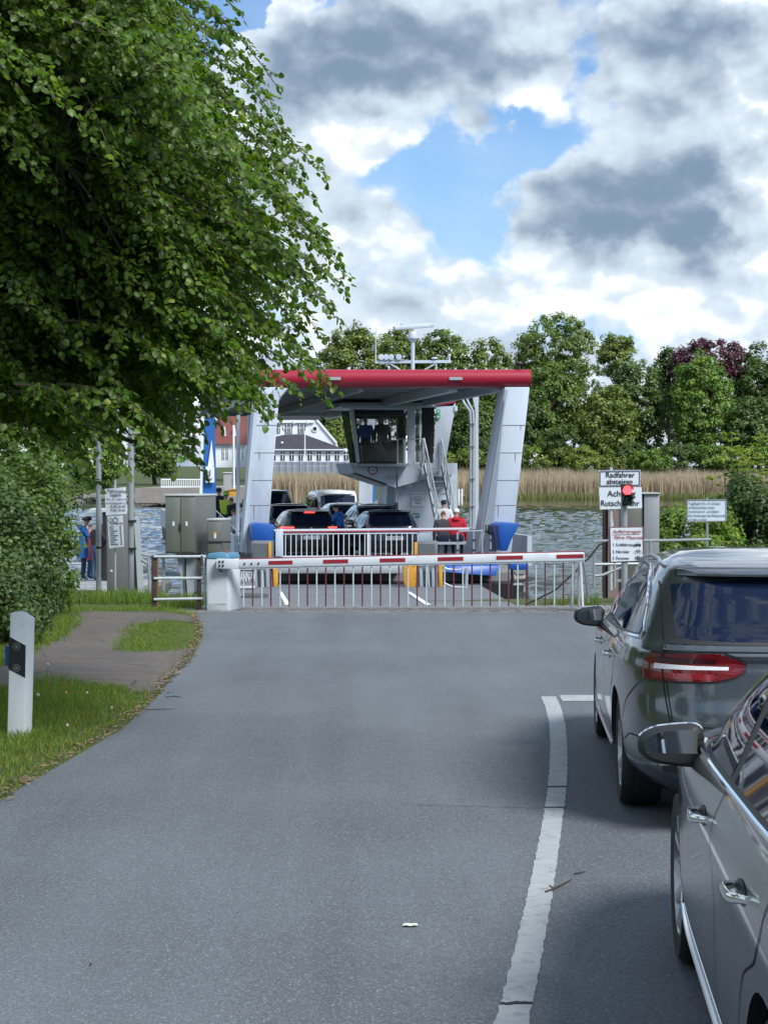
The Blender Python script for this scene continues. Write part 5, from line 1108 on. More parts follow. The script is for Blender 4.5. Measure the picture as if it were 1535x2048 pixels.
MB().prism([at(268, 1035, 34.4), at(276, 1035, 34.4), at(286, 1186, 34.4), at(276, 1186, 34.4)], (0, .2, 0)).build('side_frame', PIPE, stele)
nb1 = thing('notice_board', 'upper white timetable board on a thin post by the quay', 'sign', (at(231, 1180, 33.6).x, 33.6, at(231, 1183, 33.6).z))
def board(par, P, y, mat=SIGNW, name='panel'): return MB().prism([at(u, v, y) for u, v in P], (0, .012, 0)).build(name, mat, par)
b1 = board(nb1, [(209.5, 978), (252, 974), (254, 1027), (212, 1031)], 33.6)
MB().tube([at(230.5, 1186, 33.64), at(230.5, 960, 33.64)], .022, 8).build('post', PIPE, nb1, smooth=True)
PRN = M('print_blue_grey', (0.14, 0.17, 0.22), .6)
def rows(par, lst, y, mat=PRN):
    for s_, u, v, sz in lst: text_part(s_, sz, at(u, v, y), par, mat, bold=0)
rows(b1, [('Fährzeiten', 214, 985.5, .105), ('täglich', 221, 992.5, .085), ('Mo - Fr   6.00-22.00', 213, 1000, .052), ('Sa Sonntag 8.00-22.00', 213, 1007.5, .050), ('8.30-20.00', 221, 1015, .07), ('9.00-18.00', 221, 1022.5, .07)], 33.59)
nb2 = thing('notice_board', 'lower white fare list hung under the timetable board', 'sign', (at(231, 1095, 33.55).x, 33.55, at(231, 1095, 33.55).z))
b2 = board(nb2, [(215.5, 1033), (245.5, 1031), (248, 1093), (218.5, 1097)], 33.55)
for u in (221, 231):
    cc3 = at(u, 1040, 33.54); r_ = .055 if u > 225 else .04; V = []
    for i in range(16):
        a_ = i / 16 * 6.283; V += [(cc3.x + r_ * math.cos(a_), cc3.y, cc3.z + r_ * math.sin(a_)), (cc3.x + r_ * .72 * math.cos(a_), cc3.y, cc3.z + r_ * .72 * math.sin(a_))]
    MB().add(V, [(2 * i, 2 * i + 1, (2 * i + 3) % 32, (2 * i + 2) % 32) for i in range(16)]).build('seal_mark', PRN, b2)
rows(b2, [('Fährtarife', 219, 1048.5, .07)], 33.54)
for i in range(9):
    v = 1053 + i * 4.4; du = i * .32; w_ = random.uniform(8, 17)
    MB().bar(at(219 + du, v, 33.538), at(219 + du + w_, v - .3, 33.538), .003, .014).bar(at(239.5 + du, v - .6, 33.538), at(243 + du, v - .7, 33.538), .003, .02).build('text_line', PRN, b2)
hood = thing('ticket_machine', 'low ticket machine with a pale slanted hood in front of the people', 'ticket machine', (at(200, 1165, 46).x, 46.0, -1.1))
MB().prism([at(178, 1019, 46), at(214, 1019, 46), at(214, 1024, 46), at(179, 1024, 46)], (0, .6, .03)).build('hood', PIPE, hood)
MB().prism([at(205, 1024, 46.1), at(214, 1024, 46.1), at(214, 1166, 46.1), at(205, 1166, 46.1)], (0, .4, 0)).build('column', DARK, hood)
# ================================================================== right-hand side: lights, signs, railing
def rr_panel(par, P, y, w_, mat, name):   # thin frame line on a board
    Q = [at(u, v, y) for u, v in P]; mb = MB()
    for i in range(len(Q)): mb.bar(Q[i], Q[(i + 1) % len(Q)], w_, .004, (0, -1, 0))
    return mb.build(name, mat, par)
dol = thing('steel_dolphin', 'rusty brown steel pile behind the warning boards', 'pile', (at(1220, 1180, 33).x, 33.0, -1.2))
MB().box((at(1215, 1100, 33).x, 33, -1.3), (at(1236, 1100, 33).x, 33.25, at(0, 1010, 33).z)).build('pile', M('rust_violet', (0.20, 0.15, 0.145), .8, var=.3, vscale=5), dol)
MB().box((at(1206, 1100, 33).x, 33.05, -1.3), (at(1214.5, 1100, 33).x, 33.2, at(0, 1012, 33).z)).build('rubber_fender', M('fender_dark', (.035, .02, .02), .8, var=.4), dol)
MB().add([tuple(at(u, v, 32.985)) for u, v in ((1220, 1052), (1223, 1026), (1226, 1052))], [(0, 1, 2)]).build('paint_streak', SIGNW, dol)
box_ = thing('control_cabinet', 'large grey steel cabinet behind the traffic light', 'cabinet', (at(1280, 1085, 33.5).x, 33.5, -.6))
MB().box((at(1243, 1090, 33.5).x, 33.5, -.75), (at(1284, 1090, 33.5).x, 34.1, at(0, 988, 33.5).z)).build('body', M('cabinet_olive', (.14, .14, .125), .5, .3, var=.15, vscale=2), box_, bevel=.01)
MB().box((at(1284.5, 1090, 33.6).x, 33.45, -.75), (at(1315, 1090, 33.6).x, 34.1, at(0, 987, 33.5).z)).build('door', M('cabinet_grey2', (.27, .29, .31), .45, .3, var=.1), box_, bevel=.01)
MB().box((at(1241, 1090, 33.5).x, 33.4, at(0, 988, 33.5).z + .003), (at(1317, 1090, 33.5).x, 34.15, at(0, 985, 33.5).z)).build('roof', PIPE, box_)
sb_ = thing('warning_board', 'two stacked white boards reading Radfahrer absteigen and Achtung Rutschgefahr', 'sign', (at(1238, 1170, 32).x, 32, -.6))
p1 = board(sb_, [(1197, 941), (1280, 940), (1280, 972), (1197, 974)], 32.0, name='upper_panel'); rr_panel(p1, [(1199, 943), (1278, 942), (1278, 970), (1199, 972)], 31.993, .022, M('frame_blue_grey', (.10, .14, .2), .5), 'border_line')
p2 = board(sb_, [(1197, 975), (1282, 974), (1283, 1016), (1199, 1019)], 32.0, name='lower_panel')
text_part('Radfahrer', .138, at(1210, 954.5, 31.99), p1, TEXTB, bold=.0015); text_part('absteigen', .132, at(1212, 967.5, 31.99), p1, TEXTB, bold=.0015)
text_part('Achtung', .158, at(1213.5, 992.5, 31.99), p2, TEXTB, bold=.001); text_part('Rutschgefahr', .15, at(1200, 1011.5, 31.99), p2, TEXTB, bold=.001, wide=.93)
MB().tube([at(1221, 1180, 32.05), at(1221, 934, 32.05)], .028, 8).build('post', PIPE, sb_, smooth=True)
tl = thing('traffic_light', 'small two-lamp traffic light showing red, above the boarding rules board', 'traffic light', (at(1247.5, 1175, 27.6).x, 27.6, gz(27.6)))
MB().tube([at(1248, 1178, 27.6), at(1247, 966, 27.6)], 0.052, 14).build('pole', STEEL, tl, smooth=True)
hd = MB().prism([at(1242.5, 968, 27.45), at(1263, 968, 27.45), at(1264.5, 1009, 27.45), at(1244.5, 1013, 27.45)], (0, .16, 0)).build('housing', BLACK, tl, bevel=.012)
REDLAMP = M('signal_red_lit', (0.7, 0.03, 0.03), .3, emis=(1.0, 0.05, 0.06), estr=2.6)
for v, m_, nm in ((980.5, REDLAMP, 'red_lamp'), (1000, M('signal_green_off', (.01, .045, .03), .15), 'green_lamp')):
    MB().lathe([(.074, .02), (.074, -.012), (.05, -.022), (.02, -.026)], at(1253.5, v, 27.44), 'y', 24).build(nm, m_, hd, smooth=50)
    V = []; c = at(1253.5, v, 27.44)
    for i in range(13):
        a_ = math.pi * i / 12 ; V += [(c.x + .082 * math.cos(a_), c.y - .01, c.z + .082 * math.sin(a_)), (c.x + .082 * math.cos(a_), c.y - .14, c.z + .082 * math.sin(a_) + .012)]
    MB().add(V, [(2 * i, 2 * i + 1, 2 * i + 3, 2 * i + 2) for i in range(12)]).build('visor', BLACK, hd)
rb_ = thing('rules_board', 'white boarding rules board listing Kraftfahrzeuge, Fahrräder, Personen', 'sign', (at(1250, 1124, 27.5).x, 27.53, at(0, 1124, 27.5).z))
MB().prism([at(1215, 1054, 27.54), at(1286, 1053, 27.54), at(1287, 1123, 27.54), at(1217, 1126, 27.54)], (0, .012, 0)).build('frame', M('frame_maroon', (.16, .08, .09), .6), rb_)
p3 = board(rb_, [(1219.5, 1056), (1283, 1055), (1284.5, 1121), (1221, 1123.5)], 27.525)
text_part('Auffahrtsregeln', .076, at(1224, 1066, 27.518), p3, TEXTR, shear=.3, wide=.98, bold=0); text_part('Fähre Missunde', .078, at(1226, 1078, 27.518), p3, TEXTR, shear=.3, wide=.98, bold=0)
MB().bar(at(1224, 1069.5, 27.52), at(1279, 1068.5, 27.52), .003, .006).build('rule_line', TEXTR, p3)
for s_, u, v in (('1. Kraftfahrzeuge', 1224, 1092), ('2. Fahrräder', 1224, 1106), ('3. Personen', 1224, 1119)): text_part(s_, .068, at(u, v, 27.518), p3, TEXTB, wide=.82, bold=0)
c = at(1275, 1089.5, 27.517)
MB().add([(c.x + a_ * .001, c.y, c.z + b_ * .001) for a_, b_ in ((-46, -20), (46, -20), (46, 8), (34, 14), (24, 36), (-24, 36), (-34, 14), (-46, 8))], [tuple(range(8))]).add([(c.x + a_ * .001, c.y, c.z + b_ * .001) for a_, b_ in ((-40, -34), (-26, -34), (-26, -20), (-40, -20))], [(0, 1, 2, 3)]).add([(c.x + a_ * .001, c.y, c.z + b_ * .001) for a_, b_ in ((26, -34), (40, -34), (40, -20), (26, -20))], [(0, 1, 2, 3)]).build('car_symbol', TEXTB, p3)
MB().add([(c.x + a_ * .001, c.y - .002, c.z + b_ * .001) for a_, b_ in ((-26, 14), (26, 14), (19, 29), (-19, 29))], [(0, 1, 2, 3)]).build('symbol_window', SIGNW, p3)
c = at(1275, 1103.5, 27.517); mb = MB()
for dx in (-.036, .036):
    V = []
    for i in range(18):
        a_ = i / 18 * 6.283; V += [(c.x + dx + .027 * math.cos(a_), c.y, c.z - .01 + .027 * math.sin(a_)), (c.x + dx + .022 * math.cos(a_), c.y, c.z - .01 + .022 * math.sin(a_))]
    mb.add(V, [(2 * i, 2 * i + 1, (2 * i + 3) % 36, (2 * i + 2) % 36) for i in range(18)])
for a_, b_ in (((-.036, -.01), (-.018, .024)), ((-.018, .024), (.022, .024)), ((.036, -.01), (.018, .034)), ((-.018, .024), (0, -.01)), ((0, -.01), (.022, .024)), ((-.026, .032), (-.01, .032)), ((.01, .036), (.026, .036))):
    mb.bar((c.x + a_[0], c.y, c.z + a_[1]), (c.x + b_[0], c.y, c.z + b_[1]), .003, .005)
mb.build('bicycle_symbol', TEXTB, p3)
c = at(1275, 1116, 27.517); mb = MB()
for dx, h in ((-.044, .6), (-.014, 1), (.016, 1), (.044, .6)):
    mb.lathe([(.0085 * h, 0), (.0085 * h, -.002)], (c.x + dx, c.y, c.z + .034 * h - .002), 'y', 10); mb.add([(c.x + dx + a_ * h, c.y - .001, c.z + b_ * h) for a_, b_ in ((-.012, .02), (.012, .02), (.009, -.036), (-.009, -.036))], [(0, 1, 2, 3)])
mb.build('people_symbol', TEXTB, p3)
rr = thing('pipe_railing', 'grey pipe railing with hoop end behind the traffic light', 'railing', (at(1200, 1165, 30.8).x, 30.8, gz(30)))
for P in ([(1187, 1176), (1187, 1092), (1190, 1084), (1197, 1082), (1330, 1081), (1420, 1079)], [(1187, 1129), (1240, 1128)], [(1189, 1152), (1205, 1150), (1242, 1135)], [(1228, 1176), (1228, 1082)], [(1300, 1130), (1300, 1081)], [(1240, 1128), (1330, 1127)]):
    MB().tube([at(u, v, 30.8) for u, v in P], .028, 8).build('rail', STEEL, rr, smooth=True)
MB().box(tuple(at(1226, 1164, 30.9)), tuple(at(1262, 1158, 31.1))).build('foot_plate', STEEL, rr)
ib = thing('information_board', 'weathered white board with five lines of ferry notes before the right bushes', 'sign', (at(1411, 1085, 34).x, 34, -.4))
p4 = board(ib, [(1374, 1000), (1451, 999.5), (1451, 1042), (1374, 1043)], 34.0, M('board_faded', (.56, .66, .76), .5, var=.12, vscale=4)); rr_panel(p4, [(1373.5, 1000), (1451, 999.5), (1451, 1042), (1373.5, 1043)], 33.99, .02, STEEL, 'edge_line')
MB().tube([at(1413, 1095, 34.03), at(1413, 995, 34.03)], .026, 8).build('post', STEEL, ib, smooth=True)
for i, s_ in enumerate(('Tragfähigkeit 20 t, 10 t Achslast', 'Auf Böschenhöhen achten.', 'Vorsicht bei Auf - und Abfahrt.', 'Den Anweisungen des Fährpersonals', 'ist Folge zu leisten.')):
    text_part(s_, .062, at(1376, 1008.5 + i * 8.0, 33.985), p4, M('faded_print', (.10, .13, .19), .6), wide=.80, bold=0)
# mooring rope
rp_ = thing('mooring_rope', 'dark mooring rope sagging from the right railing to the slipway edge', 'rope', tuple(at(1050, 1208, 30.2)))
MB().tube([at(1215, 1083, 30.7), at(1197, 1090, 30.7), at(1180, 1112, 30.6), at(1150, 1143, 30.5), at(1110, 1180, 30.4), at(1070, 1200, 30.3), at(1050, 1209, 30.2)], .018, 6).build('rope', BLACK, rp_, smooth=True)
# ================================================================== docking guides beside the slipway
GS = M('guide_steel', (.17, .19, .205), .6, .2, var=.2, vscale=3, dirt=(.09, .08, .075), dscale=2); GF = M('guide_fender', (.30, .35, .41), .6, var=.15)
def guide(label, u0, y, flip):
    t = thing('docking_guide', label, 'docking guide', (at(u0 + 22, 1190, y).x, y, -1.2), group='docking guides at the slipway')
    g = lambda u, v, dy=0: at(u, v, y + dy)
    MB().prism([g(u0, 1083), g(u0 + 42, 1083), g(u0 + 42, 1126), g(u0 + 2, 1126)], (0, .6, 0)).build('head_box', GS, t, bevel=.015)
    MB().prism([g(u0 + 4, 1088, -.012), g(u0 + 36, 1088, -.012), g(u0 + 36, 1122, -.012), g(u0 + 5, 1122, -.012)], (0, .02, 0)).build('head_panel', M('guide_panel', (.11, .125, .135), .5), t)
    xa = u0 + 34 if not flip else u0 - 5
    MB().prism([g(xa, 1085, -.04), g(xa + 6, 1085, -.04), g(xa + 6, 1126, -.04), g(xa, 1126, -.04)], (0, .2, 0)).build('yellow_bracket', YELL, t, bevel=.01)
    MB().prism([g(u0 + 4, 1127), g(u0 + 40, 1127), g(u0 + 44, 1187), g(u0 - 2, 1187)], (0, .5, 0)).build('base', GS, t)
    for k_ in range(3):
        uu = u0 + 5 + k_ * 12; V = [g(uu, 1140, -.05), g(uu + 3, 1135, -.05), g(uu + 6, 1140, -.05), g(uu + 8, 1183, -.05), g(uu + 1, 1186, -.05)]
        MB().prism(V, (0, .048, 0)).build('fender_fin', GF, t, bevel=.008)
    if flip: P = [[(u0 - 26, 1126), (u0 + 3, 1126), (u0 - 1, 1186), (u0 - 18, 1184), (u0 - 26, 1165)], [(u0 + 43, 1127), (u0 + 51, 1127), (u0 + 52, 1186), (u0 + 45, 1186)]]
    else: P = [[(u0 + 43, 1127), (u0 + 52, 1127), (u0 + 53, 1165), (u0 + 49, 1186), (u0 + 45, 1184)]]
    for q in P: MB().prism([g(u, v, .03) for u, v in q], (0, .35, 0)).build('yellow_guard', YELL, t, bevel=.01)
    for u in (u0 + 20,): MB().tube([g(u, 1128, -.1), g(u + 3, 1150, -.12), g(u + 5, 1186, -.1)], .02, 6).build('hose', PIPE, t, smooth=True)
    return t
guide('yellow-edged grey docking guide on the left of the slipway', 502, 39.5, False); guide('broad yellow-sided grey docking guide on the right of the slipway', 833, 39.5, True)
stp = thing('step_block', 'dark grey steel step at the foot of the left docking guide', 'step', (at(500, 1210, 33).x, 33, -.7))
MB().prism([at(482, 1192, 33), at(530, 1193, 33), at(530, 1212, 33), at(485, 1210, 33)], (0, .8, 0)).build('block', M('step_steel', (.06, .062, .068), .6), stp, bevel=.01)
bn = thing('banner', 'small grey banner with white lettering behind the first pickets', 'banner', (at(492, 1190, 36).x, 36, -.9))
pb = MB().prism([at(474, 1133, 36), at(509, 1133, 36), at(510, 1192, 36), at(480, 1192, 36)], (0, .02, 0)).build('cloth', M('banner_grey', (.24, .25, .27), .8, var=.15), bn)
text_part('DANN-W', .30, at(474, 1163, 35.98), pb, SIGNW, wide=.30, bold=.006)
for v, w_ in ((1137, 26), (1174, 30), (1188, 26)): MB().bar(at(480, v, 35.98), at(480 + w_, v, 35.98), .004, .05).build('white_line', SIGNW, pb)
wn_ = thing('rope_winch', 'blue-topped mooring winch with pale rope drum by the ferry bow', 'winch', (at(1036, 1200, 41).x, 41, WATER_Z))
MB().prism([at(1018, 1127, 41), at(1056, 1127, 41), at(1056, 1140, 41), at(1020, 1140, 41)], (0, .5, 0)).build('cover', FBLUE, wn_, bevel=.02)
MB().lathe([(.13, -.16), (.13, -.14), (.085, -.12), (.085, .12), (.13, .14), (.13, .16)], at(1040, 1155, 41.2), 'x', 18).build('rope_drum', M('rope_pale', (.42, .40, .36), .8, var=.3, vscale=25), wn_, smooth=30)
for u in (1023, 1053): MB().bar(at(u, 1140, 41.2), at(u, 1205, 41.2), .05, .12, (0, 1, 0)).build('frame_leg', DARK, wn_)
MB().bar(at(1023, 1168, 41.2), at(1053, 1168, 41.2), .06, .05).build('frame_tie', PIPE, wn_); MB().bar(at(1010, 1205, 40.6), at(1064, 1203, 40.6), .1, .05).build('float_bar', PIPE, wn_)
pp = thing('mooring_post', 'grey tubular mooring post before the black bow', 'post', (at(931, 1207, 38.5).x, 38.5, -1.1)); MB().tube([at(930, 1209, 38.5), at(933, 1136, 38.5)], .04, 10).build('shaft', GF, pp, smooth=True)
for P in ([(883, 1128), (893, 1138), (915, 1140), (932, 1136)], [(886, 1165), (905, 1174), (930, 1175)]): MB().tube([at(u, v, 38.45) for u, v in P], .018, 6).build('rope', PIPE, pp, smooth=True)
# ================================================================== delineator post, small things on the ground
g0 = onground(33, 1480); DW = M('delineator_white', (.68, .74, .78), .45, var=.05, dirt=(.52, .57, .58), dscale=5); DB = M('delineator_black', (.012, .014, .022), .5)
dp = thing('delineator_post', 'white roadside marker post with slanted black band and round reflectors', 'marker post', (g0.x, g0.y, gz(g0.y)))
yD = g0.y
def D_(u, v, dy=0): return at(u, v, yD + dy)
MB().prism([D_(14, 1484), D_(48, 1484), D_(54.5, 1237), D_(33, 1223), D_(20.5, 1226)], (.045, .085, 0)).build('body', DW, dp, bevel=.008)
bnd = MB().add([tuple(D_(u, v, -.003)) for u, v in ((18.4, 1273), (51.8, 1291), (50.9, 1356), (16.8, 1338))], [(0, 1, 2, 3)]).build('black_band', DB, dp)
for v in (1293, 1336):
    for r_, m_ in ((.029, M('reflector_ring', (.12, .125, .135), .25)), (.019, M('reflector_mid', (.035, .037, .042), .2)), (.010, M('reflector_eye', (.2, .2, .2), .2))): MB().lathe([(r_, 0), (r_, -.003 - (.03 - r_) * .2)], D_(33.5, v, -.004), 'y', 24).build('reflector', m_, bnd)
MB().prism([D_(10.5, 1291, .03), D_(17.5, 1293, .03), D_(16.5, 1333, .03), D_(10.5, 1331, .03)], (0, .02, 0)).build('blue_tab', FBLUE, dp)
def puff(u, v, h, col, r, label):
    g = onground(u, v); z0 = float(verge_z(np.array([g.x]), np.array([g.y]))[0]); t = thing('dandelion', label, 'flower', (g.x, g.y, z0), group='dandelions on the verge')
    MB().tube([(g.x, g.y, z0), (g.x + .008, g.y, z0 + h)], .0022, 5).build('stem', M('stem_green', (.10, .16, .04), .6), t); b = MB().ball((g.x + .008, g.y, z0 + h + r * .6), r, 10, 7)
    for p in b.v: p += Vector((random.uniform(-1, 1), random.uniform(-1, 1), random.uniform(-1, 1))) * r * .18
    b.build('head', col, t)
FLUFF = M('seed_fluff', (.62, .64, .62), .9, var=.2, vscale=60); DYEL = M('dandelion_yellow', (.62, .45, .03), .7)
for u, v, h, c_, r_, lb in ((95, 1362, .14, FLUFF, .017, 'white dandelion seed head beside the path, tallest of them'), (75, 1408, .06, FLUFF, .016, 'white dandelion seed head just right of the marker post'), (173, 1403, .05, FLUFF, .012, 'white dandelion seed head out on the open verge'),
                             (131, 1402, .05, DYEL, .013, 'yellow dandelion flower on the verge'), (133, 1470, .06, FLUFF, .010, 'small seed head low on the verge near the lane'), (222, 1428, .05, FLUFF, .009, 'small seed head close to the road edge'), (116, 1236, .09, FLUFF, .016, 'seed head in the grass above the path'), (222, 1187, .4, FLUFF, .03, 'seed head among the tall quay grass')): puff(u, v, h, c_, r_, lb)
g = onground(820, 1853); lf = MB()
P = [(q_[0] * .55, q_[1] * .55) for q_ in [(-.062, -.01), (-.035, -.03), (.005, -.022), (.03, -.03), (.062, -.012), (.05, .02), (.02, .014), (-.02, .03), (-.05, .012)]]
lf.add([(g.x + a_, g.y + b_ * 1.4, gz(g.y) + .005 + .007 * abs(math.sin(i * 1.7))) for i, (a_, b_) in enumerate(P)] + [(g.x, g.y, gz(g.y) + .013)], [(i, (i + 1) % 9, 9) for i in range(9)])
tag(lf.build('paper_scrap', M('scrap_pale', (.60, .68, .58), .7), None), 'pale crumpled scrap lying alone on the asphalt', 'scrap')
TWIG = M('twig_brown', (.06, .045, .032), .8)
for k_, (P, lb) in enumerate((([(1090, 1787), (1108, 1780), (1128, 1770), (1143, 1762)], 'thin forked twig lying across the white lane line'), ([(1148, 1750), (1158, 1748), (1170, 1746)], 'short twig right of the lane line'), ([(292, 1421), (320, 1420), (350, 1420)], 'straight twig at the grass edge of the lane'), ([(330, 1396), (348, 1394), (364, 1396)], 'small twig further up beside the verge'), ([(180, 1933), (184, 1931)], 'tiny dark crumb at the lower left of the lane'))):
    mb = MB(); mb.tube([onground(*q) + Vector((0, 0, .008)) for q in P], [.0045] * (len(P) - 1) + [.002], 5)
    if k_ == 0: mb.tube([onground(1108, 1780) + Vector((0, 0, .008)), onground(1098, 1775) + Vector((0, 0, .01))], .003, 5)
    tag(mb.build('twig', TWIG), lb, 'twig', 'twigs on the road')
# ================================================================== quay on the left
QZ = lambda y: -0.62 - (y - 33.5) * (0.55 / 15)
quay = thing('quay', 'paved concrete quay slope at the left water edge', 'quay', (-7.6, 41, -1.5)); quay['kind'] = 'structure'
SLAB = [M('quay_slab_%d' % i, c_, .85, var=.15, vscale=3) for i, c_ in enumerate(((.28, .285, .29), (.25, .255, .26), (.31, .31, .31)))]
V = [(-10.5, 33.4, -.75), (-5.55, 33.4, -.75), (-6.1, 48.8, -1.28), (-11.5, 48.8, -1.28)]
MB().prism(V, (0, 0, -1.3)).build('quay_body', M('quay_concrete', (.16, .16, .15), .9, var=.3), quay)
for i in range(8):
    for j in range(5):
        y0, y1 = 33.5 + i * 1.88, 33.5 + i * 1.88 + 1.86; f0 = lambda y: -10.4 + (y - 33.5) * (-.9 / 15.3); f1 = lambda y: -5.6 + (y - 33.5) * (-.5 / 15.3)
        q = lambda y, k_: f0(y) + (f1(y) - f0(y)) * k_ / 5; dz = random.uniform(-.006, .006)
        V = [(q(y0, j) + .012, y0, QZ(y0) + dz), (q(y0, j + 1) - .012, y0, QZ(y0) + dz), (q(y1, j + 1) - .012, y1, QZ(y1) + dz), (q(y1, j) + .012, y1, QZ(y1) + dz)]
        MB().prism(V, (0, 0, -.1)).build('slab', SLAB[(i * 3 + j * 5) % 3], quay)
qr = thing('pipe_railing', 'pale pipe railing at the quay edge behind the group of people', 'railing', (at(150, 1160, 48.4).x, 48.4, -1.2))
for P in ([(60, 1090), (170, 1089), (230, 1088)], [(140, 1090), (140, 1168)], [(60, 1128), (230, 1127)], [(226, 1088), (226, 1168)]): MB().tube([at(u, v, 48.4) for u, v in P], .03, 7).build('rail', PIPE, qr, smooth=True)
# ================================================================== people
SKIN = M('skin', (.45, .27, .20), .6, var=.08); HAIRB = M('hair_brown', (.09, .055, .03), .7, var=.3, vscale=40); HAIRG = M('hair_grey', (.25, .24, .22), .7, var=.3, vscale=40)
def cloth(n, c): return M('cloth_' + n, c, .85, var=.18, vscale=7, bump=.25, bscale=25)
JEANS = cloth('jeans', (.06, .11, .20)); NAVY = cloth('navy', (.015, .02, .045)); BLKC = cloth('black', (.018, .018, .022)); BLUEJ = cloth('blue', (.015, .12, .42)); CORAL = cloth('coral', (.62, .09, .11)); REDC = cloth('red', (.42, .012, .03)); CHAR = cloth('charcoal', (.045, .04, .048)); LIME = cloth('lime', (.42, .55, .05)); WHT = cloth('white', (.65, .66, .68)); GREYC = cloth('grey', (.3, .3, .31))
SHOE = M('shoe_dark', (.03, .03, .035), .6); SHOEB = M('shoe_blue', (.08, .30, .42), .6)
def person(label, loc, rotz, top, legs, shoes, hair=HAIRB, pose='stand', h=1.75, bulk=1.12, arms=None, head_fwd=0.0, lean=0.0, long_coat=False, cap=None, helmet=None, hood=False, sleeve=None, group=None):
    s = h / 1.75; t = thing('person', label, 'person', loc, Matrix.Rotation(rotz, 4, 'Z'), group)
    J = {}; E = []
    def j(n, p, r, mt): J[n] = (Vector(p) * s, (r[0] * s, r[1] * s) if isinstance(r, tuple) else (r * s, r * s), mt)
    B = bulk; L_ = lean; hf = head_fwd
    def torso(z): return (0, L_ * (z - .95), z)
    j('pelvis', (0, 0, .95), (.155 * B, .115 * B), 'legs' if not long_coat else 'top'); j('waist', torso(1.10), (.145 * B, .105 * B), 'top'); j('chest', torso(1.30), (.175 * B, .115 * B), 'top'); j('neck0', torso(1.46), (.075, .07), 'top')
    ny = L_ * .55; j('neck', (0, ny + .01 + hf * .3, 1.52), .055, 'skin'); j('head0', (0, ny + .03 + hf * .6, 1.58), (.068, .075), 'skin'); j('head1', (0, ny + .03 + hf, 1.655), (.078, .098), 'hair'); j('head2', (0, ny + .02 + hf, 1.725), (.05, .06), 'hair')
    E += [('pelvis', 'waist'), ('waist', 'chest'), ('chest', 'neck0'), ('neck0', 'neck'), ('neck', 'head0'), ('head0', 'head1'), ('head1', 'head2')]
    ar = arms or {}
    for k_, sd in (('l', -1), ('r', 1)):
        j('sh' + k_, (sd * .185 * (0.9 + .1 * B), L_ * .46, 1.415), .068 * B, 'top')
        el, wr = ar.get(k_, ((sd * .255, L_ * .2 - .03, 1.14), (sd * .26, L_ * .1 + .07, .90)))
        j('el' + k_, el, .050 * B, 'top'); j('wr' + k_, wr, .036, sleeve or 'top'); d = (Vector(wr) - Vector(el)).normalized(); j('ha' + k_, Vector(wr) + d * .06, (.028, .036), 'skin')
        E += [('chest', 'sh' + k_), ('sh' + k_, 'el' + k_), ('el' + k_, 'wr' + k_), ('wr' + k_, 'ha' + k_)]
        if pose == 'sit': pts = ((sd * .10, .02, .93), (sd * .12, .42, .95), (sd * .12, .46, .53), (sd * .12, .58, .49))
        else: pts = ((sd * .092, 0, .90), (sd * .10, .03, .50), (sd * .105, -.01, .10), (sd * .115, .14, .05))
        j('hp' + k_, pts[0], .095 * (1 + (B - 1) * .5), 'legs' if not long_coat else 'top'); j('kn' + k_, pts[1], .066, 'legs'); j('an' + k_, pts[2], .046, 'legs'); j('to' + k_, pts[3], (.042, .038), 'shoes')
        E += [('pelvis', 'hp' + k_), ('hp' + k_, 'kn' + k_), ('kn' + k_, 'an' + k_), ('an' + k_, 'to' + k_)]
    names = list(J); me = bpy.data.meshes.new('p'); me.from_pydata([tuple(J[n][0]) for n in names], [(names.index(a), names.index(b)) for a, b in E], [])
    o = bpy.data.objects.new('p', me); COL.objects.link(o); md = o.modifiers.new('s', 'SKIN'); md.use_smooth_shade = True
    for i, n in enumerate(names): me.skin_vertices[0].data[i].radius = J[n][1]; me.skin_vertices[0].data[i].use_root = (n == 'pelvis')
    o.modifiers.new('d', 'SUBSURF').levels = 2; o.modifiers['d'].render_levels = 2
    bpy.context.view_layer.update(); bmh = bpy.data.meshes.new_from_object(o.evaluated_get(bpy.context.evaluated_depsgraph_get())); bpy.data.objects.remove(o)
    # fingers: four and a thumb on each hand, joined into the body mesh
    fb = MB()
    for k_, sd in (('l', -1), ('r', 1)):
        w0 = J['wr' + k_][0]; hpos = J['ha' + k_][0]; d = (hpos - w0).normalized(); sidev = d.cross(Vector((1, 0, 0))).normalized() if abs(d.x) < .9 else Vector((0, 1, 0)); curl = d.cross(sidev) * (sd * .35)
        for q, (o_, ln) in enumerate(((-.027, .055), (-.009, .066), (.009, .062), (.027, .05))):
            b0 = hpos + sidev * o_ * s + d * .015; fb.tube([b0, b0 + d * ln * .5 * s, b0 + (d * .85 + curl) * ln * s], [.0095 * s, .009 * s, .006 * s], 6)
        b0 = hpos + sidev * -.03 * s - d * .015; fb.tube([b0, b0 + (sidev * -.6 + d * .6) * .03 * s, b0 + (sidev * -.5 + d * 1.2) * .048 * s], [.011 * s, .0105 * s, .007 * s], 6)
    hc = (J['head0'][0] + J['head1'][0]) / 2
    fb.tube([hc + Vector((0, .075, .01)) * s, hc + Vector((0, .105, -.012)) * s], [.010 * s, .013 * s], 6)
    for sd in (-1, 1): fb.ball(hc + Vector((sd * .078, 0, .0)) * s, (.012 * s, .022 * s, .03 * s), 8, 5)
    bm = bmesh.new(); bm.from_mesh(bmh); nb = len(bm.faces); f2m = bpy.data.meshes.new('f'); f2m.from_pydata([tuple(p) for p in fb.v], [], fb.f); bm.from_mesh(f2m); bm.faces.ensure_lookup_table()
    slots = ['top', 'legs', 'skin', 'hair', 'shoes', 'face']; segs = [(J[a][0], J[b][0], J[a][2], J[b][2]) for a, b in E]
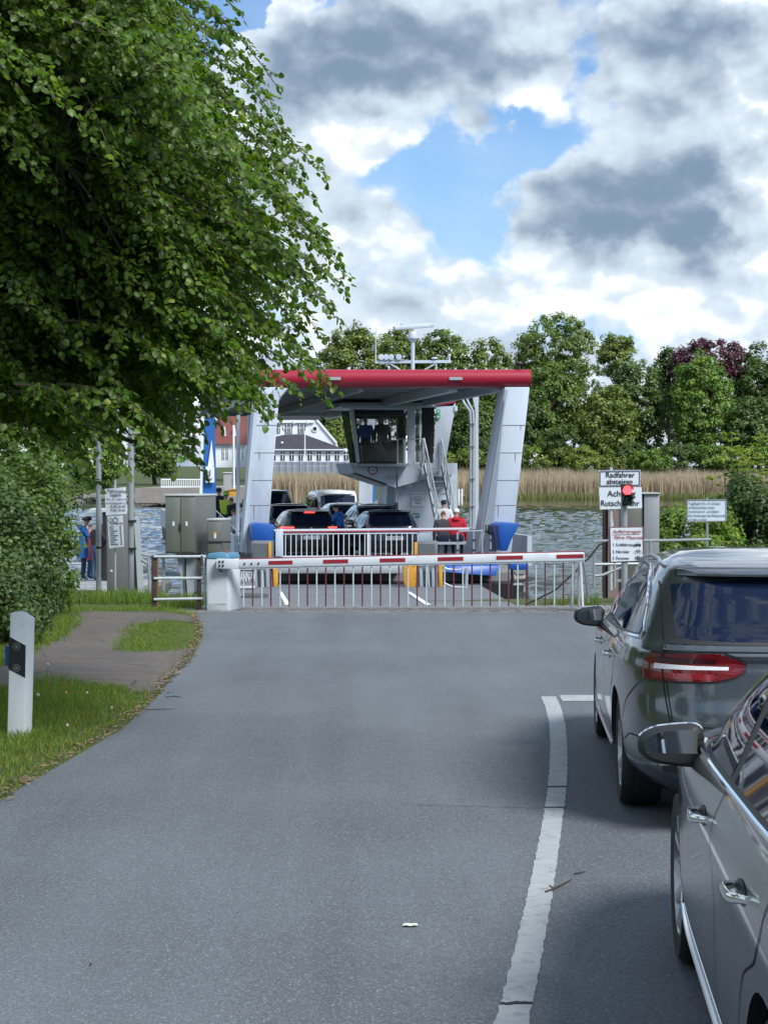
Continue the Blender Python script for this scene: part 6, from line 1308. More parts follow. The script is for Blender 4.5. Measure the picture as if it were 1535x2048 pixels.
    for i, f in enumerate(bm.faces):
        f.smooth = True
        if i >= nb: f.material_index = 2; continue
        c = f.calc_center_median(); best = 9; mt = 'top'
        for a, b, ma, mb_ in segs:
            ab = b - a; q = max(0, min(1, (c - a).dot(ab) / ab.length_squared)); dd = (c - (a + ab * q)).length
            if dd < best: best = dd; mt = ma if q < .5 else mb_
        if mt == 'hair' and c.y > hc.y + .035 * s and c.z < hc.z + .05 * s: mt = 'skin'
        f.material_index = slots.index(mt)
    bmh.materials.clear(); bm.to_mesh(bmh); bm.free(); bmh.name = 'body'
    body = link_mesh('body', bmh, None, t, local=True, mats=[top, legs, SKIN, hair, shoes, SKIN])
    # eyes and mouth
    fm = MB()
    for sd in (-1, 1): fm.ball(hc + Vector((sd * .030, .083, .018)) * s, .009 * s, 6, 4)
    fm.bar(hc + Vector((-.022, .086, -.045)) * s, hc + Vector((.022, .086, -.045)) * s, .006 * s, .006 * s).build('face_details', M('face_dark', (.05, .025, .02), .5), t, local=True)
    hp_ = J['head1'][0]
    if long_coat:      # jacket hem hanging to the thigh
        prof = [(.185, .62), (.182, .80), (.17, .98), (.165, 1.12)]; V = []; k_ = 18
        for r_, z in prof:
            for a_ in range(k_): q = 2 * math.pi * a_ / k_; V.append(Vector((r_ * B * math.cos(q) * (1 + .04 * math.sin(5 * q)), L_ * max(0, z - .95) + r_ * .74 * B * math.sin(q), z)) * s)
        MB().add(V, [(i * k_ + a_, i * k_ + (a_ + 1) % k_, (i + 1) * k_ + (a_ + 1) % k_, (i + 1) * k_ + a_) for i in range(3) for a_ in range(k_)]).build('jacket_skirt', top, t, smooth=True, local=True)
    if hood: MB().ball(J['neck0'][0] + Vector((0, -.085, .0)) * s, (.125 * s, .075 * s, .075 * s), 14, 8).build('hood', top, t, smooth=True, local=True)
    if helmet:
        b = MB().ball(hp_ + Vector((0, .0, .022)) * s, (.105 * s, .135 * s, .095 * s), 16, 10); b.f = [f for f in b.f if sum(b.v[i].z for i in f) / 4 > hp_.z - .012 * s]
        hl = b.build('helmet', helmet, t, smooth=True, local=True)
        mbv = MB()
        for xo in (-.045, 0, .045): mbv.tube([hp_ + Vector((xo, yy, .022 + .098 * math.sqrt(max(0, 1 - (yy / .14) ** 2 - (xo / .12) ** 2)))) * s for yy in np.linspace(-.10, .10, 7)], .010 * s, 5)
        mbv.build('helmet_vents', BLKC if helmet is not BLKC else M('vent_grey', (.35, .37, .38), .5), hl, local=True)
    if cap:
        b = MB().ball(hp_ + Vector((0, 0, .018)) * s, (.092 * s, .112 * s, .085 * s), 16, 10); b.f = [f for f in b.f if sum(b.v[i].z for i in f) / 4 > hp_.z + .0]
        b.add([hp_ + Vector((x, y, z)) * s for x, y, z in ((-.07, .085, .022), (.07, .085, .022), (.05, .175, .008), (-.05, .175, .008))], [(0, 1, 2, 3)]); b.build('cap', cap, t, smooth=True, local=True)
    return t
def foot(u, vtop, y, h): p = at(u, vtop, y); return (p.x, p.y, p.z - h * 1.002)
QP = 46.4
def qfoot(u, y): return (at(u, 1100, y).x, y, QZ(y))
reach = {'l': ((-.24, .16, 1.20), (-.10, .36, 1.24)), 'r': ((.25, .14, 1.20), (.14, .36, 1.22))}
person('person in a long blue hooded jacket and dark helmet at the quay', qfoot(166, 46.6), R(-75), BLUEJ, NAVY, SHOEB, pose='stand', h=1.76, arms=reach, head_fwd=.05, lean=.06, long_coat=True, helmet=BLKC, hood=True)
person('person in a coral top squeezed between blue and black jackets at the quay', qfoot(181, 47.4), R(-50), CORAL, JEANS, SHOEB, HAIRB, h=1.60, long_coat=True, bulk=1.0, arms=reach)
person('person in a black jacket and jeans beside the tall steel post', qfoot(192, 46.0), R(-40), BLKC, JEANS, SHOE, HAIRB, h=1.64, arms=reach, head_fwd=.05, lean=.08, bulk=1.2)
person('person in dark clothes partly hidden behind the timetable boards', qfoot(210, 46.9), R(60), NAVY, BLKC, SHOE, HAIRG, h=1.62, arms=reach, lean=.05)
person('man in a bright blue jacket and dark cap between the cars on the ferry', foot(680, 1009, 51.6, 1.66), R(65), BLUEJ, NAVY, SHOE, HAIRG, h=1.66, bulk=1.2, lean=.16, head_fwd=.06, cap=BLKC, arms=reach, hood=True)
def sit(u, vtop, y, h): p = at(u, vtop, y); return (p.x, p.y, p.z - h * 1.0)
person('person in a dark grey jacket seated on deck, back to us', sit(886, 1020, 47.05, 1.70), R(4), CHAR, NAVY, SHOE, HAIRB, 'sit', h=1.70, bulk=1.3)
person('person in a red jacket and white cap seated on deck, back to us', sit(912, 1017, 47.05, 1.75), R(-6), REDC, NAVY, SHOE, HAIRG, 'sit', h=1.75, bulk=1.42, cap=WHT, hood=True)
person('person in a dark hat seated behind the other two near the stairs', sit(887, 1000, 50.5, 1.75), R(0), WHT, BLKC, SHOE, HAIRB, 'sit', h=1.75, bulk=1.2, cap=BLKC)
person('crew member in a blue shirt inside the wheelhouse', (W_(731, 900, WY + 2.0).x, WY + 2.0, 2.08), R(15), BLUEJ, NAVY, SHOE, HAIRB, h=1.72, bulk=1.35)
person('crew member in a dark shirt standing at the helm', (W_(764, 900, WY + 1.75).x, WY + 1.75, 2.04), R(-5), BLKC, NAVY, SHOE, HAIRB, h=1.78, bulk=1.3)
person('cyclist in a lime green vest and helmet at the left ferry rail', foot(451, 984, 56.0, 1.72), R(-30), LIME, BLKC, SHOE, HAIRB, h=1.72, bulk=1.2, helmet=M('helmet_lime', (.35, .62, .06), .4), arms=reach)
person('person in dark clothing left of the lime green cyclist', foot(438, 976, 59.0, 1.74), R(20), NAVY, BLKC, SHOE, HAIRB, h=1.74, bulk=1.25, helmet=BLKC)
person('person in dark clothing right of the lime green cyclist', foot(467, 993, 54.5, 1.70), R(60), BLKC, CHAR, SHOE, HAIRB, h=1.70, bulk=1.3, lean=.12)
person('person in a white shirt bending by the ferry pillar', foot(472, 1016, 52.0, 1.64), R(40), WHT, JEANS, SHOE, HAIRB, h=1.64, bulk=1.25, lean=.2)
# ================================================================== vegetation
def unit(v): return v / np.maximum(1e-9, np.linalg.norm(v, axis=-1, keepdims=True))
def leaf_verts(P, D, Nn, size, fold=0.25, wide=0.9):
    """heart-shaped leaves: base P, pointing along D, face normal Nn. 7 vertices / 6 triangles"""
    n = len(P); D = unit(D); S = unit(np.cross(D, Nn)); Nn = np.cross(S, D); s = size[:, None]
    V = np.zeros((n, 7, 3))
    for k, (a, b, c) in enumerate(((0, 0, 0), (0, 1.05, -.05), (0, .5, .06), (-.50, .22, -fold), (-.40, .68, -fold * .9), (.50, .22, -fold), (.40, .68, -fold * .9))):
        V[:, k] = P + S * s * a * wide + D * s * b + Nn * s * c * (abs(a) * 1.0 if a else 1.0)
    T = np.array([[0, 2, 3], [3, 2, 4], [4, 2, 1], [0, 5, 2], [5, 6, 2], [6, 1, 2]])
    F = (np.arange(n)[:, None, None] * 7 + T[None]).reshape(-1, 3)
    return V.reshape(-1, 3), F
def simple_leaves(P, Nn, size, asp=1.5):
    """4-vertex bent lozenge leaves"""
    n = len(P); a = unit(np.cross(Nn, unit(rng.normal(size=(n, 3))))); b = np.cross(Nn, a); s = size[:, None]
    V = np.stack([P - a * s * asp / 2, P + b * s / 2 + Nn * s * .12, P + a * s * asp / 2, P - b * s / 2 + Nn * s * .12], 1)
    return V.reshape(-1, 3), (np.arange(n)[:, None] * 4 + np.array([[0, 1, 2, 3]]))
def tints(n, lo=.7, hi=1.35, yel=0.12):
    t = rng.uniform(lo, hi, (n, 1)) * np.ones((1, 3)); y = rng.random(n) < yel; t[:, 0] *= rng.uniform(.85, 1.2, n); t[y] *= np.array([1.6, 1.3, .8]); return t
BARK = M('bark', (.075, .06, .047), .9, var=.35, vscale=14, stretch=(3, 3, .6), bump=.6, bscale=20)

# ------------------------------------------------------------------ big lime tree hanging in from the left
SIL = [(-2200, -2600), (300, -2600), (420, -900), (410, -200), (432, 0), (455, 60), (480, 110), (545, 168), (552, 205), (520, 235), (552, 270), (540, 300), (560, 325), (636, 340), (640, 400), (590, 415), (640, 470), (625, 490), (690, 540), (688, 575), (650, 590), (672, 640), (625, 640), (600, 690), (640, 735), (662, 770), (640, 800), (575, 790), (545, 835), (500, 850), (470, 860), (430, 915), (395, 960), (300, 905), (250, 955), (200, 980), (140, 940), (60, 900), (0, 880), (-300, 930), (-2200, 900)]
def proj(P):
    x, y, z = P[:, 0], P[:, 1], P[:, 2] - CAMH; cp, sp = math.cos(PITCH), math.sin(PITCH); d = y * cp - z * sp
    return UC + FPX * x / d, VC - FPX * (y * sp + z * cp) / d
lime = thing('lime_tree', 'large leafy lime tree overhanging the lane from the left', 'tree', (-6.6, 13.6, gz(13.6)))
LT = Vector((-6.6, 13.6, gz(13.6) - .1))
MB().tube([LT, LT + Vector((.05, 0, 1.2)), LT + Vector((-.05, .1, 3)), LT + Vector((.1, 0, 5.5)), LT + Vector((0, .1, 8.5)), LT + Vector((.1, 0, 11.3))], [.42, .34, .30, .24, .15, .04], 14).build('trunk', BARK, lime, smooth=True)
limbs = []; lmb = MB()
for k_ in range(26):
    az = k_ * 2.399 + rng.uniform(-.2, .2); z0 = 2.1 + 7.3 * (k_ / 26) ** .9; ln = (5.9 - 3.2 * max(0, (z0 - 4.5) / 6)) * rng.uniform(.8, 1.05)
    P = [LT + Vector((0, 0, z0 - LT.z))]; d = Vector((math.cos(az), math.sin(az), .38)); seg = ln / 8
    for i in range(8):
        d = (d + Vector((rng.uniform(-.12, .12), rng.uniform(-.12, .12), -.085 + rng.uniform(-.05, .05)))).normalized(); P.append(P[-1] + d * seg)
    pu, pv = proj(np.array([tuple(p) for p in P])); ok = inpoly(pu, pv, SIL) | (np.array([p.y for p in P]) < 3); cut = next((i for i, o_ in enumerate(ok) if not o_), len(P))
    P = P[:max(3, cut)]
    r0 = .085 * (1 - z0 / 14); lmb.tube(P, [r0 * (1 - .85 * i / len(P)) for i in range(len(P))], 7); limbs += [(p, i) for i, p in enumerate(P)]
lmb.build('limbs', BARK, lime, smooth=True)
LP = np.array([tuple(p) for p, i in limbs])
# drooping plumes: a bough axis with leafy side sprays
plumes = []
cen = np.array([-6.3, 13.4, 6.0]); rad = np.array([6.0, 5.0, 4.9])
q = unit(rng.normal(size=(900, 3))) * (rng.random((900, 1)) ** .3); T = cen + q * rad; T[:, 2] = np.maximum(T[:, 2], 1.9)
u_, v_ = proj(T); vis = (u_ > -200) & (u_ < 900) & (v_ > -200) & (v_ < 1100) & (T[:, 1] > 4)
for p in [p_ for p_ in T[~vis] if p_[1] > 11.4 or p_[2] > 6.5 or p_[0] < -7.5][:230]: plumes.append((p, False, 1.5, 1.0))
nf = 0
while nf < 560:
    fu, fv, fy = rng.uniform(-150, 690), rng.uniform(-150, 940), rng.uniform(10.3, 15.8)
    if fv > 350: fy = 11.6 + (fy - 10.3) * .78
    if not (inpoly(np.array([fu + 75]), np.array([fv - 25]), SIL)[0] and inpoly(np.array([fu]), np.array([fv + 45]), SIL)[0]) or (fv > 830 and rng.random() < .55): continue
    plumes.append((np.array(tuple(at(fu, fv, fy))), True, rng.uniform(.75, 1.35), 1.0)); nf += 1
for k_ in range(85): plumes.append((np.array(tuple(at(rng.uniform(-60, 390), rng.uniform(740, 885), rng.uniform(11.8, 15.5)))), True, rng.uniform(.7, 1.2), .9))
for k_ in range(110): plumes.append((np.array(tuple(at(rng.uniform(-80, 380), rng.uniform(220, 660), rng.uniform(11.4, 13.2)))), True, rng.uniform(.7, 1.2), .95))
tips = [(545, 170), (550, 205), (552, 272), (600, 335), (634, 345), (630, 400), (640, 470), (622, 488), (668, 525), (690, 545), (684, 575), (645, 590), (670, 635), (610, 680), (632, 730), (655, 765), (645, 795), (590, 780), (548, 830), (470, 20), (450, 60), (475, 110), (515, 150), (600, 360), (655, 610), (575, 430), (620, 520), (560, 240), (640, 660), (610, 740), (400, 940), (360, 900), (330, 925), (250, 940), (190, 965), (120, 900), (540, 300), (585, 415)]
for a_, b_ in tips:
    plumes.append((np.array(tuple(at(a_ + rng.uniform(-5, 5), b_ + rng.uniform(-5, 5), rng.uniform(11.2, 14.5)))), True, rng.uniform(.8, 1.2), .42))
LPt, LD, LN, LS = [], [], [], []; tw = MB()
def bez(A, B, C, n): return [A * (1 - t) ** 2 + B * 2 * t * (1 - t) + C * t * t for t in np.linspace(0, 1, n)]
for tip, v, ln, wd in plumes:
    tip = Vector(tip); out = Vector((tip.x - LT.x, tip.y - LT.y, 0)); out = out.normalized() if out.length > .3 else Vector((1, 0, 0))
    out = (out + Vector((rng.uniform(-.45, .45), rng.uniform(-.45, .45), 0))).normalized(); droop = rng.uniform(.35, .75)
    A = tip - out * ln * .9 + Vector((0, 0, ln * droop)); B = A.lerp(tip, .6) + Vector((0, 0, ln * .25)); ax = bez(A, B, tip, 9); tw.tube(ax, [.012 - .0011 * i for i in range(9)], 4, False)
    d2 = np.sum((LP - np.array(tuple(A))) ** 2, 1); bq = Vector(LP[int(np.argmin(d2))])
    dL = (bq - A).length
    if .1 < dL < 1.3: tw.tube(bez(bq, bq.lerp(A, .5) + Vector((rng.uniform(-.2, .2), rng.uniform(-.2, .2), .25)) * dL, A, 6), [.013, .012, .011, .01, .01, .009], 4, False)
    side = out.cross(Vector((0, 0, 1))).normalized(); ns = 17 if v else 12
    for k_ in range(ns):
        f = .06 + .94 * k_ / (ns - 1); p0 = ax[0].lerp(ax[0], 0); i0 = min(7, int(f * 8)); p0 = ax[i0].lerp(ax[i0 + 1], f * 8 - i0)
        sl = (.46 - .30 * f) * rng.uniform(.7, 1.25) * (1 if v else 1.3) * wd; sg = 1 if k_ % 2 else -1
        dv = (side * sg * rng.uniform(.4, 1.0) + out * rng.uniform(.25, .8) + Vector((0, 0, rng.uniform(-.25, .25)))).normalized()
        if k_ == ns - 1: dv = (out + Vector((0, 0, -.6))).normalized()
        C = bez(p0, p0 + dv * sl * .6 + Vector((0, 0, .03)), p0 + dv * sl + Vector((0, 0, -sl * rng.uniform(.3, .7))), 5); tw.tube(C, [.0035, .003, .0026, .0022, .0018], 3, False)
        nl = int(sl / (.017 if v else .05)) + 3; a_ = np.linspace(.05, 1.0, nl); Cn = np.array([tuple(c) for c in C]); pos = np.stack([np.interp(a_, np.linspace(0, 1, 5), Cn[:, j]) for j in range(3)], -1)
        sgn = np.where(np.arange(nl) % 2 == 0, 1.0, -1.0)[:, None]; dn = np.array(tuple(dv)); sv = np.cross(dn, [0, 0, 1]); sv /= np.linalg.norm(sv) + 1e-9
        D = sgn * sv * rng.uniform(.3, .9, (nl, 1)) + dn * rng.uniform(.2, .8, (nl, 1)) + np.array([0, 0, -1]) * rng.uniform(.3, 1.2, (nl, 1)) + rng.normal(0, .25, (nl, 3))
        Nn = np.array([0, 0, 1.0]) * rng.uniform(.4, 1, (nl, 1)) + np.array(tuple(out)) * rng.uniform(0, .7, (nl, 1)) + rng.normal(0, .4, (nl, 3))
        LPt.append(pos + sgn * sv * .015 + rng.normal(0, .012, (nl, 3))); LD.append(D); LN.append(Nn); LS.append(rng.uniform(.024, .062, nl) * (1.0 if v else 2.2))
LPt, LD, LN, LS = map(np.concatenate, (LPt, LD, LN, LS)); print('lime leaves', len(LPt))
Vv, Ff = leaf_verts(LPt, LD, LN, LS); tt = np.repeat(tints(len(LPt), .6, 1.35, .10), 6, 0)
LEAF = leaf_mat('lime_leaf', (.088, .155, .028), (1.3, 1.5, .3), .40, .40, .4)
cr = link_mesh('crown', np_mesh('crown', Vv, None, Ff, tt), LEAF, lime); tag(cr, kind='stuff')
me = bpy.data.meshes.new('twigs'); me.from_pydata([tuple(p) for p in tw.v], [], tw.f); link_mesh('twigs', me, BARK, lime)

# ------------------------------------------------------------------ generic shrubs and trees
def clump_points(c, r, nclump, per, spread, shell=.55, flat=1.0):
    k = nclump; d = unit(rng.normal(size=(k, 3))); rr = shell + (1 - shell) * rng.random((k, 1)) ** .5; cc = np.array(c) + d * rr * np.array(r)
    cs = rng.uniform(.6, 1.35, (k, 1)) * spread
    o = unit(rng.normal(size=(k, per, 3))) * (rng.random((k, per, 1)) ** .5); P = cc[:, None] + o * cs[:, None] * np.array([1, 1, flat]); Nn = o + np.array([0, 0, .55]) + .35 * d[:, None] + rng.normal(0, .35, o.shape)
    br = np.repeat(rng.uniform(.8, 1.25, k), per)
    return P.reshape(-1, 3), unit(Nn.reshape(-1, 3)), br, cc
def woody(name, label, cat, base, c, r, mat, nclump, per, spread, leaf, trunk_r, group=None, shell=.5, flat=.8, yel=.1, limbs_n=10, asp=1.4, floor=None, blossom=None):
    t = thing(name, label, cat, tuple(base), group=group); P, Nn, br, cc = clump_points(c, r, nclump, per, spread, shell, flat)
    if floor is not None: k = P[:, 2] > floor + .02; P, Nn, br = P[k], Nn[k], br[k]
    V, F = simple_leaves(P, Nn, rng.uniform(.7, 1.3, len(P)) * leaf, asp); tn = tints(len(P), .8, 1.2, yel) * br[:, None]
    o = link_mesh('crown', np_mesh('crown', V, F, None, tn), mat, t); tag(o, kind='stuff')
    b = Vector(base); top = Vector(c) + Vector((0, 0, r[2] * .55)); mb = MB(); mb.tube([b - Vector((0, 0, .2)), b.lerp(top, .35) + Vector((rng.uniform(-.1, .1) * r[0], 0, 0)), b.lerp(top, .7), top], [trunk_r, trunk_r * .75, trunk_r * .45, trunk_r * .12], 8)
    for k in range(min(limbs_n, len(cc))):
        q = Vector(cc[k]); s_ = b.lerp(top, max(.2, min(.85, (q.z - b.z) / max(.1, top.z - b.z) * .75))); mb.tube([s_, s_.lerp(q, .5) + Vector((0, 0, .06 * r[2])), q], [trunk_r * .35, trunk_r * .22, trunk_r * .08], 5, False)
    mb.build('trunk', BARK, t, smooth=True)
    if blossom:
        k = rng.permutation(len(P))[:blossom]; V, F = simple_leaves(P[k] + Nn[k] * leaf * .6, Nn[k], np.full(blossom, leaf * .7), 2.0); tag(link_mesh('blossom', np_mesh('blossom', V, F, None, tints(blossom, .8, 1.1, 0)), leaf_mat('blossom_white', (.55, .56, .45), tw=.2), t), kind='stuff')
    return t
SHRUB = leaf_mat('shrub_leaf', (.075, .13, .028), tw=.3); SHRUBL = leaf_mat('shrub_leaf_light', (.13, .21, .04), tw=.35); SHRUBD = leaf_mat('shrub_leaf_dark', (.055, .10, .028), tw=.25)
gB = lambda x, y: float(np.maximum(ground_z(np.array([x]), np.array([y])), verge_z(np.array([x]), np.array([y])) if y < 30.2 and x < -2 else -9)[0])
for (x, y, z, r, m_, n, sp_, lf, lb, nm) in (
        (-5.3, 23.6, .45, (.8, 1.2, 1.1), SHRUBD, 105, .30, .05, 'dense green shrub at the left edge beside the path', 'shrub'), (-5.75, 26.2, .9, (1.1, 1.3, 1.6), SHRUB, 130, .36, .055, 'light green shrub behind the dense one at the left edge', 'shrub'),
        (-8.3, 31.5, 1.0, (1.3, 1.4, 1.7), SHRUB, 150, .33, .065, 'taller shrub near the quay, half hidden by hanging lime leaves', 'shrub'), (-5.0, 21.2, .05, (.75, 1.0, .65), SHRUBD, 90, .22, .045, 'low dark shrub closest to the marker post', 'shrub'),
        (-12.2, 36.5, 1.2, (2.6, 2.0, 2.2), SHRUB, 150, .45, .09, 'broad bush on the quay corner at far left', 'shrub'),
        (6.6, 36.2, .15, (1.05, 1.0, .95), SHRUBL, 150, .26, .06, 'rounded yellow-green bush behind the information board', 'shrub'), (8.3, 37.6, .45, (1.5, 1.3, 1.35), SHRUBD, 200, .32, .065, 'dark bush filling the right edge beyond the car roof', 'shrub'), (7.4, 34.6, -.25, (1.2, .9, .55), SHRUB, 110, .24, .055, 'low bush under the information board', 'shrub'),
        (10.6, 38.0, .7, (1.8, 1.5, 1.7), SHRUB, 140, .4, .08, 'tall bush just past the right edge of the view', 'shrub')):
    woody(nm, lb, 'shrub', (x, y, gB(x, y)), (x, y, z), r, m_, n, 150, sp_, lf, .05, 'shrubs along the near bank', .30, .9, .12, 12, floor=gB(x, y))
# tall umbel plants at the right edge
UMB = leaf_mat('umbel_leaf', (.20, .26, .07), tw=.35)
for k_, (u, v, y) in enumerate(((1462, 868, 39), (1490, 905, 38.5), (1520, 872, 39.5), (1448, 915, 38.8), (1508, 935, 38))):
    p = at(u, v, y); z0 = gB(p.x, y); t = thing('umbel_plant', ('tallest yellow-green umbel plant left of the others above the right bushes', 'umbel plant second in height with a broad head', 'umbel plant at the right edge, nearly as tall', 'short umbel plant leaning at the left of the clump', 'lowest umbel plant in front of the clump')[k_], 'plant', (p.x, y, z0), group='umbel plants on the right bank')
    MB().tube([(p.x + .1, y, z0), (p.x + .03, y, (z0 + p.z) / 2), tuple(p)], [.02, .015, .008], 6).build('stem', M('stem_pale', (.16, .2, .07), .6), t); Ps = []; Ns = []
    for j_ in range(26):
        a_ = rng.uniform(0, 6.28); zz = rng.uniform(-1.1, 0.05); rr = .12 + .30 * rng.random() * (1 if zz < -.2 else .7); c_ = np.array([p.x + rr * math.cos(a_), y + rr * math.sin(a_), p.z + zz * .9]); o = unit(rng.normal(size=(26, 3))) * rng.random((26, 1)) * np.array([.11, .11, .045]); Ps.append(c_ + o); Ns.append(unit(o * 2 + [0, 0, 1] + rng.normal(0, .3, (26, 3))))
    V, F = simple_leaves(np.concatenate(Ps), np.concatenate(Ns), np.full(26 * 26, .055)); tag(link_mesh('leaves', np_mesh('leaves', V, F, None, tints(26 * 26, .8, 1.3, .3)), UMB, t), kind='stuff')
# stones at the water's edge
STONE = M('bank_stone', (.17, .165, .155), .9, var=.4, vscale=6, bump=.5)
def stones(label, n, fn, s0, s1, group):
    base = []
    for v_k in range(4):
        b = MB().ball((0, 0, 0), 1, 9, 6)
        for p in b.v: p *= (1 + .22 * math.sin(p.x * 3 + v_k) * math.cos(p.y * 4 + v_k * 2) + .1 * random.uniform(-1, 1))
        me = bpy.data.meshes.new('stone'); me.from_pydata([tuple(p) for p in b.v], [], b.f); me.materials.append(STONE); base.append(me)
    for i in range(n):
        o = bpy.data.objects.new('stone', base[i % 4]); COL.objects.link(o); x, y, z = fn(i); s_ = rng.uniform(s0, s1); o.location = (x, y, z); o.scale = (s_ * rng.uniform(.8, 1.4), s_, s_ * rng.uniform(.5, .8)); o.rotation_euler = (0, 0, rng.uniform(0, 6.28)); tag(o, label, 'stone', group)
stones('grey stone lying in the row along the right water edge', 26, lambda i: (2.6 + i * .13 + rng.uniform(-.1, .1), 31.2 + rng.uniform(-.5, .9) + max(0, i - 12) * .05, -.72 - rng.uniform(0, .2)), .07, .17, 'stones along the right water edge')

# ------------------------------------------------------------------ far bank: reeds
REED = leaf_mat('reed', (.45, .385, .285), (1, .9, .7), .25, .8, .2); REEDG = leaf_mat('reed_green', (.19, .205, .08), tw=.25)
def reeds(name, label, n, u0, u1, ys, h0, h1, mat, lift=0.0):
    x = rng.uniform(u0, u1, n); y = rng.uniform(*ys, n); x = (x - UC) / FPX * y; z = np.maximum(ground_z(x, y), WATER_Z - .2); hh = rng.uniform(h0, h1, n) * (1 + .10 * noise2(x, y, .25, 21))
    tn = rng.uniform(.65, 1.3, (n, 1)) * np.array([[1, 1, 1]]) * (1 + .12 * noise2(x, y, .6, 22))[:, None]
    return blades(name, np.stack([x, y, z], -1), hh, rng.uniform(.05, .10, n), tn, mat, .12, label)
reeds('reeds', 'pale dry reed belt along the far shore right of the ferry', 26000, 880, 1700, (222, 231), 3.0, 4.7, REED)
reeds('reeds', 'dry reed bed below the white pavilion', 9000, 500, 745, (203, 210), 2.9, 4.7, REED)
reeds('reeds', 'fresh green reed shoots at the foot of the far reed belt', 9000, 880, 1700, (219.5, 223), .5, 1.6, REEDG)
# ------------------------------------------------------------------ far trees
FT = {'oak': leaf_mat('far_oak', (.115, .175, .042), tw=.25), 'olive': leaf_mat('far_olive', (.135, .185, .045), tw=.25), 'fresh': leaf_mat('far_fresh', (.125, .21, .045), tw=.28), 'dark': leaf_mat('far_dark', (.08, .135, .038), tw=.22), 'purple': leaf_mat('far_beech', (.075, .028, .042), (1.3, .6, .7), .22), 'lightg': leaf_mat('far_light', (.17, .235, .055), tw=.3)}
def far_tree(name, label, u, vtop, wpx, y, kind, dens=1.0, vbase=None, shell=.45, leaf=.42, blossom=None, spread=1.2):
    p = at(u, vtop, y); gz_ = float(ground_z(np.array([p.x]), np.array([y]))[0]); rx = wpx / 2 * y / FPX; zl = at(u, vbase, y).z if vbase else gz_ + (p.z - gz_) * .15; rz = (p.z - zl) / 2
    woody(name, label, 'tree', (p.x, y, gz_), (p.x, y, (p.z + zl) / 2), (rx * .88, rx * .8, rz * .92), FT[kind], int(150 * dens), 62, spread * .82, leaf * .72, .32, 'trees on the far bank', shell, .75, .12, 14, 1.3, floor=gz_, blossom=blossom)
TREES = [('oak_tree', 'broad oak with open crown above the canopy, left of the mast', 705, 640, 130, 245, 'olive', 1.1, 800), ('oak_tree', 'oak crown directly behind the radar mast', 800, 648, 140, 252, 'olive', 1.2, 800), ('oak_tree', 'oak crown right of the radar mast', 890, 650, 130, 248, 'oak', 1.1, 820), ('oak_tree', 'oak behind the right end of the red roof edge', 975, 672, 110, 246, 'olive', 1.0, 830),
         ('oak_tree', 'tallest oak with airy crown right of the ferry', 1110, 622, 190, 250, 'oak', 1.5, 800), ('ash_tree', 'thin ash with bare twigs right of the tallest oak', 1235, 660, 90, 262, 'olive', .5, 760), ('beech_tree', 'purple-leaved copper beech behind the light green cone', 1420, 672, 190, 262, 'purple', 1.5, 800), ('maple_tree', 'light green cone-shaped maple before the copper beech', 1400, 698, 135, 240, 'fresh', 1.5, 910), ('chestnut_tree', 'chestnut tree dotted with pale blossom candles', 1270, 712, 130, 244, 'dark', 1.3, 900),
         ('willow_tree', 'rounded yellow-green willow low on the far bank', 1210, 765, 150, 238, 'olive', 1.5, 930), ('maple_tree', 'mid green tree left of the willow', 1100, 720, 150, 242, 'oak', 1.5, 900), ('hazel_tree', 'green tree showing between ferry leg and willow', 1050, 760, 110, 239, 'dark', 1.2, 920), ('birch_tree', 'dark drooping tree at the upper right edge', 1515, 680, 120, 258, 'dark', 1.2, 860), ('maple_tree', 'mid green tree at the right edge under the dark one', 1500, 790, 130, 240, 'dark', 1.3, 930), ('oak_tree', 'dark tree filling the gap left of the copper beech', 1335, 690, 90, 266, 'dark', 1.0, 850),
         ('elder_tree', 'green tree seen between stairs and exhaust pipes', 960, 800, 130, 241, 'dark', 1.3, 930), ('thorn_tree', 'dark tree right of the wheelhouse stairs', 920, 720, 120, 243, 'dark', 1.2, 930), ('oak_tree', 'tree beyond the canopy edge over the white house', 660, 690, 90, 250, 'oak', 1.0, 860), ('oak_tree', 'tree rising behind the white villa', 600, 720, 160, 262, 'oak', 1.2, 900), ('oak_tree', 'tree behind the red-roofed house', 470, 700, 150, 262, 'oak', 1.2, 900), ('maple_tree', 'olive tree beside the villa gable end', 680, 830, 60, 226, 'olive', .9, 935), ('oak_tree', 'wide dark tree far off beyond the right edge', 1610, 690, 150, 252, 'oak', 1.2, 900),
         ('bank_tree', 'tree on the far left bank behind the quay shrubs', 60, 790, 190, 236, 'oak', 1.5, 975), ('bank_tree', 'light tree on the left bank above the stone edge', 190, 850, 130, 222, 'fresh', 1.3, 985), ('bank_tree', 'tree on the left bank left of the blue pylon', 310, 850, 120, 240, 'oak', 1.2, 960), ('bank_tree', 'tree beyond the left edge of the view', -90, 760, 220, 236, 'oak', 1.2, 980)]
TREES += [('background_tree', lb_, u, v, w_, 278, 'dark', 1.0, 950) for u, v, w_, lb_ in ((1000, 705, 200, 'broad dark tree in the back row behind the right ferry leg'), (1150, 700, 220, 'broad dark tree in the back row behind the tallest oak'), (1290, 735, 190, 'broad dark tree in the back row behind the chestnut'), (1400, 720, 190, 'broad dark tree in the back row behind the copper beech'), (1520, 725, 200, 'broad dark tree in the back row at the right edge'), (760, 690, 200, 'broad dark tree in the back row left of the mast'), (880, 700, 190, 'broad dark tree in the back row right of the mast'))]
for a_ in TREES: far_tree(*a_[:9], shell=.35 if a_[7] < 1.3 else .45, blossom=420 if 'chestnut' in a_[0] else None)
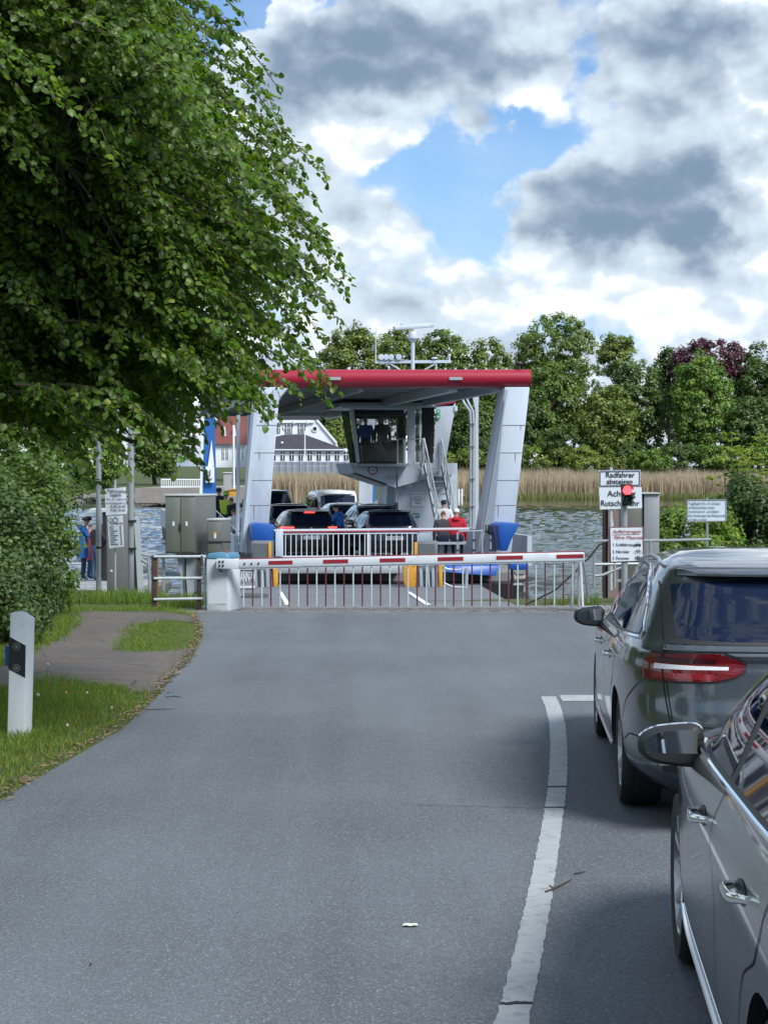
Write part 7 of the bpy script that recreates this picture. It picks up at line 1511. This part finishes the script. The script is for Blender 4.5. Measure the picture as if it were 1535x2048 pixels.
SH_ = [(905, 905, 50, 'lightg'), (945, 890, 55, 'olive'), (990, 895, 60, 'olive'), (1075, 890, 80, 'lightg'), (1115, 880, 70, 'olive'), (1165, 893, 70, 'lightg'), (1225, 905, 60, 'olive'), (1300, 898, 80, 'fresh'), (1355, 880, 90, 'dark'), (1420, 885, 80, 'fresh'), (1470, 890, 90, 'lightg'), (1530, 880, 80, 'fresh'), (1260, 880, 60, 'dark'), (1025, 880, 60, 'dark'), (1120, 840, 90, 'dark'), (985, 860, 90, 'dark')]
LBS = ['yellow-green bush right of the wheelhouse stairs', 'olive bush behind the exhaust pipes', 'olive bush left of the right ferry leg', 'light bush just right of the right ferry leg', 'upright olive bush above the reeds', 'light green bush above the middle of the reeds', 'olive bush above the cyclists board', 'fresh bush behind the traffic light', 'dark bush right of the traffic light', 'fresh bush above the information board', 'pale bush behind the umbel plants', 'fresh bush at the right edge of the far bank', 'dark bush behind the olive bush', 'dark bush behind the right ferry leg', 'dark bush below the mid green tree', 'dark bush behind the slim roof column']
for (u, v, w_, kd), lb in zip(SH_, LBS): far_tree('bank_shrub', lb + ' on the far bank', u, v, w_ * 1.25, 233 + rng.uniform(-1, 2), kd, .55, 948, .35, .3, None, .75)
# trees behind the viewer and on the right: the cars mirror them
for k_, (x, y, h, r_) in enumerate(((-13, -16, 11, 5), (-4, -24, 13, 6), (6, -22, 12, 5.5), (14, -14, 11, 5), (13, 2, 8, 3.6), (15, 14, 9, 4.2), (-16, 0, 10, 4.5))):
    lb = ('roadside tree behind the viewer on the left', 'tall tree right behind the viewer', 'tall tree behind the viewer to the right', 'roadside tree behind the viewer at far right', 'roadside tree right of the queue of cars', 'roadside tree further down on the right', 'roadside tree left of the viewer')[k_]
    woody('roadside_tree', lb + ', out of the picture', 'tree', (x, y, gz(y) - .05), (x, y, h * .56), (r_, r_, h * .45), FT['oak'], 80, 60, 1.1, .34, .25, 'roadside trees around the viewer', .5, .8, .1, 8, 1.3)
# ================================================================== houses on the far bank
VIL = M('villa_white', (.78, .82, .86), .6, var=.04); ROOFD = M('roof_dark_slate', (.045, .045, .055), .7, var=.25, vscale=2); ROOFR = M('roof_red_tile', (.16, .05, .042), .8, var=.25, vscale=3); WDARK = glass_mat('house_window', (.02, .025, .03), 1.0, .08); TRIM = M('window_trim', (.80, .83, .86), .5, var=.03)
HY = 216.0
def H(u, v, dy=0.0): return at(u, v, HY + dy)
def hwin(par, u0, u1, v0, v1, dy, arch=False, bars=True):
    P = [(u0, v1), (u1, v1), (u1, v0), (u0, v0)]
    if arch: m_ = (u0 + u1) / 2; r_ = (u1 - u0) / 2; P = [(u0, v1), (u1, v1)] + [(m_ + r_ * math.cos(a), v0 + r_ - r_ * math.sin(a)) for a in np.linspace(0, math.pi, 9)]
    c = ((u0 + u1) / 2, (v0 + v1) / 2)
    fr = MB().prism([H(c[0] + (u - c[0]) * 1.16, c[1] + (v - c[1]) * 1.10, dy - .06) for u, v in P], (0, .058, 0)).build('window', TRIM, par)
    MB().prism([H(u, v, dy - .10) for u, v in P], (0, .038, 0)).build('pane', WDARK, fr)
    if bars:
        m_ = (u0 + u1) / 2; MB().bar(H(m_, v0, dy - .125), H(m_, v1, dy - .125), .09, .04, (0, 1, 0)).bar(H(u0, v0 * .6 + v1 * .4, dy - .125), H(u1, v0 * .6 + v1 * .4, dy - .125), .04, .09).build('glazing_bar', TRIM, fr)
villa = thing('villa', 'white gabled villa with round attic window behind the pavilion', 'house', tuple(H(590, 925)))
MB().prism([H(520, 930, 4), H(690, 930, 4), H(672, 886, 4), H(633, 839, 4), H(520, 839, 4)], (0, 9, 0)).build('wall', VIL, villa)
rfv = MB().prism([H(516, 839, 3.8), H(634, 839, 3.8), H(636, 836, 3.8), H(640, 836, 3.8), H(620, 815, 3.8), H(516, 815, 3.8)], (0, 9.5, 0)).build('roof', ROOFD, villa)
MB().bar(H(634, 840, 3.9), H(673, 886, 3.9), .25, .3, (0, 1, 0)).build('gable_board', TRIM, villa)
for u in (560, 588, 615): MB().bar(H(u, 841, 3.7), H(u, 848, 3.7), .12, .4, (0, 1, 0)).build('eaves_bracket', TRIM, villa)
MB().bar(H(520, 843, 3.8), H(628, 843, 3.8), .2, .35).build('cornice', TRIM, villa)
for u in (546, 570, 596): hwin(villa, u, u + 6.3, 849, 866, 4); hwin(villa, u + 8, u + 14, 849, 866, 4)
c = H(629.5, 857.5, 3.95); rw = MB().lathe([(.42, 0), (.42, -.1)], c, 'y', 20).build('round_window', TRIM, villa); MB().lathe([(.26, -.11), (.26, -.13)], c, 'y', 18).build('pane', WDARK, rw); 
pav = thing('pavilion', 'white pavilion with arched windows under a flat black roof', 'pavilion', tuple(H(620, 923)))
MB().prism([H(500, 924, 0), H(696, 924, 0), H(693, 897, 0), H(500, 897, 0)], (0, 5, 0)).build('wall', VIL, pav)
V = [H(496, 898.5, -.4), H(690, 898.5, -.4), H(690, 898.5, 5.4), H(496, 898.5, 5.4), H(520, 880, 2.2), H(572, 868.5, 2.6), H(608, 868.5, 2.6), H(640, 882, 2.4)]
MB().add(V, [(0, 1, 7, 6, 5, 4), (1, 2, 7), (2, 3, 4, 5, 6, 7), (3, 0, 4), (3, 2, 1, 0)]).build('roof', ROOFD, pav)
MB().bar(H(498, 899.5, -.35), H(692, 899.5, -.35), .3, .14).build('eaves', TRIM, pav)
for u, v in ((564, 885.5), (654, 884.5)): MB().ball(H(u, v, .6), .16, 8, 6).build('roof_lamp', TRIM, pav)
for k_ in range(10): hwin(pav, 525 + k_ * 18.1, 525 + k_ * 18.1 + 8.2, 902, 920, 0, True)
fp_ = thing('flagpole', 'short white flagpole rising in front of the black pavilion roof', 'flagpole', tuple(H(609.5, 930, -1))); MB().tube([H(609.5, 930, -1), H(609.5, 862, -1)], .07, 8).build('pole', TRIM, fp_)
pal = thing('palisade', 'grey-blue wooden palisade along the shore below the pavilion', 'fence', tuple(H(620, 945, -4)))
PALM = [M('palisade_%d' % i, c_, .9, var=.2) for i, c_ in enumerate(((.24, .28, .34), (.19, .22, .27), (.29, .33, .39)))]
for k_ in range(46):
    u = 500 + k_ * 4.35; a_, b_ = H(u, 948, -4), H(u + 3.7, 923.5 + rng.uniform(-.3, .3), -4); MB().box((a_.x, a_.y, a_.z), (b_.x, a_.y + .1, b_.z)).build('board', PALM[k_ % 3], pal)
hs = thing('red_roofed_house', 'white house with a steep red tiled roof behind the left ferry pillar', 'house', tuple(H(450, 930, 12)))
MB().prism([H(424, 935, 12), H(492, 935, 12), H(492, 886, 12), H(424, 886, 12)], (0, 8, 0)).build('wall', VIL, hs)
V = [H(420, 888, 11.5), H(495, 888, 11.5), H(500, 888, 20.5), H(424, 888, 20.5), H(440, 832, 16), H(497, 832, 16)]; MB().add(V, [(0, 1, 5, 4), (1, 2, 5), (2, 3, 4, 5), (3, 0, 4), (3, 2, 1, 0)]).build('roof', ROOFR, hs)
for u in (448, 468): 
    dm = MB().prism([H(u - 4, 872, 12.6), H(u + 4, 872, 12.6), H(u, 853, 12.6)], (0, 3, 0)).build('dormer', VIL, hs); MB().prism([H(u - 1.6, 869, 12.5), H(u + 1.6, 869, 12.5), H(u, 860, 12.5)], (0, .08, 0)).build('pane', WDARK, dm)
for u in (444, 452, 466, 484): hwin(hs, u, u + 4.2, 893, 918, 12)
MB().prism([H(486, 900, 9), H(500, 880, 9), H(500, 935, 9), H(486, 935, 9)], (0, 4, 0)).build('porch', VIL, hs)
# far landing: pylons, railing, gear
FBL2 = M('pylon_blue', (.02, .13, .42), .5, var=.1)
py1 = thing('blue_pylon', 'tall blue and white cable pylon on the far landing, left of the ferry', 'pylon', tuple(at(420, 985, 150)))
MB().prism([at(403, 992, 150), at(431, 992, 150), at(427, 830, 150), at(409, 830, 150)], (0, 1.0, 0)).build('column', FBL2, py1); MB().prism([at(399, 992, 149.9), at(404.5, 992, 149.9), at(408, 840, 149.9), at(405, 840, 149.9)], (0, .9, 0)).build('white_flange', TRIM, py1); MB().prism([at(414, 945, 149.8), at(423, 880, 149.8), at(428, 930, 149.8)], (0, .1, 0)).build('white_arrow', TRIM, py1)
ib2 = MB().prism([at(411.5, 965, 149.6), at(428.5, 965, 149.6), at(428.5, 933, 149.6), at(411.5, 933, 149.6)], (0, .12, 0)).build('sign_panel', TRIM, py1); MB().bar(at(420, 940, 149.5), at(420, 952, 149.5), .1, .05, (0, 1, 0)).bar(at(416, 956, 149.5), at(420, 959, 149.5), .1, .05, (0, 1, 0)).bar(at(420, 959, 149.5), at(424, 956, 149.5), .1, .05, (0, 1, 0)).build('anchor_mark', PRN, ib2)
py2 = thing('blue_pylon', 'blue and white pylon glimpsed under the wheelhouse overhang', 'pylon', tuple(at(740, 1003, 120)))
MB().prism([at(726, 1004, 120), at(750, 1004, 120), at(750, 952, 120), at(722, 952, 120)], (0, 1, 0)).build('column', FBL2, py2); MB().prism([at(733, 1004, 119.9), at(738, 1004, 119.9), at(732, 955, 119.9), at(728, 955, 119.9)], (0, .1, 0)).build('white_flash', TRIM, py2)
MB().prism([at(700, 1010, 119.5), at(770, 1010, 119.5), at(770, 1004, 119.5), at(700, 1004, 119.5)], (0, 4, 0)).build('footing', M('footing', (.25, .25, .25), .9), py2)
MB().prism([at(390, 1000, 149.5), at(440, 1000, 149.5), at(440, 990, 149.5), at(390, 990, 149.5)], (0, 4, 0)).build('footing', MC['footing'], py1)
land = thing('landing_quay', 'low stone landing on the far left shore with white railing', 'quay', tuple(at(350, 1003, 172))); land['kind'] = 'structure'
MB().prism([at(270, 1006, 172), at(500, 1006, 172), at(500, 974, 172), at(270, 976, 172)], (0, 30, 0)).build('quay_wall', M('landing_stone', (.27, .25, .23), .9, var=.3, vscale=1.5), land)
wr = thing('white_railing', 'white picket railing on the far landing left of the blue pylon', 'railing', tuple(at(362, 976, 176)))
for v in (958.5, 974): MB().bar(at(322, v, 176), at(403, v + .5, 176), .12, .12).build('rail', TRIM, wr)
for k_ in range(22): u = 323 + k_ * 3.7; MB().bar(at(u, 958, 176), at(u, 976, 176), .07, .07, (0, 1, 0)).build('picket', TRIM, wr)
oc = thing('orange_box', 'orange equipment box on the far landing behind the lime cyclist', 'box', tuple(at(464, 988, 150))); MB().prism([at(455, 992, 150), at(474, 992, 150), at(474, 979, 150), at(455, 981, 150)], (0, .8, 0)).build('body', YELL, oc); MB().prism([at(453, 981, 149.9), at(476, 979, 149.9), at(476, 977, 149.9), at(453, 979, 149.9)], (0, 1, 0)).build('lid', YELL, oc)
gc = thing('grey_kiosk', 'pale grey kiosk cabinet on the far landing', 'cabinet', tuple(at(455, 975, 160))); MB().prism([at(447, 980, 160), at(462, 980, 160), at(462, 946, 160), at(447, 946, 160)], (0, 1, 0)).build('body', M('kiosk_grey', (.38, .40, .40), .7), gc); MB().prism([at(446, 946, 159.9), at(463, 946, 159.9), at(463, 944.5, 159.9), at(446, 944.5, 159.9)], (0, 1.2, 0)).build('roof', TRIM, gc)
fp2 = thing('flagpole', 'slim pale pole between the red-roofed house and the ferry', 'flagpole', tuple(at(468, 985, 158))); MB().tube([at(468, 985, 158), at(467, 850, 158)], .1, 8).build('pole', TRIM, fp2)
stones('grey boulder in the stone edging of the far left shore', 70, lambda i: (lambda u: (at(u, 990, 196).x, 196 + rng.uniform(-2, 3), WATER_Z + rng.uniform(0, .9)))(-120 + i * 6.4 + rng.uniform(-4, 4)), .35, .85, 'boulders on the far left shore')
jt = thing('jetty', 'small wooden jetty with pale posts at the reed edge right of the stairs', 'jetty', tuple(at(917, 1000, 205)))
for u in (912, 917, 923): MB().tube([at(u, 1003, 205), at(u, 976 + (u % 3), 205)], .11, 8).build('post', TRIM, jt)
MB().prism([at(908, 992, 205), at(927, 992, 205), at(927, 989, 205), at(908, 989, 205)], (0, 1.2, 0)).build('walkway', GREYC, jt)
bpy.context.view_layer.update()
